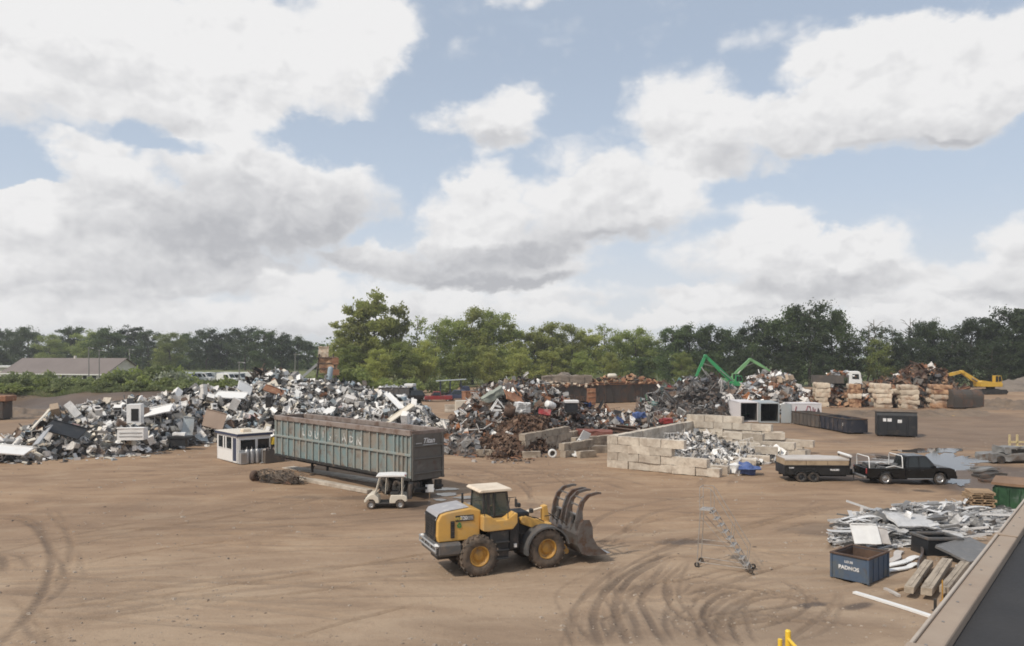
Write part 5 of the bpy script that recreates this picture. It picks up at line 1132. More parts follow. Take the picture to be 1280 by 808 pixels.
# ------------------------------------------------------------------ concrete block walls
def block_protos(mat, n=4, L=1.8, W=.62, HH=.61, am=.03, gr=4):
    out = []
    for i in range(n):
        mb = MB().gbox((0, 0, HH / 2), (L - .03, W - .02, HH - .012), gr).dent(am, 1.7, 20 + i); out.append(mb.mesh('concrete_block', [mat]))
    return out
CB = block_protos('concrete'); CW = block_protos('concrete_weathered', am=.05)
def block(me, x, y, z, rz, label, group, tilt=(0, 0), sc=1.0):
    o = bpy.data.objects.new('concrete_block', me); COL.objects.link(o); o.location = (x, y, z); o.rotation_euler = (tilt[0] + rng.gauss(0, .008), tilt[1] + rng.gauss(0, .008), rz + rng.gauss(0, .022))
    o.scale = sc if hasattr(sc, '__len__') else (sc,) * 3; tag(o, label, 'concrete block', group); return o
ORD = ['first', 'second', 'third', 'fourth', 'fifth', 'sixth', 'seventh', 'eighth', 'ninth', 'tenth', 'eleventh', 'twelfth', 'thirteenth', 'fourteenth']
CRS = ['bottom', 'second', 'third', 'fourth', 'fifth', 'sixth']
def block_wall(p, ang, counts, meshes, wall, corner, group, start=None, L=1.8, HH=.61):
    "counts[c] = number of blocks in course c"
    d = Vector((math.cos(ang), math.sin(ang), 0)); z0 = gz1(p[0], p[1]) - .03
    for c, n in enumerate(counts):
        s0 = (0 if start is None else start[c]) + (.0 if c % 2 == 0 else .9)
        if c % 2 == 1 and (start is None or start[c] == 0):
            q = Vector((p[0], p[1], 0)) + d * .45; o = block(rng.choice(meshes), q.x, q.y, z0 + c * HH, ang, f'half-length end block in {CRS[c]} course of {wall}', group, sc=(.5, 1, 1))
        for i in range(n):
            q = Vector((p[0], p[1], 0)) + d * (s0 + L * (i + .5)); pr = Vector((-d.y, d.x, 0)) * rng.gauss(0, .055); q += pr
            block(rng.choice(meshes), q.x, q.y, z0 + c * HH, ang, f'{ORD[i]} block from {corner}, {CRS[c]} course of {wall}', group)
GB = 'pale concrete blocks of the walled bay'
A1 = math.atan2(-.573, .82); A2 = math.atan2(.82, .573)
block_wall((7.6, 59.6), A1, [5, 4, 3, 3], CB, 'the bay front wall', 'outer corner', GB)
block_wall((8.1, 60.1), A2, [9, 9, 9, 9], CB, 'the bay side wall', 'front corner', GB)
block_wall((17.0, 73.6), A1, [6, 6, 5, 4, 3], CB, 'the bay back wall', 'far end', GB)
block_wall((19.3, 69.2), A1, [4, 3, 2], CB, 'the bay inner step', 'far end', GB)
GLb = 'loose concrete blocks around the walled bay'
for px, py, D, rz, z, lb, tl in [(896, 591, None, -.55, 0, 'loose pale block lying at the foot of the bay front wall', (.05, 0)), (868, 592, None, -.5, 0, 'loose crumbling block lying just before the bay front wall', (.1, .06)), (936, 566, 66, -.1, .55, 'single pale block standing on the rubble inside the bay', (0, .05)), (948, 578, 61.5, -.3, .0, 'large pale block lying beside the blue tarp', (0, 0)), (958, 573, 62.5, -.25, .58, 'pale block balanced above the block by the blue tarp', (0, 0)), (930, 583, 59.8, -.4, 0, 'grey-stained block half buried beside the blue tarp', (.12, .1)), (990, 566, None, -.2, 0, 'tumbled block at the outer end of the bay back wall', (.1, 0)), (1001, 570, None, .5, 0, 'outermost tumbled block behind the dump trailer', (0, .1)), (968, 556, 68.5, -.3, 1.15, 'pale block on the low step of the bay back wall', (0, 0)),
    (905, 582, 58.6, -.6, .0, 'block leaning at the right end of the bay front wall', (.18, .1))]:
    p = G(px, py) if D is None else P(px, D); block(rng.choice(CB), p.x, p.y, gz1(p.x, p.y) + z, rz, lb, GLb, tl)
GW = 'weathered low block walls of the mixed heap'
block_wall((.9, 66.2), R(60), [6, 6, 5], CW, 'the low wall beside the brown shreds', 'near end', GW)
block_wall((4.2, 64.8), R(50), [3, 2], CW, 'the short wall behind the white wheel rim', 'near end', GW)
block_wall((5.6, 69.5), R(35), [4, 4], CW, 'the low wall behind the rust-red slab', 'near end', GW)
for px, py, rz, lb in [(748, 566, .35, 'weathered block left of the bay front corner'), (733, 572, .5, 'weathered block lying beyond the white beam'), (664, 572, .2, 'weathered block at the toe of the brown shreds'), (607, 571, -.1, 'long weathered block at the foot of the mixed heap'), (566, 533, .1, 'block standing beside the rear of the long trailer'), (548, 540, .2, 'dark block in the rubble behind the long trailer'), (760, 520, .2, 'weathered block among the rusty beams')]:
    p = G(px, py); block(rng.choice(CW), p.x, p.y, gz1(p.x, p.y) - .02, rz, lb, GW, sc=rng.uniform(.85, 1.1))

# tan block piers of the far bays
PB = []
for i, (mt) in enumerate(['block_pale', 'block_pale', 'block_rust', 'block_pale']):
    mb = MB(); mb.gbox((0, 0, .37), (2.9, 1.5, .72), 6)
    mb.v = [(x * (1 - .06 * (abs(z - .37) / .36) ** 2), y * (1 - .09 * (abs(z - .37) / .36) ** 2), z) for x, y, z in mb.v]; mb.dent(.16, 1.0, 33 + i).dent(.05, 3.0, 5 + i); PB.append(mb.mesh('concrete_block', [mt]))
GP = 'bulging tan blocks stacked as piers of the far bays'
for j, (px, D, w_, nc, mts, nm) in enumerate([(1028, 117.5, .66, 5, (0, 1), 'pier beside the white container'), (1069, 117, .58, 5, (2, 2, 1), 'rust-stained pier below the white lorry'), (1103, 116.5, .84, 5, (0, 3, 1), 'broad pier right of the white lorry'), (1135, 116, .90, 5, (0, 1, 3), 'pale pier above the black dumpster'), (1177, 116, 1.0, 5, (2, 3, 0), 'rusty-topped pier beside the dark roll-off')]):
    p = P(px, D); z0 = gz1(p.x, p.y)
    for dpt in range(2):
        for c in range(nc):
            o = bpy.data.objects.new('concrete_block', PB[mts[(c + dpt) % len(mts)] if not (c == nc - 1 and j == 4) else 2]); COL.objects.link(o); q = P(px, D + dpt * 2.0)
            o.location = (q.x - dpt * .5 + rng.gauss(0, .12), q.y + rng.gauss(0, .08), z0 - .05 + c * .72); o.rotation_euler = (rng.gauss(0, .02), rng.gauss(0, .02), rng.gauss(-.2, .09) + (PI if rng.random() < .5 else 0)); o.scale = (w_ * rng.uniform(.86, 1.10), w_ * rng.uniform(.9, 1.1), rng.uniform(.95, 1.06))
            tag(o, f'{"front" if dpt == 0 else "rear"} tan block, {CRS[c] if c < nc - 1 else "top"} course, {nm}', 'concrete block', GP)

# ------------------------------------------------------------------ boxes, bins and containers
def open_box(root, L, W, Hh, mat, inner, rib=.9, t=.08, z0=.12, rim='bay_steel', ribs=True, name='shell'):
    mb = MB()
    for sy in (-1, 1): mb.box((0, sy * (W / 2 - t / 2), z0 + Hh / 2), (L, t, Hh))
    for sx in (-1, 1): mb.box((sx * (L / 2 - t / 2), 0, z0 + Hh / 2), (t, W - 2 * t, Hh))
    mb.box((0, 0, z0 + .04), (L - 2 * t, W - 2 * t, .08)); sh = mb.build(name, mat, root)
    if ribs:
        n = max(2, int(L / rib))
        for sy in (-1, 1):
            mb = MB()
            for i in range(n + 1): mb.box((lerp(-L / 2 + .08, L / 2 - .08, i / n), sy * (W / 2 + .045), z0 + Hh / 2 - .04), (.12, .088, Hh - .16), ch=.015)
            mb.build('ribs', mat, root) if False else None
            for i in range(n + 1): MB().box((lerp(-L / 2 + .08, L / 2 - .08, i / n), sy * (W / 2 + .045), z0 + Hh / 2 - .04), (.12, .088, Hh - .16), ch=.015).build('rib', mat, root)
    mb = MB()
    for sy in (-1, 1): mb.box((0, sy * (W / 2), z0 + Hh + .03), (L + .12, .14, .12), ch=.02)
    for sx in (-1, 1): mb.box((sx * (L / 2), 0, z0 + Hh + .03), (.14, W - .15, .12), ch=.02)
    mb.build('rim', rim, root)
    for sy in (-.5, .5): MB().box((0, sy * W * .6, z0 / 2), (L - .2, .14, z0)).build('skid', 'chassis_black', root)
    return sh
def heap_load(root, L, W, z, hgt, mat, seed, nm='scrap_load', n=90, mats=None):
    r = random.Random(seed); mb = MB()
    for i in range(n):
        x = r.uniform(-.5, .5) * L; y = r.uniform(-.5, .5) * W; zz = z + hgt * (1 - (2 * x / L) ** 4) * (1 - (2 * y / W) ** 2) * r.uniform(.3, 1)
        mb.box((x, y, zz), (r.uniform(.2, 1.3), r.uniform(.15, .7), r.uniform(.05, .4)), (r.uniform(-.7, .7), r.uniform(-.7, .7), r.uniform(0, 6)), r.randrange(len(mats)) if mats else 0)
    mb.box((0, 0, z - .1), (L, W, .1)); o = mb.build(nm, mats or [mat], root); o['kind'] = 'stuff'; return o

# two shipping containers
def ship(nm, label, p, rz, side_mat, depth=6.06, doors=True):
    t = thing(nm, label, 'container', (p.x, p.y, gz1(p.x, p.y)), rz); Wd, Hc = 2.44, 2.6      # opening at local -y, depth along +y
    mb = MB()
    for sx in (-1, 1):
        mb.box((sx * (Wd / 2 - .03), depth / 2, Hc / 2), (.04, depth - .1, Hc - .1))
        for i in range(int((depth - .4) / .24)): mb.box((sx * (Wd / 2 - .005), .3 + i * .24, Hc / 2), (.03, .11, Hc - .32))
    mb.box((0, depth / 2, Hc - .04), (Wd - .1, depth - .1, .05)).box((0, depth - .06, Hc / 2), (Wd - .1, .04, Hc - .1)); w_ = mb.build('wall', side_mat, t)
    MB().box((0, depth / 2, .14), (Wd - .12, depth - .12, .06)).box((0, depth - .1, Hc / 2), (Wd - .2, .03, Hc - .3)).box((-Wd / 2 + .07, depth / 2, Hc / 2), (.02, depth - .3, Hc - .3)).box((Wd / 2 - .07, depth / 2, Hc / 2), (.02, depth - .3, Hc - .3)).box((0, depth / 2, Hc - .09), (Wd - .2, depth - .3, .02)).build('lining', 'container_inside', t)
    mb = MB()
    for sx in (-1, 1):
        for y in (.06, depth - .06): mb.box((sx * (Wd / 2 - .05), y, Hc / 2), (.14, .14, Hc), ch=.01)
        for z in (.08, Hc - .06): mb.box((sx * (Wd / 2 - .04), depth / 2, z), (.12, depth - .3, .13))
    for z in (.08, Hc - .06):
        for y in (.06, depth - .06): mb.box((0, y, z), (Wd - .25, .13, .14))
    mb.build('frame', side_mat, t); return t, w_
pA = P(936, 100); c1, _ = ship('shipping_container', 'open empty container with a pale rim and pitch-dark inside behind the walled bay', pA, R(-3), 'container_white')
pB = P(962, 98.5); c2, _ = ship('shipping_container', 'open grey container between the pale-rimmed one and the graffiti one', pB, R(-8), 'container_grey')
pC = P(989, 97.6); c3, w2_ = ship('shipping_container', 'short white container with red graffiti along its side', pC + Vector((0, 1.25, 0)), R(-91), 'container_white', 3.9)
d_ = MB().box((0, 0, 1.3), (1.25, .06, 2.45), ch=.01).build('door', 'container_grey', c3); d_.location = (1.26, -.62, 0); d_.rotation_euler = (0, 0, R(84))
d2 = MB().box((0, 0, 1.3), (1.2, .06, 2.4), ch=.01).build('door', 'container_white', c1); d2.location = (-1.24, -.55, 0); d2.rotation_euler = (0, 0, R(80))
def scrawl(par, pts, mat, r=.05):
    o = MB().tube([Vector((1.245, .1 + y * .66, z)) for y, z in pts], r, 5).build('graffiti', mat, par); return o
scrawl(w2_, [(.9, 2.2), (.7, 1.6), (.65, .9), (.9, .7), (1.3, .9), (1.5, 1.3), (1.2, 1.5), (1.1, 1.1), (1.5, .85), (1.9, 1.3)], 'graffiti_red', .06)
scrawl(w2_, [(2.0, 1.5), (2.2, 1.1), (2.5, 1.5), (2.3, 1.65), (2.2, .9), (2.5, .8)], 'graffiti_red')
scrawl(w2_, [(2.7, .8), (2.8, 1.7), (3.1, 2.25), (3.5, 2.2), (3.7, 1.6), (3.75, .9), (3.4, .75), (3.0, .9)], 'graffiti_red', .055)
scrawl(w2_, [(4.1, .8), (4.1, 2.1), (4.25, 1.3), (4.5, 1.9), (4.5, .8)], 'graffiti_red'); scrawl(w2_, [(5.05, .8), (5.0, 1.5), (5.1, 2.0), (5.3, 1.6), (5.25, .8)], 'graffiti_dark', .08)

def rolloff(label, cat, a, b, W, Hh, mat, name='roll_off_container', **kw):
    "open steel container whose near long side runs from a to b"
    a = Vector(a); b = Vector(b); d = (b - a); L = d.length; d.normalize(); nn = Vector((-d.y, d.x, 0))
    if nn.y < 0: nn = -nn
    c = (a + b) / 2 + nn * W / 2; t = thing(name, label, cat, (c.x, c.y, gz1(c.x, c.y)), math.atan2(d.y, d.x)); open_box(t, L, W, Hh, mat, 'bin_rust', **kw); return t, L
a_, b_ = G(990, 530), G(1024, 536); t, L = rolloff('mud-stained brownish low roll-off container just before the white graffiti container', 'roll-off container', a_, b_, 2.3, 1.45, 'dumpster_brown')
a_, b_ = G(1025.5, 536.3), G(1059, 543); t, L = rolloff('dark navy low roll-off container end to end with the brownish one', 'roll-off container', a_, b_, 2.3, 1.45, 'dumpster_navy')
for ch in t.children:
    if ch.name.startswith('shell'): text('40', .42, 'letter_white', ch, (L / 2 - 1.1, -1.157, .95), (R(90), 0, 0), bold=.01)
# black dumpster
p = P(1126, 81.9); t = thing('dumpster', 'tall black closed dumpster with white stickers standing alone on the dirt', 'dumpster', (p.x, p.y + 1.1, gz1(p.x, p.y)), R(-20))
MB().prism([(-1.15, .15), (1.1, .15), (1.15, 1.9), (.9, 2.5), (-1.0, 2.62), (-1.15, 2.3)], -1.95, 1.95, axis='x').build('body', 'dumpster_black', t, .03)
for x in (-1.9, -1.0, 0, 1.0, 1.9): MB().box((x, -1.185, 1.25), (.12, .07, 2.1), ch=.015).build('rib', 'dumpster_black', t)
MB().box((0, -.02, 2.60), (4.0, 2.1, .07), (R(-3.5), 0, 0), ch=.02).build('lid', 'chassis_black', t); MB().box((-.95, -1.20, 1.82), (.85, .02, .34), ch=.0).build('sticker', 'letter_white', t); MB().box((.22, -1.20, 1.70), (.48, .02, .34)).build('sticker', 'letter_white', t)
MB().box((-.35, -1.2, .5), (1.2, .05, .5)).build('hatch', 'chassis_black', t)
for x in (-1.4, 1.4): MB().box((x, 0, .075), (.2, 2.1, .15)).build('skid', 'chassis_black', t)
# dark half-round tank-like roll-off right of the piers
p = P(1210, 114); t = thing('roll_off_container', 'rounded dark brown roll-off container at the end of the tan piers', 'roll-off container', (p.x, p.y + 1.2, gz1(p.x, p.y) + .05), R(3))
pr = [(-1.25, .2), (1.25, .2), (1.3, 1.4)] + [(1.3 * math.cos(a), 1.7 + 1.15 * math.sin(a)) for a in np.linspace(0, PI, 9)] + [(-1.3, 1.4)]
MB().prism([(float(a), float(b)) for a, b in pr], -2.35, 2.35, axis='x').build('shell', 'bay_steel', t, .03)
for x in (-2.3, -.8, .8, 2.3): MB().prism([(float(a * 1.03), float(b * 1.015)) for a, b in pr], x - .06, x + .06, axis='x').build('rib', 'bay_steel', t)
t = thing('steel_beam', 'short pale yellow beam lying in front of the dark rounded container', 'beam', G(1202, 521.5, .2), R(2)); MB().box((0, 0, .0), (2.6, .5, .42), ch=.03).build('bar', 'excavator_yellow', t)
# big steel bays with orange scrap in the middle distance
GBAY = None
def bay(label, px0, px1, D0, D1, W, Hh, load, seed, hg=1.2, mats=None, mat='bay_steel', rim='rust_orange'):
    a, b = P(px0, D0), P(px1, D1); t, L = rolloff(label, 'steel bay', a, b, W, Hh, mat, 'scrap_bay', rib=1.6, rim=rim)
    heap_load(t, L + .3, W + .3, Hh - .05, hg, load, seed, n=230, mats=mats); return t
bay('long dark steel bay heaped with orange rusty scrap behind the middle of the yard', 738, 828, 139, 146, 4.0, 3.6, 'rust_orange', 1, 1.5, ['rust_orange', 'block_rust', 'block_rust', 'soil', 'bay_steel'])
bay('dark steel bay with a brown stained wall left of the orange-topped bay', 676, 736, 135, 139, 4.0, 3.3, 'bay_steel', 2, .7, ['bay_steel', 'soil_grey', 'block_rust', 'block_pale'])
t = thing('bay_gate', 'upright orange rusted plate end between the two long steel bays', 'gate', P(739, 133.5), R(4)); MB().gbox((0, 0, 1.5), (1.5, .5, 3.0), 4).dent(.08, 1.2, 3).build('plate', 'rust_orange', t)
for z in (.6, 1.5, 2.4): MB().box((0, -.32, z), (1.4, .14, .12), ch=.02).build('crossbar', 'block_rust', t)
# grey covered block on the left bay
t = thing('tarped_stack', 'large grey tarp-covered stack on the brown-walled steel bay', 'tarp', P(707, 140.5, 3.35), R(4)); mb = MB().gbox((0, 0, .75), (9.0, 3.6, 2.0), 8).dent(.38, .55, 6).dent(.1, 2, 7); mb.build('cover', 'soil_grey', t); mb = MB()
for x in (-2.9, .4, 3.2): mb.tube([(x, -1.98, -.1), (x, -1.95, 1.2), (x, -1.4, 1.95), (x, 0, 2.0), (x, 1.5, 1.9)], .05, 5)
mb.build('strap', 'bay_steel', t)
t = thing('propane_tank', 'small cream tank sitting on top of the orange scrap', 'tank', P(765, 142, 5.0), R(10)); MB().lathe([(0, -.9), (.35, -.8), (.45, -.55), (.45, .55), (.35, .8), (0, .9)], 16, 0, 'x').build('shell', 'cream_paint', t); MB().box((-.4, 0, -.4), (.15, .6, .3)).box((.4, 0, -.4), (.15, .6, .3)).build('cradle', 'bay_steel', t)

# ------------------------------------------------------------------ cranes and lorries in the distance
def boxlink(a, b, w, h0, h1, nm, mat, par):
    a = Vector(a); b = Vector(b); d = b - a; L = d.length; q = d.normalized(); X = Matrix.Translation(a) @ Matrix(((q.x, -q.z, 0, 0), (0, 0, 1, 0), (q.z, q.x, 0, 0), (0, 0, 0, 1))) if False else None
    u = q; v = Vector((-q.z, 0, q.x)); mb = MB()
    pts = [a - v * h0 * .5, a + v * h0 * .5, a + u * L * .45 + v * max(h0, h1) * .62, b + v * h1 * .5, b - v * h1 * .5, a + u * L * .45 - v * max(h0, h1) * .5]
    mb.prism([(p.x, p.z) for p in pts], a.y - w / 2, a.y + w / 2); return mb.build(nm, mat, par, .02)
def handler(label, base_px, D, elbow, tip, mat, rz_cab=0, grab=True, root_dx=0):
    p = P(base_px, D); z0 = gz1(p.x, p.y); t = thing('material_handler', label, 'crane', (p.x, p.y, z0))
    for y in (-1.1, 1.1): MB().prism([(-2.4, .05), (2.4, .05), (2.7, .45), (2.4, .95), (-2.4, .95), (-2.7, .45)], y - .3, y + .3).build('track', 'chassis_black', t)
    MB().box((0, 0, .8), (2.6, 1.6, .5), ch=.06).cyl((0, 0, .95), (0, 0, 1.5), .8, n=16).build('undercarriage', 'chassis_black', t)
    MB().prism([(-2.6, 1.5), (1.6, 1.5), (1.7, 2.2), (.4, 2.35), (-2.3, 2.75), (-2.75, 2.4)], -1.3, 1.3).build('upperstructure', mat, t, .05)
    c_ = thing('cab', None, None, (.8, -.75, 2.2)); c_.parent = t; MB().prism([(-.6, 0), (.7, 0), (.8, .6), (.6, 1.5), (-.6, 1.55)], -.5, .5).build('shell', mat, c_, .04); pane([(.05, -.515, .3), (.68, -.515, .4), (.52, -.515, 1.4), (.05, -.515, 1.4)], 'window', c_, .01); pane([(-.55, -.515, .3), (-.05, -.515, .3), (-.05, -.515, 1.4), (-.55, -.515, 1.4)], 'window', c_, .01)
    s0 = Vector((root_dx, .3, 2.2)); el = Vector(((elbow[0] - base_px) * D / F, .3, ZY(elbow[1], D) - z0)); ti = Vector(((tip[0] - base_px) * D / F, .3, ZY(tip[1], D) - z0))
    boxlink(s0, el, .5, .75, .6, 'boom', mat, t); boxlink(el, ti, .42, .6, .32, 'stick', mat, t)
    MB().cyl(s0 + Vector((.4, -.45, -.2)), s0.lerp(el, .5) + Vector((0, -.45, -.1)), .10, n=8).cyl(s0.lerp(el, .45) + Vector((0, .45, .45)), el.lerp(ti, .35) + Vector((0, .45, .3)), .08, n=8).build('ram', 'steel_bright', t); MB().cyl(el + Vector((0, -.5, 0)), el + Vector((0, .5, 0)), .32, n=14).build('pin', mat, t)
    if grab:
        g_ = thing('grab', None, None, ti); g_.parent = t; MB().cyl((0, 0, 0), (0, 0, -.9), .16, n=8).build('rotator', 'chassis_black', g_)
        for i in range(4):
            a = i * PI / 2; MB().tube([(.15 * math.cos(a), .15 * math.sin(a), -.8), (.75 * math.cos(a), .75 * math.sin(a), -1.2), (.6 * math.cos(a), .6 * math.sin(a), -1.9), (.15 * math.cos(a), .15 * math.sin(a), -2.3)], .11, 6, r2=.05).build('tine', 'bay_steel', g_)
    return t
handler('green material handler with its folded arm hanging over the tangled heap', 917, 165, (882, 445), (868, 476), 'handler_green')
handler('pale green material handler arm reaching towards the heap behind the containers', 913, 172, (938, 449.5), (963, 464), 'handler_pale_green')
t = handler('yellow excavator with its arched arm reaching left over the piers', 1238, 152, (1203, 465), (1176, 471), 'excavator_yellow', grab=False, root_dx=-2.0)
MB().prism([(-.5, -1.9), (.6, -1.7), (.5, -.6), (.1, .1), (-.3, .05)], -.1, .9).build('bucket', 'bay_steel', t).location = ((1174 - 1238) * 152 / F, 0, ZY(470, 152) - gz1(P(1238, 152).x, 152))
# white lorry cab on the raised scrap behind the piers
p = P(1052, 126); zl = 3.35; t = thing('lorry', 'white cab-over lorry loaded with scrap standing high behind the tan piers', 'lorry', (p.x, p.y, zl), R(-18))
MB().prism([(1.0, .75), (2.9, .75), (3.0, 1.3), (2.75, 2.6), (2.5, 2.85), (1.05, 2.85)], -1.2, 1.2).build('cab', 'white_paint', t, .08); pane([(2.99, -1.0, 1.55), (2.99, 1.0, 1.55), (2.77, 1.0, 2.5), (2.77, -1.0, 2.5)], 'windscreen', t, .03); pane([(1.5, -1.21, 1.6), (2.55, -1.21, 1.55), (2.45, -1.21, 2.4), (1.5, -1.21, 2.4)], 'window', t, .02); MB().box((3.0, 0, .75), (.2, 2.3, .4), ch=.05).build('bumper', 'zinc', t); MB().box((2.9, -1.4, 2.0), (.15, .25, .5), ch=.03).build('mirror', 'loader_black', t)
MB().box((-.8, 0, .65), (6.6, 1.0, .3)).build('chassis', 'chassis_black', t); bx_ = MB().box((-2.2, -1.2, 1.5), (4.8, .08, 1.3)).box((-2.2, 1.2, 1.5), (4.8, .08, 1.3)).box((-4.6, 0, 1.5), (.08, 2.4, 1.3)).box((.2, 0, 1.6), (.08, 2.4, 1.5)).box((-2.2, 0, .88), (4.8, 2.4, .08)).build('tipper_body', 'dumpster_brown', t); heap_load(t, 4.4, 2.1, 2.0, .9, None, 5, n=50, mats=['soil_grey', 'zinc', 'rust_orange'])
for x in (2.1, -1.6, -2.9):
    for sy in (-1, 1): wheel(t, (x, sy * 1.05, .5), .5, .32, .28, 'rubber', 'zinc', sy, 16, .02, 6)
# vehicles parked under the trees
def car(root, L, W, Hh, mat, cab0, cab1, hood=.9):
    MB().prism([(-L / 2, .35), (L / 2, .35), (L / 2, hood * .8), (L / 2 - .2, hood), (cab1 + .5, hood + .05), (-L / 2 + .05, hood + .02)], -W / 2, W / 2).build('body', mat, root, .06)
    w2 = W / 2 * .82; q = [(cab0, -W / 2 * .96, hood), (cab0, W / 2 * .96, hood), (cab0 + .25, w2, Hh), (cab0 + .25, -w2, Hh), (cab1 + .6, -W / 2 * .96, hood), (cab1 + .6, W / 2 * .96, hood), (cab1, w2, Hh), (cab1, -w2, Hh)]
    MB().add(q, [(0, 1, 2, 3), (4, 5, 6, 7), (3, 2, 6, 7), (0, 3, 7, 4), (1, 2, 6, 5), (0, 1, 5, 4)]).build('cabin', mat, root, .06)
    for sy in (-1, 1): pane([(cab0 + .2, sy * W / 2 * .96, hood + .08), (cab1 + .42, sy * W / 2 * .96, hood + .08), (cab1 - .02, sy * w2 * 1.03, Hh - .1), (cab0 + .32, sy * w2 * 1.03, Hh - .1)], 'window', root, .02)
    pane([(cab1 + .57, -W * .42, hood + .08), (cab1 + .57, W * .42, hood + .08), (cab1 + .06, W * .37, Hh - .08), (cab1 + .06, -W * .37, Hh - .08)], 'windscreen', root, .03)
    for x in (-L / 2 + .95, L / 2 - 1.0):
        for sy in (-1, 1): wheel(root, (x, sy * (W / 2 - .14), .38), .38, .26, .22, 'rubber', 'zinc', sy, 16, .012, 5)
p = P(548, 146); t = thing('pickup_truck', 'red pickup parked under the trees behind the mixed heap', 'pickup', (p.x, p.y, gz1(p.x, p.y)), R(186)); car(t, 5.4, 2.0, 1.9, 'red_paint', -.6, .9, 1.05); MB().box((2.7, 0, .55), (.14, 1.9, .3), ch=.05).build('bumper', 'white_paint', t)
for sy in (-1, 1): MB().box((2.66, sy * .7, .8), (.1, .4, .2)).build('headlight', 'letter_white', t)
for px_, D_, rz_, m_, Hh_, lb_ in [(523, 147, 8, 'truck_black', 2.1, 'black off-road car parked between the black lorry and the red pickup'), (572, 149, 176, 'navy_paint', 2.0, 'dark blue car parked right of the red pickup'), (596, 151, 4, 'loader_grey', 1.9, 'dark grey car parked behind the orange-brown container')]:
    p = P(px_, D_); t = thing('parked_car', lb_, 'car', (p.x, p.y, gz1(p.x, p.y)), R(rz_), 'cars parked under the trees'); car(t, 4.4, 1.9, Hh_, m_, -1.7, .7, 1.1)
p = P(514, 150); t = thing('lorry', 'black lorry with a white roof box parked behind the appliance heap', 'lorry', (p.x, p.y, gz1(p.x, p.y)), R(-12)); car(t, 5.0, 2.2, 2.7, 'truck_black', -1.2, .6, 1.3); MB().box((-.2, 0, 3.0), (1.9, 1.9, .55), ch=.08).build('roof_box', 'white_paint', t); MB().box((-2.9, 0, 1.3), (.8, 1.4, 1.6), ch=.05).build('tank', 'white_paint', t)
p = P(492, 148); t = thing('dumpster', 'long dark grey dumpster behind the crest of the appliance heap', 'dumpster', (p.x, p.y, gz1(p.x, p.y)), R(4)); open_box(t, 6.2, 2.3, 2.4, 'loader_grey', 'bin_rust'); heap_load(t, 5.8, 2.0, 2.3, .7, None, 9, n=40, mats=['zinc', 'white_paint'])
p = P(570, 156); t = thing('flatbed_lorry', 'blue-grey lorry with a canopy frame beside the red pickup', 'lorry', (p.x, p.y, gz1(p.x, p.y)), R(8)); MB().prism([(1.2, .7), (2.9, .7), (2.95, 1.4), (2.6, 2.5), (1.25, 2.6)], -1.1, 1.1).build('cab', 'navy_paint', t, .06); pane([(2.96, -.9, 1.45), (2.96, .9, 1.45), (2.66, .9, 2.4), (2.66, -.9, 2.4)], 'windscreen', t, .02); MB().box((-.6, 0, .85), (6.4, 1.2, .3)).box((-1.2, 0, 1.1), (4.6, 2.3, .12)).build('flatbed', 'chassis_black', t); MB().box((-1.0, 0, 3.75), (6.2, 2.6, .16), (0, R(-3), 0), ch=.03).build('canopy', 'container_grey', t)
for x in (-3.2, -1.2, 1.0):
    for sy in (-1, 1): MB().cyl((x, sy * 1.1, 1.1), (x, sy * 1.1, 3.75), .07, n=6).build('canopy_post', 'navy_paint', t)
for x in (2.0, -2.4):
    for sy in (-1, 1): wheel(t, (x, sy * 1.0, .48), .48, .3, .26, 'rubber', 'zinc', sy, 16, .015, 5)
a_, b_ = P(582, 141), P(618, 143); t, L = rolloff('orange-brown roll-off container behind the white block of the mixed heap', 'roll-off container', a_, b_, 2.4, 1.9, 'rust_orange', rim='rust_orange')
t = thing('water_tank', 'blocky white tank standing left of the mixed heap', 'tank', P(583, 112), R(12)); t.location.z = gz1(P(583, 112).x, 112); MB().gbox((0, 0, 1.15), (3.2, 1.6, 2.1), 4).dent(.06, .8, 8).build('shell', 'cream_paint', t, .04); MB().box((0, 0, .06), (2.9, 1.4, .12)).build('base', 'wood', t); MB().cyl((.8, 0, 2.2), (.8, 0, 2.42), .3, n=12).build('cap', 'zinc', t)
p = P(568, 118); t = thing('concrete_barrier', 'pale concrete barrier standing left of the white blocky tank', 'barrier', (p.x, p.y, gz1(p.x, p.y)), R(6)); MB().prism([(-.4, 0), (.4, 0), (.36, .25), (.16, .5), (.12, 1.2), (-.12, 1.2), (-.16, .5), (-.36, .25)], -1.5, 1.5, axis='x').build('body', 'concrete', t, .02)
# rusty corner of a truck body at the left edge
p = P(-22, 104); t = thing('roll_off_container', 'rust-orange topped container cut off by the left edge of the picture', 'roll-off container', (p.x, p.y, gz1(p.x, p.y)), R(4)); MB().box((0, 0, 2.9), (7.6, 2.6, .75), ch=.08).build('lid', 'rust_orange', t); MB().box((0, 0, 1.35), (6.6, 2.3, 2.3)).build('shell', 'bay_steel', t); MB().box((0, 0, .1), (6.4, 1.6, .2)).build('skid', 'chassis_black', t)

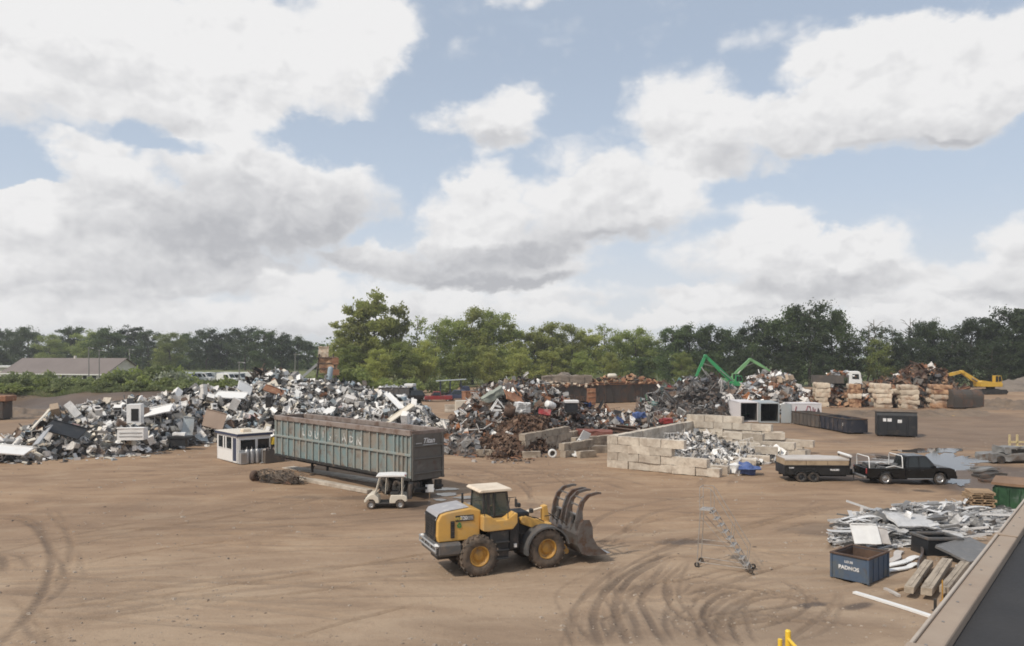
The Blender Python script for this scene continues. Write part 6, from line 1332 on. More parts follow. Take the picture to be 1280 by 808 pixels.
# ------------------------------------------------------------------ beyond the bank: barn, row of pale shapes, poles, tower
zb_ = 2.3; BR = thing('barn', 'long low barn with a mauve roof and pale walls beyond the bushes', 'barn', (-129.8, 193.8, zb_), R(-20))
BLn, BWd, ev, rg = 34.6, 11.5, 2.3, 5.8
def barn_pt(): pass
mb = MB(); mb.box((BLn / 2, BWd / 2, ev / 2 - .6), (BLn, BWd, ev + 1.2)); mb.prism([(0, ev), (BWd, ev), (BWd / 2, rg - .06)], 0.02, BLn - .02, axis='x'); mb.build('wall', 'siding_pale', BR)
mb = MB()
for sgn in (0, 1):
    y0 = -.6 if sgn == 0 else BWd + .6; zl_ = ev - .6 * (rg - ev) / (BWd / 2)
    mb.add([(-.6, y0, zl_), (BLn + .6, y0, zl_), (BLn + .6, BWd / 2, rg), (-.6, BWd / 2, rg), (-.6, y0, zl_ + .14), (BLn + .6, y0, zl_ + .14), (BLn + .6, BWd / 2, rg + .14), (-.6, BWd / 2, rg + .14)], [(0, 1, 2, 3), (4, 5, 6, 7), (0, 1, 5, 4), (1, 2, 6, 5), (2, 3, 7, 6), (3, 0, 4, 7)])
rf = mb.build('roof', 'roof_mauve', BR)
mb = MB(); mb.cyl((18, BWd / 2, rg), (18, BWd / 2, rg + .7), .35, n=10); mb.build('roof_vent', 'siding_pale', rf)
for x in (3, 6, 9.5, 14, 17.5, 21, 24.5, 28, 31):
    f_ = thing('window', None, None); f_.parent = BR; MB().box((x, -.02, 1.15), (1.3, .06, 1.1)).build('pane', 'dark_glass', f_); mb = MB()
    for z in (.57, 1.73): mb.box((x, -.05, z), (1.5, .08, .1))
    for dx in (-.7, .7): mb.box((x + dx, -.05, 1.15), (.1, .08, 1.1))
    mb.build('frame', 'white_paint', f_)
MB().box((BLn / 2, -.62, 1.08 + ev - 1.42), (BLn + 1.2, .06, .22)).build('fascia', 'white_paint', BR)
p = P(-6, 205); t = thing('flat_roof_shed', 'low white flat-roofed shed adjoining the barn at the left edge', 'shed', (p.x - 2, p.y + 12, 2.3), R(5)); MB().box((0, 0, 1.6), (16, 8, 3.2)).build('wall', 'siding_pale', t); MB().box((0, 0, 3.5), (17, 9, .5)).build('roof', 'white_paint', t)
for x in (-4, 0, 4): MB().box((x, -4.03, 1.4), (1.4, .08, 1.3)).build('window', 'dark_glass', t)
for px, top, D, lb in [(111, 434, 176, 'thin dark lamp pole rising in front of the barn roof'), (124, 437, 180, 'pale lamp pole with a crossarm before the barn roof'), (162, 436, 196, 'slim pole at the gable end of the barn'), (299, 452, 150, 'short pole at the pale salvage row'), (369, 442, 170, 'tall pole standing beside the rusty tower')]:
    p = P(px, D); z = gz1(p.x, p.y); t = thing('utility_pole', lb, 'pole', (p.x, p.y, z)); hh = ZY(top, D) - z; MB().cyl((0, 0, -.3), (0, 0, hh), .14, .09, 8).build('pole', 'steel_pole', t); MB().box((.35, 0, hh - .2), (1.5, .12, .12)).build('crossarm', 'steel_pole', t); MB().box((.95, 0, hh - .3), (.5, .25, .14), ch=.03).build('lamp_head', 'zinc', t)
# pale salvage row behind the bushes
r = random.Random(77)
for i in range(18):
    px = 228 + i * 4.6 + r.uniform(-1, 1); D = r.uniform(176, 190); p = P(px, D); z = gz1(p.x, p.y); wv = r.choice(['white', 'pale grey', 'silver'])
    t = thing('scrapped_van', f'{wv} scrapped van in the pale salvage row, {ORD[i] if i < 14 else ORD[13 - (i - 14)] } {"from the barn side" if i < 14 else "from its far end"}' if i < 14 else f'{wv} scrapped van at the far end of the salvage row, {["fourth", "third", "second", "first"][i - 14]} from the end', 'van', (p.x, p.y, z), r.uniform(-.4, .4) + (PI if r.random() < .5 else 0), 'scrapped vans of the pale salvage row')
    m_ = {'white': 'white_paint', 'pale grey': 'zinc', 'silver': 'container_grey'}[wv]
    MB().prism([(-2.3, .4), (2.3, .4), (2.35, 1.0), (1.7, 1.25), (1.1, 2.2), (-2.25, 2.3)], -.95, .95).build('body', m_, t, .05); pane([(1.66, -.75, 1.28), (1.66, .75, 1.28), (1.16, .7, 2.1), (1.16, -.7, 2.1)], 'windscreen', t, .03)
    for sy in (-1, 1): pane([(-.2, sy * .96, 1.3), (1.35, sy * .96, 1.3), (.95, sy * .96, 2.0), (-.2, sy * .96, 2.0)], 'window', t, .015)
    for x in (-1.5, 1.45):
        for sy in (-1, 1): MB().cyl((x, sy * .72, .36), (x, sy * .97, .36), .36, n=14).build('wheel', 'rubber', t)
# rusty tower behind the crest of the heap
p = P(408, 160); z = gz1(p.x, p.y); t = thing('conveyor_tower', 'ragged brown tower of salvage machinery in front of the big tree', 'tower', (p.x, p.y, z), R(12))
hh = ZY(433, 160) - z
for sx in (-1, 1):
    for sy in (-1, 1): MB().tube([(sx * 2.2, sy * 1.6, -.2), (sx * 1.4, sy * 1.2, hh * .8)], .16, 6).build('leg', 'bay_steel', t)
MB().gbox((.4, 0, hh * .52), (3.6, 2.8, hh * .40), 5).dent(.28, .8, 3).build('hopper', 'scrap_fixed' if False else 'block_rust', t); MB().gbox((-.6, 0, hh * .84), (2.0, 2.0, hh * .30), 4).dent(.25, 1, 4).build('head', 'block_pale', t)
MB().box((-3.4, 0, hh * .38), (6.6, 1.2, .5), (0, R(-42), 0)).build('chute', 'zinc', t); MB().box((1.9, -1.5, hh * .62), (1.3, .3, 1.4)).build('cover', 'rust_orange', t); MB().box((1.9, -1.5, hh * .34), (1.5, .3, 1.2)).build('cover', 'rust_orange', t)
mb = MB()
for i in range(5): mb.tube([(-2, -1.5, hh * (.15 + .14 * i)), (2, -1.5, hh * (.15 + .14 * i))], .09, 5)
mb.build('brace', 'bay_steel', t)

# ------------------------------------------------------------------ right-hand edge
GN = thing('green_container', 'glossy green ribbed container with a tan cover half hidden by the parapet', 'container', (P(1243, 42.3).x, 42.3, gz1(P(1243, 42.3).x, 42.3)), R(-37))
Lg, Wg, Hg = 5.6, 2.5, 1.35
MB().box((Lg / 2, Wg / 2, Hg / 2 + .1), (Lg, Wg, Hg)).build('shell', 'green_bin', GN)
for i in range(11): MB().box((.12 + i * .53, -.05, Hg / 2 + .05), (.10, .10, Hg - .2), ch=.015).build('rib', 'green_bin', GN)
for i in range(5): MB().box((-.05, .15 + i * .55, Hg / 2 + .05), (.10, .10, Hg - .2), ch=.015).build('rib', 'green_bin', GN)
MB().gbox((Lg / 2, Wg / 2, Hg + .19), (Lg + .3, Wg + .25, .14), 6).dent(.05, .8, 2).build('cover', 'cover_tan', GN) if False else None
pm('cover_tan', (.245, .150, .090), .85, 0, (.17, .10, .06), .42, .2, .8, .15, 5)
MB().gbox((Lg / 2, Wg / 2, Hg + .19), (Lg + .3, Wg + .25, .14), 6).dent(.05, .8, 2).build('cover', 'cover_tan', GN)
# pallets
pp = P(1224, 41.6); z0 = gz1(pp.x, pp.y); prev = None
def pallet():
    t = thing('wooden_pallet', '', 'pallet')
    for i in range(7): MB().box((0, -.45 + i * .15, .125), (1.2, .095, .022)).build('deck_board', 'wood', t)
    for x in (-.54, 0, .54): MB().box((x, 0, .062), (.09, 1.0, .10)).build('stringer', 'wood', t)
    for y in (-.42, 0, .42): MB().box((0, y, .006), (1.2, .1, .018)).build('bottom_board', 'wood', t)
    return t
for i in range(9):
    t = pallet() if prev is None else dup(prev); prev = prev or t
    t['label'] = f'wooden pallet, {ORD[i]} from the ground in the stack by the green container' if i < 8 else 'topmost tilted wooden pallet of the stack by the green container'
    t['group'] = 'stacked wooden pallets'; t.location = (pp.x + rng.gauss(0, .04), pp.y + rng.gauss(0, .04), z0 + i * .137); t.rotation_euler = (0 if i < 8 else .09, 0, R(-8) + rng.gauss(0, .05))
pm('wreck_grey', (.24, .235, .225), .55, .2, (.16, .11, .08), .42, .12, 1.2, .2, 6)
# yellow frame and crushed car
p = G(1262, 560); t = thing('yellow_barricade', 'pale yellow steel barricade with upright posts at the right edge', 'barricade', (p.x, p.y, gz1(p.x, p.y)), R(4))
for x in (0, .75): MB().box((x, 0, .65), (.14, .14, 1.35)).build('post', 'pale_yellow', t)
MB().box((1.2, 0, .62), (2.6, .14, .16)).build('rail', 'pale_yellow', t); MB().box((1.2, -.1, .22), (2.6, .12, .16)).build('rail', 'pale_yellow', t)
p = G(1262, 580); t = thing('wrecked_car', 'crushed silver car body lying behind the green container', 'car wreck', (p.x + .6, p.y + 1.0, gz1(p.x, p.y)), R(6)); mb = MB().gbox((0, 0, .5), (4.4, 1.8, .55), 6).dent(.2, 1.2, 4).dent(.06, 3, 2); mb.build('body', 'wreck_grey', t)
MB().gbox((.3, 0, 1.05), (2.3, 1.5, .45), 5).dent(.22, 1.5, 7).build('roof', 'wreck_grey', t); MB().box((.3, -.78, 1.0), (1.4, .06, .3)).build('window', 'dark_glass', t)
for x in (-1.4, 1.4): MB().cyl((x, -.95, .33), (x, -.75, .33), .33, n=14).build('wheel', 'rubber', t)
for px, py, rz, mt, lb in [(1236, 597, .1, 'bay_steel', 'dark rusty plate lying on mud before the crushed car'), (1230, 590, .25, 'wreck_grey', 'pale sheet of scrap at the front of the crushed car'), (1246, 603, -.1, 'bay_steel', 'dark girder lying behind the stacked pallets')]:
    p = G(px, py); t = thing('scrap_plate', lb, 'scrap', (p.x, p.y, gz1(p.x, p.y) + .15), rz); MB().gbox((0, 0, 0), (2.2, .8, .14), 5).dent(.18, 1.2, 3).build('plate', mt, t); MB().box((0, .3, .1), (1.9, .1, .12)).build('flange', mt, t)
# long beams in front of the trailer, wire bundle
p1, p2 = G(372, 600), G(462, 617); d = p2 - p1; t = thing('concrete_curb', 'long pale concrete curb beam lying in front of the long trailer', 'beam', (*(p1 + d / 2).xy, gz1(*((p1 + d / 2).xy)) + .0), math.atan2(d.y, d.x))
MB().box((0, 0, .11), (d.length, .42, .26), ch=.03).build('beam', 'concrete', t); MB().box((d.length * .08, .62, .07), (d.length * .9, .16, .14), ch=.02).build('strip', 'concrete_weathered', t)
p1, p2 = G(360, 585), G(500, 607); d = p2 - p1; c_ = (p1 + d / 2); t = thing('concrete_slab', 'thin pale concrete slab lying beneath the long trailer', 'slab', (c_.x, c_.y, gz1(c_.x, c_.y) - .02), math.atan2(d.y, d.x)); MB().box((0, 0, .03), (d.length, 1.1, .08), ch=.01).build('slab', 'concrete', t)
p = G(349, 604); t = thing('wire_bundle', 'tangled bundle of rusty brown wire and rods lying on the dirt before the booth', 'wire bundle', (p.x, p.y, gz1(p.x, p.y)), R(-22)); r = random.Random(6); mb = MB()
for i in range(46):
    x0 = r.uniform(-1.5, 1.7); rr = r.uniform(.25, .62); mb.tube([(x0 + r.gauss(0, .12) + .5 * math.cos(a_ + 1) * rr, rr * math.cos(a_) * 1.0 + r.gauss(0, .05), .5 + rr * .72 * math.sin(a_) + r.gauss(0, .04)) for a_ in np.linspace(r.uniform(0, 3), r.uniform(4, 8), 12)], .022, 4)
mb.build('coil', 'soil_grey', t); mb = MB()
for i in range(26): mb.tube([(r.uniform(-1.9, -.5), r.uniform(-.5, .5), r.uniform(.05, .5)), (r.uniform(-.3, .7), r.uniform(-.5, .5), r.uniform(.05, .8)), (r.uniform(.9, 2.2), r.uniform(-.5, .5), r.uniform(.03, .45))], .02, 4)
mb.build('rods', 'bay_steel', t); MB().gbox((0, 0, .25), (2.6, .7, .5), 5).dent(.15, 1.4, 3).build('core', 'bay_steel', t); MB().lathe([(.1, -.18), (.36, -.18), (.40, 0), (.36, .18), (.1, .18), (.1, -.18)], 18, 0, 'x', (-2.1, .05, .36)).build('drum', 'bin_rust', t)
p = P(537, 46.2); t = thing('sign_board', 'small white square board on a stake behind the loader hood', 'sign', (p.x, p.y, gz1(p.x, p.y)), R(8)); MB().box((0, 0, .62), (.5, .04, .46), ch=.005).build('board', 'white_paint', t); MB().cyl((0, .03, 0), (0, .03, .8), .025, n=6).build('stake', 'wood', t)
# mounds of earth
def mound(px0, px1, D0, D1, hgt, mat, nm, seed, kind='structure', ridge=.5):
    n = 60; mb = MB(); vs_ = []
    for i in range(n + 1):
        for j in range(16):
            u, v = i / n, j / 15; D = lerp(D0, D1, v); p = P(lerp(px0, px1, u), D); e_ = max(0, math.sin(PI * u)) ** .55 * max(0, math.sin(PI * v)) ** .8
            z = hgt * e_ * (.74 + .75 * noise.noise(Vector((p.x * .14, p.y * .14, seed)))) + e_ * .75 * noise.noise(Vector((p.x * .55, p.y * .55, seed))) + e_ * .35 * noise.noise(Vector((p.x * 1.5, p.y * 1.5, seed))); vs_.append((p.x, p.y, gz1(p.x, p.y) - .12 + z))
    mb.add(vs_, [(i * 16 + j, (i + 1) * 16 + j, (i + 1) * 16 + j + 1, i * 16 + j + 1) for i in range(n) for j in range(15)], 0, True); o = mb.build(nm, mat); o['kind'] = kind; return o
mound(583, 690, 136, 156, 5.4, 'soil', 'soil_mound', 1); mound(1232, 1330, 165, 190, 3.4, 'soil_grey', 'spoil_mound', 2); mound(1205, 1300, 112, 128, 1.2, 'soil', 'dirt_ridge', 3); mound(1040, 1240, 104, 113, .7, 'soil', 'dirt_ridge', 4); mound(-30, 60, 106, 122, 1.0, 'soil', 'dirt_ridge', 6); mound(650, 760, 150, 165, 4.6, 'soil_grey', 'spoil_mound', 7)
mound(1000, 1180, 122, 140, 3.3, 'soil', 'soil_mound', 9)
# ------------------------------------------------------------------ scrap pieces
def mat_heap(name, cols, scale=2.6, rough=.8):
    "clutter of small pieces: every cell of a Voronoi pattern gets one of a few scrap colours"
    m, k, b, out = new_mat(name); tc = k.n('ShaderNodeNewGeometry')
    v = k.n('ShaderNodeTexVoronoi', i_Scale=scale, i_Randomness=1.0); k.set(v.inputs['Vector'], tc.outputs['Position'])
    se = k.n('ShaderNodeSeparateColor'); k.set(se.inputs[0], v.outputs['Color'])
    r = k.n('ShaderNodeValToRGB'); r.color_ramp.interpolation = 'CONSTANT'; k.set(r.inputs[0], se.outputs[0]); el_ = r.color_ramp.elements
    while len(el_) < len(cols): el_.new(.5)
    for i, c in enumerate(cols): el_[i].position = i / len(cols); el_[i].color = (*c, 1)
    k.set(b.inputs['Base Color'], r.outputs[0]); b.inputs['Roughness'].default_value = rough
    bp = k.n('ShaderNodeBump'); bp.inputs['Strength'].default_value = 1.0; bp.inputs['Distance'].default_value = .3; k.set(bp.inputs['Height'], v.outputs['Distance']); k.set(b.inputs['Normal'], bp.outputs[0]); return m
mat_heap('heap_white', [(.05, .05, .05), (.24, .22, .20), (.45, .44, .43), (.10, .085, .075), (.30, .29, .28), (.06, .055, .05), (.16, .12, .095)])
mat_heap('heap_mixed', [(.045, .038, .033), (.12, .095, .08), (.20, .18, .165), (.085, .055, .04), (.06, .055, .053), (.15, .10, .07)])
mat_heap('heap_rust', [(.05, .033, .025), (.10, .058, .038), (.15, .085, .05), (.07, .045, .035), (.12, .09, .07)], 3.2)
mat_heap('heap_alu', [(.20, .20, .20), (.40, .40, .41), (.12, .115, .11), (.30, .28, .26), (.50, .50, .51)], 3.0, .5)
WHITE, OFFW, CREAM, LGREY, GREY, DGREY, BLACK = (.78, .755, .72), (.64, .605, .565), (.56, .48, .38), (.45, .43, .405), (.24, .23, .22), (.09, .09, .095), (.03, .03, .032)
TAN, BROWN, RUSTC, DRUST, ORANGE, RED, BLUE, LBLUE, GREEN, TEAL, PINK = (.36, .27, .19), (.15, .10, .07), (.20, .095, .05), (.10, .055, .038), (.42, .17, .07), (.36, .04, .035), (.05, .09, .22), (.30, .37, .42), (.06, .16, .08), (.12, .22, .21), (.48, .35, .34)
CN = {WHITE: 'white', OFFW: 'dirty white', CREAM: 'cream', LGREY: 'light grey', GREY: 'grey', DGREY: 'dark grey', BLACK: 'black', TAN: 'tan', BROWN: 'brown', RUSTC: 'rusty', DRUST: 'dark rusty', ORANGE: 'orange', RED: 'red', BLUE: 'blue', LBLUE: 'pale blue', GREEN: 'green', TEAL: 'teal', PINK: 'pinkish'}
PR = {}
def sheet(mb, w, h, n, fold, seed, th=.02, m=0):
    r = random.Random(seed); a = r.uniform(0, PI); ph = [r.uniform(-1, 1) for _ in range(6)]; vs = []
    for sgn in (0, 1):
        for i in range(n + 1):
            for j in range(n + 1):
                u, v = i / n - .5, j / n - .5; d = u * math.cos(a) + v * math.sin(a)
                z = fold * (abs(d + ph[0] * .2) * ph[1] * 1.2 + .5 * abs(v * 1.3 - u * .6 + ph[2] * .3) * ph[3]) + fold * .35 * noise.noise(Vector((u * 3, v * 3, seed * 1.7)))
                vs.append((u * w * (1 - .12 * abs(z)), v * h, z + sgn * th))
    q = (n + 1) ** 2; fs = []
    for i in range(n):
        for j in range(n):
            k_ = i * (n + 1) + j; fs.append((k_, k_ + 1, k_ + n + 2, k_ + n + 1)); fs.append((q + k_, q + k_ + n + 1, q + k_ + n + 2, q + k_ + 1))
    rim = [i * (n + 1) for i in range(n + 1)] + [n * (n + 1) + j for j in range(1, n + 1)] + [i * (n + 1) + n for i in range(n - 1, -1, -1)] + [j for j in range(n - 1, 0, -1)]
    for i in range(len(rim)): a_, b_ = rim[i], rim[(i + 1) % len(rim)]; fs.append((a_, b_, q + b_, q + a_))
    mb.add(vs, fs, m); return mb
def piece_mb(kind, v):
    r = random.Random(hash(kind) % 1000 + v * 31 if False else sum(map(ord, kind)) + v * 31); mb = MB()
    if kind == 'washing_machine':
        mb.gbox((0, 0, .45), (.7, .68, .9), 4).dent(.045, 2.2, v); mb.cyl((0, -.36, .45), (0, -.34, .45), .20, n=16, m=1).lathe([(.20, -.36), (.235, -.375), (.25, -.35)], 16, 2, 'y', (0, 0, .45)); mb.box((0, .22, .96), (.68, .18, .14), (.2, 0, 0), 0, .02).box((-.05, .12, .965), (.4, .01, .06), (.2, 0, 0), 1)
    elif kind == 'refrigerator':
        mb.gbox((0, 0, .85), (.78, .72, 1.7), 4).dent(.05, 1.5, v); mb.box((0, -.385, .56), (.76, .06, 1.06), None, 0, .02).box((0, -.385, 1.41), (.76, .06, .54), None, 0, .02).box((-.3, -.44, .85), (.04, .05, .4), None, 2).box((-.3, -.44, 1.3), (.04, .05, .25), None, 2).box((0, .37, .5), (.66, .05, .8), None, 1)
    elif kind == 'stove':
        mb.gbox((0, 0, .46), (.76, .66, .92), 3).dent(.04, 1.8, v); mb.box((0, -.345, .48), (.5, .02, .3), None, 1).box((0, .30, 1.0), (.76, .08, .2), None, 0, .02).box((0, -.37, .72), (.6, .03, .03), None, 2)
        for x in (-.18, .18):
            for y in (-.15, .13): mb.cyl((x, y, .925), (x, y, .94), .10, n=10, m=1)
    elif kind == 'open_cabinet':
        w, d, h = .8, .6, 1.2
        for c, s_ in (((0, d / 2, h / 2), (w, .03, h)), ((-w / 2, 0, h / 2), (.03, d, h)), ((w / 2, 0, h / 2), (.03, d, h)), ((0, 0, 0), (w, d, .03)), ((0, 0, h), (w, d, .03)), ((0, .05, h * .55), (w, d - .1, .02))): mb.gbox(c, s_, 3)
        mb.dent(.06, 1.4, v); mb.box((0, d / 2 - .03, h / 2), (w - .06, .02, h - .06), None, 1)
    elif kind == 'metal_sheet': sheet(mb, 1.7, 1.05, 6, .35, v)
    elif kind == 'crumpled_sheet': sheet(mb, 1.25, 1.1, 7, .95, v + 50); mb.dent(.14, 2.6, v)
    elif kind == 'crushed_casing':
        mb.gbox((0, 0, 0), (1.0, .8, .6), 5); mb.dent(.22, 1.6, v).dent(.07, 4.0, v + 9)
    elif kind == 'water_heater':
        mb.lathe([(0, 0), (.27, 0), (.28, .06), (.28, 1.25), (.22, 1.38), (.0, 1.42)], 16, 0, 'z'); mb.dent(.03, 2, v); mb.cyl((.1, 0, 1.4), (.1, 0, 1.55), .03, n=6, m=2).cyl((-.1, 0, 1.4), (-.1, 0, 1.52), .03, n=6, m=2).box((0, -.285, .3), (.2, .03, .25), None, 1)
    elif kind == 'bathtub':
        mb.lathe([(.30, 0), (.40, .02), (.46, .45), (.55, .50), (.55, .53), (.42, .50), (.36, .08), (0, .06)], 22, 0, 'z'); mb.v = [(x * 1.5, y * .75, z) for x, y, z in mb.v]
    elif kind == 'air_duct':
        mb.gbox((0, 0, 0), (1.9, .45, .4), 4).dent(.09, 1.1, v); mb.box((.95, 0, 0), (.04, .38, .33), None, 1)
        for x in (-.9, -.3, .35): mb.box((x, 0, 0), (.05, .54, .5), None, 2)
    elif kind == 'air_conditioner':
        mb.gbox((0, 0, .35), (.95, .6, .7), 3).dent(.04, 2, v)
        for i in range(7): mb.box((0, -.31, .1 + i * .08), (.85, .03, .03), None, 1)
        mb.cyl((0, 0, .705), (0, 0, .72), .24, n=14, m=1)
    elif kind == 'bent_pipe': mb.tube([(-1.3, 0, 0), (-.4, r.uniform(-.2, .2), r.uniform(-.1, .2)), (.4, r.uniform(-.3, .3), r.uniform(-.1, .3)), (1.3, r.uniform(-.4, .4), r.uniform(0, .6))], r.uniform(.05, .09), 7)
    elif kind == 'steel_drum': mb.lathe([(0, .03), (.28, .03), (.29, 0), (.29, .28), (.305, .30), (.29, .32), (.29, .57), (.305, .59), (.29, .61), (.29, .88), (.27, .88), (.27, .80), (0, .79)], 18, 0, 'z'); mb.dent(.03, 2.4, v)
    elif kind == 'tyre': mb.lathe([(.20, -.09), (.27, -.12), (.35, -.11), (.37, 0), (.35, .11), (.27, .12), (.20, .09), (.20, -.09)], 20, 0, 'z')
    elif kind == 'steel_beam':
        L = 3.2
        for z in (-.14, .14): mb.box((0, 0, z), (L, .24, .035))
        mb.box((0, 0, 0), (L, .03, .25)); mb.dent(.03, .8, v)
    elif kind == 'tube_frame':
        w, h = r.uniform(1.2, 1.8), r.uniform(.8, 1.2); mb.tube([(-w / 2, 0, 0), (-w / 2, .05, h), (w / 2, -.05, h), (w / 2, 0, 0)], .035, 6, closed=True)
        for i in range(1, 4): mb.tube([(-w / 2 + w * i / 4, 0, 0), (-w / 2 + w * i / 4 + r.uniform(-.1, .1), .02, h)], .022, 5)
        mb.dent(.07, 1.1, v)
    elif kind == 'wire_coil':
        for i in range(14):
            rr = r.uniform(.3, .6); q = Euler((r.uniform(-.6, .6), r.uniform(-.6, .6), 0)).to_matrix(); mb.tube([q @ Vector((rr * math.cos(a), rr * math.sin(a), r.gauss(0, .04))) for a in np.linspace(0, r.uniform(4, 6.2), 14)], .022, 4)
    elif kind == 'car_hulk':
        mb.gbox((0, 0, .5), (4.2, 1.7, .65), 6); mb.gbox((-.2, 0, 1.05), (2.2, 1.45, .5), 5); mb.dent(.22, .9, v).dent(.06, 3, v)
        for y in (-.75, .75): mb.box((-.2, y, 1.06), (1.7, .05, .26), None, 1)
        for x in (-1.35, 1.35):
            for y in (-.82, .82): mb.cyl((x, y - .06, .32), (x, y + .06, .32), .3, n=14, m=1)
    elif kind == 'radiator':
        mb.box((0, 0, .35), (1.0, .12, .7))
        for i in range(12): mb.box((-.44 + i * .08, -.07, .35), (.02, .03, .62), None, 1)
        mb.box((0, 0, .72), (1.06, .2, .08)).box((0, 0, -.02), (1.06, .2, .08)); mb.dent(.06, 1.2, v)
    elif kind == 'scrap_bale':
        mb.gbox((0, 0, .4), (1.1, .8, .8), 7).dent(.10, 3.2, v).dent(.05, 7, v)
    elif kind == 'filled_bag':
        mb.gbox((0, 0, .3), (.9, .6, .55), 7); mb.v = [(x * (1 - .3 * abs(y)), y * (1 - .3 * abs(x)), z) for x, y, z in mb.v]; mb.dent(.10, 2.2, v)
    elif kind == 'aluminium_profile':
        L = 4.2; mb.box((0, 0, 0), (L, .16, .03)).box((0, .07, .06), (L, .025, .12)).box((0, -.07, .06), (L, .025, .12)); mb.v = [(x, y + .12 * math.sin(x * (.5 + v * .25)), z + .10 * math.sin(x * .8 + v)) for x, y, z in mb.v]
    elif kind == 'aluminium_strip':
        L = 3.0; n = 12; vs = []
        for i in range(n + 1):
            x = (i / n - .5) * L; vs += [(x, -.14, .16 * math.sin(x * (1.2 + v * .4) + v)), (x, .14, .16 * math.sin(x * (1.2 + v * .4) + v) + .03)]
        q = len(vs); vs += [(x, y, z + .02) for x, y, z in vs]; fs = []
        for i in range(n): a = 2 * i; fs += [(a, a + 1, a + 3, a + 2), (q + a, q + a + 2, q + a + 3, q + a + 1), (a, a + 2, q + a + 2, q + a), (a + 1, q + a + 1, q + a + 3, a + 3)]
        fs += [(0, q, q + 1, 1), (2 * n, 2 * n + 1, q + 2 * n + 1, q + 2 * n)]; mb.add(vs, fs)
    return mb
def proto(kind, mat, v):
    key = (kind, mat, v)
    if key not in PR: PR[key] = piece_mb(kind, v).mesh(kind, [mat, 'dark_void', 'zinc'])
    return PR[key]
CATS = {'washing_machine': 'washing machine', 'refrigerator': 'refrigerator', 'stove': 'stove', 'open_cabinet': 'cabinet', 'metal_sheet': 'sheet metal', 'crumpled_sheet': 'sheet metal', 'crushed_casing': 'appliance casing', 'water_heater': 'water heater', 'bathtub': 'bathtub', 'air_duct': 'duct', 'air_conditioner': 'air conditioner', 'bent_pipe': 'pipe', 'steel_drum': 'drum', 'tyre': 'tyre', 'steel_beam': 'beam', 'tube_frame': 'frame', 'wire_coil': 'wire coil', 'car_hulk': 'car hulk', 'radiator': 'radiator', 'scrap_bale': 'bale', 'filled_bag': 'bag', 'aluminium_profile': 'profile', 'aluminium_strip': 'strip'}
SAY = {'crushed_casing': 'crushed casing', 'metal_sheet': 'bent panel', 'crumpled_sheet': 'crumpled sheet', 'open_cabinet': 'open cabinet', 'bent_pipe': 'bent pipe', 'wire_coil': 'wire tangle', 'car_hulk': 'crushed car hulk', 'scrap_bale': 'bale of scrap', 'aluminium_profile': 'aluminium profile', 'aluminium_strip': 'wavy aluminium strip', 'tube_frame': 'tube frame'}
PIECES = []
def piece(kind, mat, col, loc, rot, sc, where, group, label=None, v=None):
    o = bpy.data.objects.new(kind if kind != 'tube_frame' else 'bed_rails', proto(kind, mat, rng.randrange(3) if v is None else v)); COL.objects.link(o); o.location = loc; o.rotation_euler = rot; o.scale = sc if hasattr(sc, '__len__') else (sc,) * 3; o.color = (*col, 1)
    up = (Euler(rot).to_matrix() @ Vector((0, 0, 1))).z
    pose = '' if kind in ('crumpled_sheet', 'crushed_casing', 'wire_coil', 'scrap_bale', 'filled_bag', 'tyre', 'aluminium_profile', 'aluminium_strip', 'bent_pipe', 'steel_beam', 'air_duct', 'metal_sheet', 'tube_frame', 'radiator') else ('upright ' if up > .88 else ('tilted ' if up > .45 else ('toppled ' if up > -.5 else 'upturned ')))
    if kind in ('metal_sheet', 'crumpled_sheet'): pose = 'flat ' if abs(up) > .8 else ('leaning ' if abs(up) > .4 else 'steep ')
    base = f'{CN[col]} {SAY.get(kind, kind.replace("_", " "))} {where}'
    if len((pose + base).split()) > 15: pose = ''
    if len(base.split()) > 15: base = base.replace(' the ', ' ', 1)
    o['label'] = label or pose + base; o['category'] = CATS[kind]; o['kind'] = 'thing'; o['group'] = group; PIECES.append((o, label is not None, o.scale[0])); return o

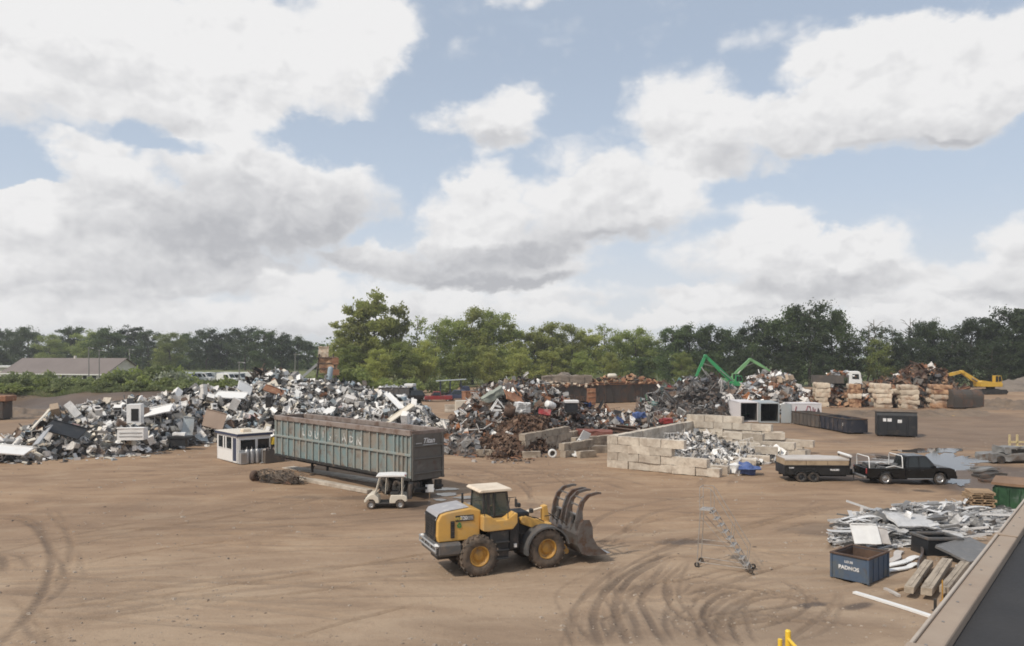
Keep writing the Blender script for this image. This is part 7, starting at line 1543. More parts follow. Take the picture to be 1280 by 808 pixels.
class Heap:
    def __init__(s, st, lump=.5, seed=0, back=1.0, foot=.0, p=.8): s.st = st; s.lump = lump; s.seed = seed; s.back = back; s.p = p
    def par(s, px):
        st = s.st
        if px <= st[0][0]: return st[0][1:]
        for a, b in zip(st[:-1], st[1:]):
            if px <= b[0]: t = (px - a[0]) / (b[0] - a[0]); t = t * t * (3 - 2 * t) * .5 + t * .5; return tuple(lerp(a[i], b[i], t) for i in range(1, 4))
        return st[-1][1:]
    def at(s, px, t):
        D0, Dc, zc = s.par(px); D = D0 + (Dc - D0) * t if t <= 1 else Dc + (Dc - D0) * s.back * (t - 1); p = P(px, D); f = 0 if t <= 0 else math.sin(min(t, 1) * PI / 2) ** s.p if t <= 1 else max(0, math.cos((t - 1) * PI / 2)) ** .8
        f = max(f, 0); z = zc * f * (1 + s.lump * .5 * noise.noise(Vector((p.x * .22, p.y * .22, s.seed)))) + s.lump * f * .8 * noise.noise(Vector((p.x * .7, p.y * .7, s.seed + 5)))
        p.z = gz1(p.x, p.y) + max(z, -.05); return p
    def mound(s, mat, name, nu=90, nv=26, kind='stuff'):
        a, b = s.st[0][0], s.st[-1][0]; vs_ = []; mb = MB()
        for i in range(nu + 1):
            for j in range(nv + 1): q = s.at(lerp(a, b, i / nu), 2.0 * j / nv); q.z -= .18; vs_.append(q + Vector((rng.gauss(0, .08), rng.gauss(0, .08), rng.gauss(0, .10))))
        mb.add(vs_, [(i * (nv + 1) + j, (i + 1) * (nv + 1) + j, (i + 1) * (nv + 1) + j + 1, i * (nv + 1) + j + 1) for i in range(nu) for j in range(nv)]); o = mb.build(name, mat); o['kind'] = kind; return o
    def debris(s, n, mats, size, name, seed=1, tmax=1.25, bars=.25, tilt=1.2):
        r = random.Random(seed); mb = MB(); a, b = s.st[0][0], s.st[-1][0]
        for i in range(n):
            stray = r.random() < .05; q = s.at(r.uniform(a, b), -.28 * r.random() ** 1.6 if stray else r.random() ** .85 * tmax); e = (r.uniform(-tilt, tilt), r.uniform(-tilt, tilt), r.uniform(0, 6.3)); sz = size * math.exp(min(r.gauss(0, .45), .5)) * (.6 if stray else 1); e = (e[0] * .25, e[1] * .25, e[2]) if stray else e; m = r.randrange(len(mats))
            if r.random() < bars: mb.box(q + Vector((0, 0, sz * .2)), (sz * 3.2, sz * .2, sz * .16), e, m)
            else:
                w_, h_ = sz * r.uniform(.7, 1.5), sz * r.uniform(.5, 1.2); X = Matrix.Translation(q + Vector((0, 0, sz * .25))) @ Euler(e).to_matrix().to_4x4(); f = sz * r.uniform(-.5, .5)
                if r.random() < .5: mb.add([(-w_, -h_, 0), (0, -h_, f), (w_, -h_, f * .2), (-w_, h_, f * .3), (0, h_, f * 1.2), (w_, h_, 0)], [(0, 1, 4, 3), (1, 2, 5, 4)], m, False, X); mb.add([(-w_, -h_, .02), (0, -h_, f + .02), (w_, -h_, f * .2 + .02), (-w_, h_, f * .3 + .02), (0, h_, f * 1.2 + .02), (w_, h_, .02)], [(3, 4, 1, 0), (4, 5, 2, 1)], m, False, X)
                else: mb.box((0, 0, 0), (w_ * 1.3, h_ * 1.3, sz * r.uniform(.3, 1.1)), X, m)
        o = mb.build(name, mats); o['kind'] = 'stuff'; return o
def zwhere(zones, px):
    for e, w_ in zones:
        if px < e: return w_
    return zones[-1][1]
def hword(t): return 'at foot of' if t < .28 else ('low on' if t < .52 else ('high on' if t < .8 else 'atop'))
def scatter(hp, n, kinds, cols, mat, heap, zones, group, seed, smin, smax, lift=.2, tmax=1.08, flat=.0, pxr=None, kmat=None):
    r = random.Random(seed); a, b = pxr or (hp.st[0][0], hp.st[-1][0]); ks = [k_ for k_, w_ in kinds]; ws = [w_ for k_, w_ in kinds]; cs = [c for c, w_ in cols]; cw = [w_ for c, w_ in cols]
    for i in range(n):
        px = lerp(a, b, (i + r.random()) / n); t = .02 + tmax * r.random() ** .9; q = hp.at(px, t); k_ = r.choices(ks, ws)[0]; c = r.choices(cs, cw)[0]; sc = r.uniform(smin, smax)
        if k_ == 'tyre': c = BLACK
        if k_ == 'car_hulk': c = r.choice((DGREY, BROWN, DGREY)); sc = .72
        e = (r.gauss(0, .55 - flat * .3), r.gauss(0, .55 - flat * .3), r.uniform(0, 6.28))
        if k_ in ('washing_machine', 'refrigerator', 'stove', 'water_heater', 'open_cabinet', 'steel_drum', 'air_conditioner') and r.random() < .55: e = (r.choice((PI / 2, -PI / 2, PI)) + r.gauss(0, .3), r.gauss(0, .35), r.uniform(0, 6.28))
        if t > .8: q.z -= .12
        mt = (kmat or {}).get(k_, mat); q.z += lift * sc * r.uniform(-.6, 1.0)
        piece(k_, mt, c, q, e, sc, f'{hword(t)} {heap} {zwhere(zones, px)}', group)

# ---- A: heap of household appliances on the left
HA = Heap([(-40, 59.5, 64, .3), (0, 62, 66, .7), (20, 62, 68, 1.3), (40, 62.3, 69, 2.3), (75, 63.5, 71, 3.1), (120, 64.5, 73, 3.6), (170, 66, 76, 3.7), (215, 70, 80, 4.2), (262, 75.5, 86, 4.6), (310, 76, 90, 4.6), (345, 74, 92, 5.3), (372, 72, 92, 5.7), (400, 70, 90, 5.2), (440, 68, 87, 4.5), (500, 68, 86, 3.8), (530, 69, 84, 2.6), (556, 70, 82, 1.2)], .62, 3)
HA.mound('heap_white', 'scrap_heap'); HA.debris(5200, ['white_paint', 'zinc', 'loader_grey', 'cream_paint', 'dumpster_brown', 'chassis_black', 'tarp_pale', 'container_grey'], .27, 'appliance_debris', 11, 1.15)
ZA = [(25, 'near the left edge'), (58, 'below the long tilted panel'), (100, 'around the dark slanted sheet'), (145, 'left of the white tub'), (185, 'around the white tub'), (215, 'right of the white tub'), (248, 'around the black bench top'), (275, 'around the tan board'), (310, 'just behind the booth'), (345, 'behind the trailer front'), (385, 'below its highest point'), (425, 'above the trailer lettering'), (470, 'above the middle of the trailer'), (510, 'by the white plank'), (600, 'at the trailer end')]
CA = [(WHITE, 38), (OFFW, 19), (LGREY, 12), (CREAM, 5), (GREY, 9), (DGREY, 9), (BLACK, 6), (TAN, 3), (BROWN, 4), (LBLUE, 4), (RUSTC, 3), (PINK, 2)]
KA = [('washing_machine', 12), ('refrigerator', 5), ('stove', 8), ('open_cabinet', 10), ('metal_sheet', 16), ('crumpled_sheet', 28), ('crushed_casing', 14), ('water_heater', 5), ('air_duct', 5), ('air_conditioner', 6), ('bathtub', 2), ('tyre', 1), ('bent_pipe', 2)]
scatter(HA, 860, KA, CA, 'scrap_paint', 'the appliance heap', ZA, 'scrapped pieces of the appliance heap', 21, .40, 1.02, .4, 1.08)
GA = 'scrapped pieces of the appliance heap'
def onheap(hp, px, t, dz=0):
    if t > 2:      # a row of the photograph: the place on the slope that is seen there
        t = min((abs(YH + F * (H - (hp.at(px, u).z + dz)) / hp.at(px, u).y - t), u) for u in [i * .02 for i in range(61)])[1]
    q = hp.at(px, t); q *= 1 - .9 / q.y; q.z += dz + .35; return q
t = thing('bathtub', 'large white ribbed tub lying on its side in the middle of the appliance heap', 'bathtub', onheap(HA, 166, 545, .55), .1, GA); MB().gbox((0, 0, 0), (2.2, 1.0, 1.05), 4).dent(.05, 1, 3).build('body', 'white_paint', t, .08)
for z in (-.18, .12): MB().box((0, -.52, z), (1.9, .05, .07)).build('rib', 'zinc', t)
MB().box((0, -.45, .52), (2.3, .2, .12), ch=.03).build('rim', 'white_paint', t)
t = thing('washing_machine', 'tall white washer with a dark open front standing above the white tub', 'washing machine', onheap(HA, 169, 530, .3), .15, GA); MB().gbox((0, 0, .7), (1.2, .9, 1.7), 4).dent(.04, 1, 3).build('body', 'white_paint', t, .03); MB().box((.12, -.48, .6), (.62, .04, 1.1)).build('door_opening', 'dark_void', t)
t = thing('workbench', 'long black bench top standing on the low right part of the appliance heap', 'bench', onheap(HA, 226, 556, .3), .05, GA); MB().box((0, 0, .5), (2.2, .9, .26), ch=.03).build('top', 'dumpster_black', t); MB().box((-.15, 0, .05), (1.3, .7, .7)).build('pedestal', 'dumpster_black', t); MB().gbox((-.1, 0, .78), (1.1, .6, .28), 3).dent(.08, 2, 2).build('sink', 'white_paint', t)
for nm, lb, px, tt, sz, mt, e in [('metal_sheet', 'long pale panel leaning steeply at the outer crest of the appliance heap', 50, 529, (1.0, 3.0, .08), 'cream_paint', (.75, -.4, -.55)), ('metal_sheet', 'wide dark slanted sheet lying high on the outer part of the appliance heap', 82, 541, (2.9, 1.6, .10), 'dumpster_black', (.5, .28, .1)), ('metal_sheet', 'second pale panel leaning below the long pale panel', 53, 548, (.9, 2.0, .08), 'zinc', (.8, -.3, -.5)), ('metal_sheet', 'big white flat sheet lying lowest at the left edge', 12, 566, (3.0, 1.5, .10), 'white_paint', (.3, .1, .1)), ('metal_sheet', 'wide white sheet sloping on the crest between tub and booth', 194, 517, (3.0, 1.5, .10), 'white_paint', (.45, -.2, .15)), ('wooden_board', 'tan square board standing tilted just left of the booth', 268, 529, (2.0, 2.0, .10), 'cover_board', (.95, .3, .35)), ('metal_sheet', 'large white sheet lying flat on the crest behind the booth', 289, 497, (3.2, 1.6, .10), 'white_paint', (.35, .05, .05)), ('metal_sheet', 'pale blue cabinet door standing upright beside the black bench top', 235, 536, (1.0, 1.9, .10), 'container_grey', (1.35, .1, .3)), ('metal_sheet', 'orange-brown sheet sticking out high above the trailer front', 343, 492, (2.2, 1.3, .10), 'rust_orange', (.4, .35, .2)), ('metal_sheet', 'bright white wedge-shaped panel on the highest crest of the heap', 306, 488, (1.6, 1.4, .10), 'white_paint', (.8, .5, .6))]:
    if 'cover_board' not in MATS: pm('cover_board', (.36, .265, .20), .8, 0, (.28, .20, .15), .4, .2, 1, .1, 5)
    t = thing(nm, lb, 'sheet metal' if nm == 'metal_sheet' else 'board', onheap(HA, px, tt, .55), 0, GA, rot=e); MB().gbox((0, 0, 0), sz, 5).dent(.07, .9, px).build('sheet', mt, t); MB().box((0, sz[1] / 2 - .05, .08), (sz[0] * .96, .07, .10)).build('folded_edge', mt, t)
p1, p2 = Vector(onheap(HA, 485, 497, .5)), Vector(onheap(HA, 500, 512, .5)); d = p2 - p1
t = thing('steel_plank', 'long white plank leaning down the trailer end of the appliance heap', 'plank', (p1 + p2) / 2, 0, GA, rot=d.to_track_quat('X', 'Z').to_euler()); MB().box((0, 0, 0), (d.length + 1.2, .55, .12), ch=.01).build('plank', 'white_paint', t); MB().box((0, .3, .08), (d.length + 1.1, .05, .16)).build('flange', 'white_paint', t)
t = thing('steel_plank', 'second pale plank crossing at the foot of the leaning white plank', 'plank', onheap(HA, 500, 520, .4), 0, GA, rot=(.2, -.55, .5)); MB().box((0, 0, 0), (3.2, .8, .12), ch=.01).build('plank', 'cream_paint', t); MB().box((0, .4, .06), (3.0, .05, .14)).build('flange', 'cream_paint', t)
# dark timber and branches behind its crest
HJ = Heap([(296, 96, 101, .8), (306, 96, 102, 4.3), (322, 97, 103, 5.0), (345, 98, 104, 4.9), (362, 98, 103, 3.6)], .8, 9); HJ.mound('heap_rust', 'scrap_heap', 30, 14); HJ.debris(420, ['bay_steel', 'dumpster_brown', 'bark', 'chassis_black'], .4, 'timber_debris', 3, 1.3, .6)
scatter(HJ, 34, [('bent_pipe', 4), ('steel_beam', 3), ('tyre', 3), ('crushed_casing', 2), ('tube_frame', 2)], [(DRUST, 3), (BROWN, 4), (BLACK, 3)], 'scrap_rust', 'the dark wood pile', [(316, 'at its left side'), (335, 'in the middle'), (400, 'at its right side')], 'dark pieces of the wood pile', 5, .9, 1.3)

# ---- B: mixed heap in the middle
HB = Heap([(548, 66, 72, .3), (565, 68, 76, 1.6), (580, 67, 80, 3.0), (600, 66.5, 86, 4.6), (640, 66, 90, 5.2), (680, 69, 92, 4.6), (712, 76, 94, 2.9), (745, 84, 97, 1.4), (790, 87, 98, .8), (840, 88, 97, .8), (870, 90, 98, .6)], .7, 14)
HB.mound('heap_mixed', 'scrap_heap'); HB.debris(3600, ['bay_steel', 'dumpster_brown', 'zinc', 'loader_grey', 'rust_orange', 'chassis_black', 'steel_worn', 'tarp_pale'], .27, 'mixed_debris', 12, 1.2, .4)
ZB = [(585, 'beside the long trailer'), (612, 'below the blocky white tank'), (636, 'around the white A-frame'), (668, 'around the white crate'), (700, 'by the bright red panel'), (730, 'before the tarped bay'), (770, 'among the long rusty beams'), (810, 'around the blue heap of tarp'), (900, 'before the tangled heap')]
CB_ = [(RUSTC, 16), (DRUST, 18), (BROWN, 18), (GREY, 9), (DGREY, 10), (LGREY, 9), (OFFW, 8), (WHITE, 5), (TAN, 6), (BLACK, 5), (ORANGE, 3), (TEAL, 2), (RED, 2), (GREEN, 2), (BLUE, 1.5)]
KB = [('metal_sheet', 14), ('crumpled_sheet', 16), ('crushed_casing', 14), ('steel_beam', 12), ('bent_pipe', 10), ('tube_frame', 10), ('steel_drum', 5), ('tyre', 4), ('wire_coil', 6), ('radiator', 4), ('air_duct', 4), ('scrap_bale', 5)]
scatter(HB, 330, KB, CB_, 'scrap_paint', 'the mixed heap', ZB, 'scrap pieces of the mixed heap', 22, .55, 1.15, .3, 1.1)
# fine brown shreds in front of it
pm('shred_brown', (.135, .075, .046), .9, 0, (.075, .045, .032), .45, .12, 1.5, .3, 6); pm('shred_tan', (.22, .145, .10), .9, 0, (.11, .07, .05), .4, .12, 1.5, .3, 6)
HS = Heap([(588, 66, 68, .2), (604, 65.2, 70, 1.0), (625, 64.0, 71, 1.9), (650, 64.6, 73, 2.7), (676, 67, 75, 2.8), (692, 71, 78, 1.9), (702, 74, 79, .6)], .5, 8); HS.mound('heap_rust', 'shredded_scrap', 60, 26); HS.debris(4200, ['scrap_rust_fixed', 'bay_steel', 'bin_rust', 'block_rust', 'dumpster_brown'] if False else ['shred_brown', 'bin_rust', 'shred_brown', 'shred_tan'], .15, 'shredded_debris', 13, 1.2, .3)
HG2 = Heap([(552, 66.5, 68, .3), (566, 66, 70, 1.5), (585, 65, 71, 1.9), (602, 65, 70, 1.2), (612, 66, 69, .2)], .5, 18); HG2.mound('heap_mixed', 'scrap_heap', 30, 14); scatter(HG2, 26, [('bent_pipe', 3), ('crumpled_sheet', 3), ('wire_coil', 2), ('crushed_casing', 3)], [(GREY, 4), (DGREY, 4), (LGREY, 2), (BROWN, 2)], 'scrap_paint', 'the small grey heap', [(575, 'beside the long trailer'), (590, 'in its middle'), (700, 'next to the brown shreds')], 'scrap pieces of the small grey heap', 33, .5, .9)
GBm = 'scrap pieces of the mixed heap'
t = thing('steel_frame_stand', 'white steel A-frame lying on the mixed heap above the brown shreds', 'stand', onheap(HB, 622, 519, .4), .0, GBm, rot=(.15, .1, .2)); mb = MB()
for y in (-.0, .5): mb.tube([(-.6, y, 0), (-.1, y, 1.1), (1.3, y, -.35)], .075, 6).tube([(-.35, y, .5), (.3, y, .4)], .06, 6).tube([(-.6, y, 0), (.4, y, .1)], .06, 6)
mb.build('frame_tube', 'white_paint', t)
t = thing('wire_crate', 'white crate full of pale scrap in the middle of the mixed heap', 'crate', onheap(HB, 652, 518, .3), .1, GBm, rot=(.1, .05, .1)); t.scale = (.75, .75, .75); MB().gbox((0, 0, .5), (2.0, 1.4, 1.1), 6).dent(.26, 2, 3).build('contents', 'white_paint', t); mb = MB()
for i in range(5):
    mb.box((-1.05 + i * .52, -.75, .5), (.05, .05, 1.2)); mb.box((0, -.76, .0 + i * .28), (2.2, .05, .05))
mb.build('wire_side', 'zinc', t)
for nm, lb, cat, px, tt, sz, mt, e in [('steel_drum', 'brown open drum between the white A-frame and the white crate', 'drum', 636, 522, None, 'bin_rust', (.3, .2, 0)), ('red_sheet', 'bright red panel on the right side of the mixed heap', 'panel', 681, 518, (1.2, .7, .15), 'red_paint', (.9, .1, -.1)), ('metal_sheet', 'orange sheet high on the mixed heap', 'panel', 643, 500, (2.2, 1.6, .12), 'rust_orange', (.6, .4, .5)), ('metal_sheet', 'pale grey-green tank half lying on the left crest of the mixed heap', 'panel', 616, 497, (2.4, .9, .8), 'handler_pale_grey', (.1, -.5, .35)), ('metal_sheet', 'dark teal slab lying across the top of the mixed heap', 'panel', 634, 489, (3.0, .9, .5), 'loader_grey', (.1, .05, .05)), ('washing_machine', 'white-topped black machine standing right of the mixed heap', 'machine', 714, 516, (1.3, 1.0, 1.0), 'dumpster_black', (0, 0, .1)), ('metal_slab', 'rust-red slab lying on the low wall beside the walled bay', 'slab', 742, .0, (3.4, 1.4, .5), 'slab_red', (.05, .06, .1)), ('tarp_heap', 'crumpled blue tarp among the rusty beams', 'tarp', 799, 522, (1.4, 1.0, .6), 'blue_tarp', (0, 0, 0)), ('scrap_box', 'bright red box behind the side wall of the walled bay', 'box', 832, 529, (1.5, .8, .5), 'red_paint', (.05, 0, .1)), ('white_barrel', 'bright white barrel lying on the right crest of the mixed heap', 'barrel', 688, 510, (1.2, .7, .7), 'white_paint', (.2, .3, .8))]:
    if 'slab_red' not in MATS: pm('slab_red', (.23, .085, .065), .8, 0, (.15, .07, .05), .4, .2, 1, .15, 5); pm('handler_pale_grey', (.30, .32, .27), .6, 0, (.2, .2, .17), .4, .2, 1, .1, 5)
    t = thing(nm, lb, cat, onheap(HB, px, tt, .5), 0, GBm, rot=e)
    if nm == 'metal_slab': t.location = G(743, 541, 1.0)
    if nm == 'white_barrel': MB().lathe([(0, -.55), (.33, -.55), (.36, -.5), (.36, -.2), (.385, -.17), (.36, -.14), (.36, .14), (.385, .17), (.36, .2), (.36, .5), (.33, .55), (0, .55)], 18, 0, 'x').dent(.03, 2, 3).build('body', mt, t)
    elif sz is None: t.scale = (.7, .7, .7); MB().lathe([(0, 0), (.75, 0), (.75, 1.3), (.68, 1.3), (.66, .3), (0, .3)], 18, 0, 'z').build('shell', mt, t); MB().lathe([(.75, .62), (.80, .66), (.75, .7)], 18, 0, 'z').build('hoop', mt, t)
    elif 'white-topped' in lb: MB().gbox((0, 0, .3), sz, 3).build('body', mt, t); MB().box((0, 0, .95), (1.5, 1.2, .3), ch=.05).build('lid', 'white_paint', t)
    else: MB().gbox((0, 0, 0), sz, 8).dent(.24 if 'tarp' in nm else .13, 1.5, px).dent(.06, 4, px + 1).build('body', mt, t, .02)
for i, (p1, p2, lb) in enumerate([((737, 527), (800, 531), 'uppermost long rusty beam between heap and walled bay'), ((742, 531), (795, 536), 'second long rusty beam between heap and walled bay'), ((760, 536), (798, 541), 'short lower rusty beam beside the bay wall'), ((776, 524), (826, 527), 'rusty beam lying near the crumpled blue tarp'), ((735, 521), (770, 523), 'dark beam lying behind the long rusty beams'), ((800, 519), (850, 515), 'slanting beam before the tangled heap')]):
    a, b = G(*p1, .5), G(*p2, .5); d = b - a; t = thing('steel_beam', lb, 'beam', (a + b) / 2, math.atan2(d.y, d.x), 'long rusty beams beside the walled bay'); L = d.length
    for z in (-.22, .22): MB().box((0, 0, z), (L, .5, .07)).build('flange', 'beam_red' if 'beam_red' in MATS else 'bin_rust', t)
    MB().box((0, 0, 0), (L, .06, .37)).build('web', 'bin_rust', t)
HX = Heap([(725, 92, 97, .2), (750, 90, 97, .9), (775, 88, 97, 1.3), (810, 88, 97, 1.1), (845, 88, 95, .8), (860, 90, 94, .2)], .6, 24); HX.mound('heap_mixed', 'scrap_heap', 40, 14); scatter(HX, 60, [('metal_sheet', 3), ('crumpled_sheet', 4), ('steel_beam', 3), ('bent_pipe', 2), ('crushed_casing', 3)], [(GREY, 4), (LGREY, 3), (DRUST, 4), (TAN, 2), (BLUE, 1), (OFFW, 3)], 'scrap_paint', 'the low scrap strip', [(765, 'above the rust-red slab'), (790, 'left of the crumpled blue tarp'), (815, 'right of the crumpled blue tarp'), (900, 'by the bright red box')], 'scrap pieces of the low strip', 43, .7, 1.2)
t = thing('loose_wheel', 'white wheel rim standing on edge before the short block wall', 'wheel', G(690.5, 567, .36), 0, rot=(0, 0, .15)); MB().lathe([(.24, -.13), (.34, -.15), (.37, -.12), (.37, .12), (.34, .15), (.24, .13), (.22, 0), (.24, -.13)], 24, 0, 'y').build('rim', 'white_paint', t); MB().lathe([(.22, .02), (.12, .06), (.12, .1), (0, .1)], 16, 0, 'y').build('disc', 'dumpster_brown', t)
p1, p2 = G(704, 562, .35), G(720, 570, .15); d = p2 - p1; t = thing('steel_beam', 'short white beam lying just right of the white wheel rim', 'beam', (p1 + p2) / 2, 0, rot=d.to_track_quat('X', 'Z').to_euler()); MB().box((0, 0, 0), (d.length + .4, .4, .12), ch=.01).build('web', 'white_paint', t); MB().box((0, .2, .1), (d.length + .4, .06, .3)).build('flange', 'white_paint', t)
t = thing('garden_chair', 'white plastic chair wreck lying on the low block walls', 'chair', G(727, 558, .5), 0, rot=(.5, .4, .6)); MB().box((0, 0, .4), (1.0, .9, .07), ch=.02).build('seat', 'white_paint', t); MB().box((0, .45, .85), (1.0, .07, .9), (-.2, 0, 0), ch=.02).build('backrest', 'white_paint', t)
for x in (-.42, .42):
    for y in (-.38, .38): MB().cyl((x, y, .4), (x * 1.15, y * 1.15, -.15), .06, n=6).build('leg', 'white_paint', t)
# ---- C: grey tangled heap below the green handler
HC = Heap([(798, 116, 122, .4), (815, 112, 122, 2.4), (838, 108, 122, 3.6), (858, 104, 122, 4.9), (880, 103, 122, 4.9), (905, 103, 121, 3.9), (925, 104, 120, 2.4), (940, 108, 118, 1.0)], .7, 31); HC.mound('heap_mixed', 'scrap_heap', 50, 20); HC.debris(1300, ['loader_grey', 'steel_worn', 'zinc', 'bay_steel', 'chassis_black', 'dumpster_brown'], .36, 'tangled_debris', 15, 1.15, .75)
ZC = [(830, 'towards the steel bays'), (860, 'below the handler grab'), (890, 'below the handler boom'), (999, 'beside the open container')]
scatter(HC, 120, [('wire_coil', 22), ('bent_pipe', 18), ('tube_frame', 12), ('metal_sheet', 10), ('crumpled_sheet', 12), ('car_hulk', 1.2), ('steel_beam', 8)], [(GREY, 12), (DGREY, 14), (LGREY, 8), (BROWN, 8), (DRUST, 6), (TEAL, 3), (GREEN, 2), (RED, 2), (OFFW, 3)], 'scrap_paint', 'the tangled heap', ZC, 'scrap pieces of the tangled heap', 23, .9, 1.6, .3)
# ---- D: pale heap behind the containers, E: rust between the piers
HD = Heap([(918, 112, 116, .8), (930, 111, 118, 3.6), (950, 110, 120, 5.1), (968, 110, 120, 5.2), (985, 110, 119, 4.2), (1003, 112, 118, 1.8), (1016, 114, 118, .6)], .7, 41); HD.mound('heap_mixed', 'scrap_heap', 40, 16); HD.debris(700, ['tarp_pale', 'bay_steel', 'rust_orange', 'zinc', 'dumpster_brown', 'white_paint'], .38, 'pale_debris', 16, 1.15)
scatter(HD, 80, [('crumpled_sheet', 5), ('crushed_casing', 5), ('metal_sheet', 4), ('filled_bag', 3), ('tyre', 1), ('scrap_bale', 3)], [(TAN, 8), (BROWN, 8), (OFFW, 6), (WHITE, 4), (RUSTC, 6), (ORANGE, 1.5), (DGREY, 5), (GREY, 4)], 'scrap_paint', 'the container heap', [(945, 'above the left container'), (965, 'above the middle'), (985, 'above the open door'), (1100, 'above the graffiti wall')], 'scrap pieces behind the containers', 24, .9, 1.4)
HE = Heap([(1010, 119, 126, 1.2), (1030, 118, 127, 2.2), (1060, 118, 126, 2.3), (1085, 118, 127, 2.5), (1110, 118, 128, 3.2), (1130, 118, 129, 5.0), (1150, 118, 130, 6.0), (1165, 118, 129, 5.6), (1180, 118, 126, 4.6), (1194, 118, 124, 2.6), (1204, 119, 122, .8)], .6, 51); HE.mound('heap_rust', 'scrap_heap', 60, 18); HE.debris(1500, ['bay_steel', 'bin_rust', 'dumpster_brown', 'block_rust', 'chassis_black', 'rust_orange'], .34, 'rusty_debris', 17, 1.15, .5)
scatter(HE, 110, [('crumpled_sheet', 5), ('crushed_casing', 5), ('steel_beam', 4), ('bent_pipe', 4), ('wire_coil', 2), ('metal_sheet', 4), ('steel_drum', 2)], [(DRUST, 10), (RUSTC, 9), (BROWN, 9), (TAN, 5), (ORANGE, 2), (DGREY, 5), (OFFW, 2)], 'scrap_rust', 'the rusty heap', [(1050, 'by the first pier'), (1085, 'below the white lorry'), (1118, 'by the third pier'), (1145, 'at its peak by the fourth pier'), (1300, 'by the last pier')], 'scrap pieces between the block piers', 25, .9, 1.4, .3, 1.0)
# ---- H: pale light scrap in the walled bay
HH_ = Heap([(795, 61.5, 66, .2), (815, 60.5, 67, 1.1), (840, 59.5, 68, 1.3), (868, 58, 68, 1.7), (890, 57, 67, 1.5), (915, 57, 66, 1.0), (940, 58.5, 66, .6), (965, 61, 66, .5), (985, 63, 66, .1)], .5, 61); HH_.mound('heap_alu', 'scrap_heap', 50, 18); HH_.debris(1500, ['white_paint', 'tarp_pale', 'concrete', 'chassis_black', 'tarp_pale', 'loader_grey'], .14, 'light_debris', 18, 1.1, .55)
scatter(HH_, 90, [('tube_frame', 6), ('crumpled_sheet', 6), ('bent_pipe', 5), ('metal_sheet', 4), ('wire_coil', 4), ('radiator', 2), ('crushed_casing', 3)], [(WHITE, 10), (OFFW, 8), (LGREY, 8), (GREY, 4), (DGREY, 4), (TEAL, 1), (CREAM, 3)], 'scrap_paint', 'the bay scrap', [(830, 'near its outer corner'), (860, 'in the middle'), (895, 'by the front wall end'), (925, 'near the blue tarp'), (999, 'by the stepped wall')], 'light scrap in the walled bay', 26, .45, .85, .3)
t = thing('blue_tarp', 'crumpled blue tarp lying at the open mouth of the walled bay', 'tarp', G(937, 588, .3), 0, None, rot=(.1, .05, -.25)); mb = MB(); sheet(mb, 1.6, 1.2, 14, .5, 5, .02); mb.dent(.12, 2, 3).build('sheet', 'blue_tarp', t); MB().gbox((-.1, 0, -.05), (1.0, .7, .35), 6).dent(.14, 1.8, 5).build('bulge', 'blue_tarp', t)
t = thing('white_sack', 'crumpled white sack beside the blue tarp', 'sack', G(921, 586, .3), .4); MB().gbox((0, 0, 0), (.9, .8, .6), 6).dent(.14, 2.2, 9).build('bag', 'white_paint', t); MB().gbox((.1, 0, .35), (.3, .3, .2), 3).dent(.05, 3, 2).build('neck', 'white_paint', t)
# ---- G: aluminium heap in the right foreground
HG = Heap([(1038, 34.8, 36, .1), (1052, 34.2, 36.6, .35), (1070, 33.6, 37.2, .6), (1105, 33.6, 38, .8), (1150, 34, 39.0, .8), (1195, 35, 40, .5), (1230, 36.5, 40.5, .3), (1262, 38, 41, .1)], .45, 71, .9); HG.mound('heap_alu', 'scrap_heap', 60, 20); HG.debris(1500, ['aluminium', 'aluminium_dark', 'aluminium', 'zinc', 'tarp_pale'], .12, 'aluminium_debris', 19, 1.4, .8, .28)
ZG = [(1060, 'left of the blue bin'), (1100, 'behind the blue bin'), (1140, 'right of the white panel'), (1180, 'around the dark steel box'), (1215, 'below the stacked pallets'), (1300, 'near the parapet')]
scatter(HG, 240, [('aluminium_profile', 12), ('aluminium_strip', 12), ('crumpled_sheet', 3), ('metal_sheet', 5)], [(LGREY, 9), (OFFW, 4), (GREY, 6)], 'aluminium', 'the aluminium heap', ZG, 'aluminium pieces of the foreground heap', 27, .35, .8, .25, 1.3, 1.2, (1064, 1258), {'metal_sheet': 'aluminium', 'crumpled_sheet': 'aluminium'})
for o, fixed, s_ in PIECES:
    if o.name.startswith('aluminium_'): o.rotation_euler = (o.rotation_euler[0] * .5, o.rotation_euler[1] * .5, rng.gauss(.12, .36))
    if o.get('group', '').startswith('aluminium') : 
        if rng.random() < .30 and len(o.material_slots): o.material_slots[0].link = 'OBJECT'; o.material_slots[0].material = M('aluminium_dark')
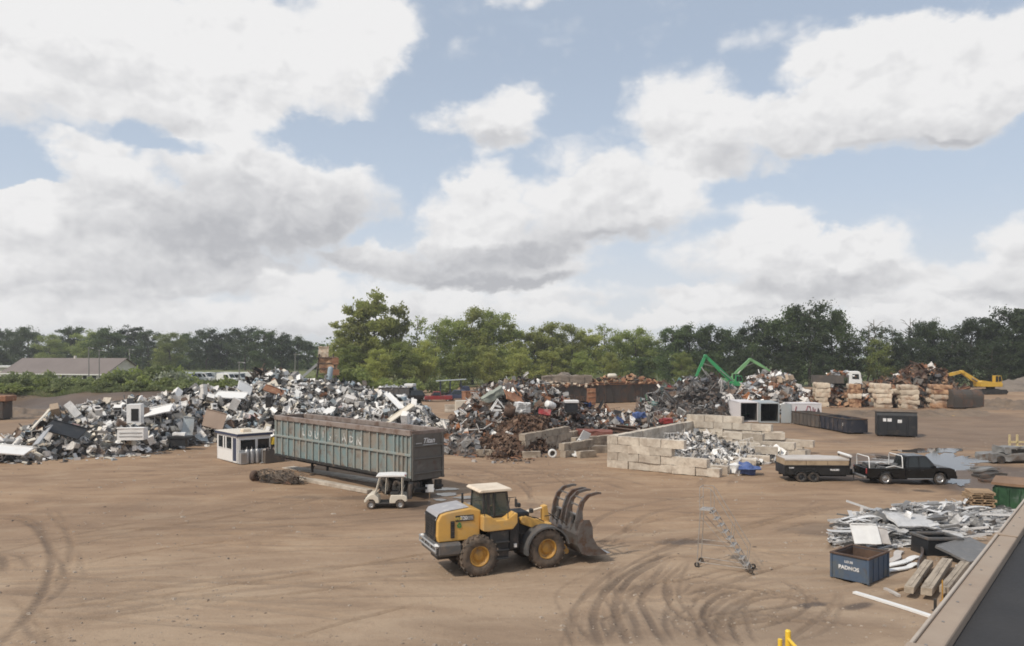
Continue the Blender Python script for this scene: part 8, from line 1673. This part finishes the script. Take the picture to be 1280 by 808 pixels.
for i, (nm, lb, cat, px, py, z, sz, mt, e) in enumerate([('metal_sheet', 'broad white panel standing upright behind the blue bin', 'panel', 1082, 690, .75, (1.25, .9, .05), 'white_paint', (1.0, .05, .1)), ('metal_sheet', 'second white panel leaning beside the broad white panel', 'panel', 1102, 688, .6, (.7, .75, .05), 'tarp_pale', (.9, .2, .15)), ('steel_box', 'dark open steel box set into the aluminium heap', 'box', 1170, 692, .30, (1.6, 1.1, .8), 'dumpster_black', (0, .04, .15)), ('sheet_pile', 'dark grey sheet lying slanted right of the dark steel box', 'panel', 1212, 702, .45, (2.3, 1.5, .10), 'aluminium_dark', (.22, -.05, .45)), ('corrugated_sheet', 'large crinkled silver sheet on top of the aluminium heap', 'sheet metal', 1140, 675, .85, (2.4, 1.2, .08), 'aluminium', (.35, .12, .25)), ('corrugated_sheet', 'dark crinkled roll of sheet behind the white panels', 'sheet metal', 1112, 668, .75, (1.2, .9, .35), 'aluminium_dark', (.2, .1, .5))]):
    q = G(px, py); q.z = gz1(q.x, q.y) + z; t = thing(nm, lb, cat, q, 0, 'aluminium pieces of the foreground heap' if 'alumin' in mt else None, rot=e)
    if nm == 'steel_box': open_box(t, 1.6, 1.1, .8, mt, 'bin_rust', ribs=False, t=.04, z0=-.4, rim='loader_grey')
    else: MB().gbox((0, 0, 0), sz, 9).dent(.10 if 'corr' in nm else .03, 2.5, i).build('sheet', mt, t); MB().box((0, sz[1] / 2, .03), (sz[0] * .95, .04, .08)).build('folded_edge', mt, t)
for p1, p2, wd, ht, mt, lb, nm in [((1136, 745), (1161, 710), .30, .22, 'concrete_weathered', 'thick pale post lying nearest the blue bin', 'concrete_post'), ((1158, 747), (1184, 708), .36, .26, 'concrete_weathered', 'thick pale post lying in the middle of the three by the parapet', 'concrete_post'), ((1180, 745), (1206, 712), .30, .22, 'concrete_weathered', 'thick pale post lying nearest the parapet', 'concrete_post'), ((1068, 738), (1168, 769), .20, .07, 'white_paint', 'long white plank lying on the dirt in front of the blue bin', 'plank'), ((1106, 733), (1124, 742), .12, .08, 'tarp_pale', 'short pale offcut beside the blue bin', 'plank'), ((1110, 707), (1150, 697), .30, .05, 'white_paint', 'upper white curved strip right of the blue bin', 'metal_strip'), ((1108, 713), (1150, 705), .26, .05, 'white_paint', 'lower white strip right of the blue bin', 'metal_strip'), ((1112, 702), (1128, 690), .30, .05, 'tarp_pale', 'pale strip slanting beside the blue bin', 'metal_strip'), ((1200, 706), (1240, 698), .30, .05, 'white_paint', 'white flat strip half hidden by the parapet', 'metal_strip'), ((1150, 690), (1152, 728), .08, .3, 'steel_worn', 'rusty rod frame beside the dark steel box', 'metal_strip'), ((1120, 735), (1190, 722), .10, .08, 'wood', 'thin wooden batten lying across beneath the posts', 'batten')]:
    a, b = G(*p1, .12), G(*p2, .12); d = b - a; c_ = (a + b) / 2; t = thing(nm, lb, nm.replace('_', ' '), (c_.x, c_.y, gz1(c_.x, c_.y) + ht / 2 + (.18 if mt == 'concrete_weathered' else .02)), math.atan2(d.y, d.x)); mb = MB(); L = d.length; N = 6
    for j in range(N): x0 = -L / 2 + L * j / N; mb.box((x0 + L / N / 2, .0 + (.06 * math.sin(j * 1.1) if nm == 'metal_strip' else 0), .0), (L / N + .002, wd, ht))
    if nm == 'concrete_post': mb = MB().gbox((0, 0, 0), (L, wd, ht), 5).dent(.025, 2, j); mb.build('beam', mt, t); MB().box((0, 0, ht / 2 + .012), (L * .94, wd * .3, .025)).build('ridge', mt, t)
    else:
        vs_ = []; fs = []
        for j in range(13):
            x = -L / 2 + L * j / 12; yy = (.10 * math.sin(j * .5 + wd * 9) if nm == 'metal_strip' else .03 * math.sin(j * .26)); zz = .05 * abs(math.sin(j * .4)) if nm == 'metal_strip' else 0
            vs_ += [(x, yy - wd / 2, zz - ht / 2), (x, yy + wd / 2, zz - ht / 2), (x, yy + wd / 2, zz + ht / 2), (x, yy - wd / 2, zz + ht / 2)]
        for j in range(12):
            a4 = j * 4; fs += [(a4 + q_, a4 + (q_ + 1) % 4, a4 + 4 + (q_ + 1) % 4, a4 + 4 + q_) for q_ in range(4)]
        fs += [(0, 3, 2, 1), (48, 49, 50, 51)]; MB().add(vs_, fs).build('strip', mt, t)
p = G(1178, 752); t = thing('marker_post', 'thin yellow marker post standing by the parapet', 'post', (p.x, p.y, gz1(p.x, p.y))); MB().cyl((0, 0, 0), (0, 0, .75), .026, n=8).build('pole', 'rim_yellow', t); MB().box((0, 0, .02), (.12, .12, .04)).build('foot', 'rim_yellow', t)
p = G(1169, 764); t = thing('stub_post', 'short dark stub post beside the end of the white plank', 'post', (p.x, p.y, gz1(p.x, p.y))); MB().cyl((0, 0, 0), (0, 0, .4), .05, n=8).build('pole', 'chassis_black', t); MB().box((0, 0, .01), (.16, .16, .03)).build('foot', 'chassis_black', t)
# labels that still agree: say which is larger, or share the label within the group
by = {}
for o, fixed, s_ in PIECES: by.setdefault(o['label'], []).append(o)
for lb, os_ in by.items():
    if len(os_) > 1:
        os_.sort(key=lambda o: -o.scale[0])
        nm = ['larger', 'smaller'] if len(os_) == 2 else (['largest', 'middle-sized', 'smallest'] if len(os_) == 3 else None)
        if nm and len(lb.split()) < 16:
            for o, w_ in zip(os_, nm): o['label'] = f'{w_} {lb}'
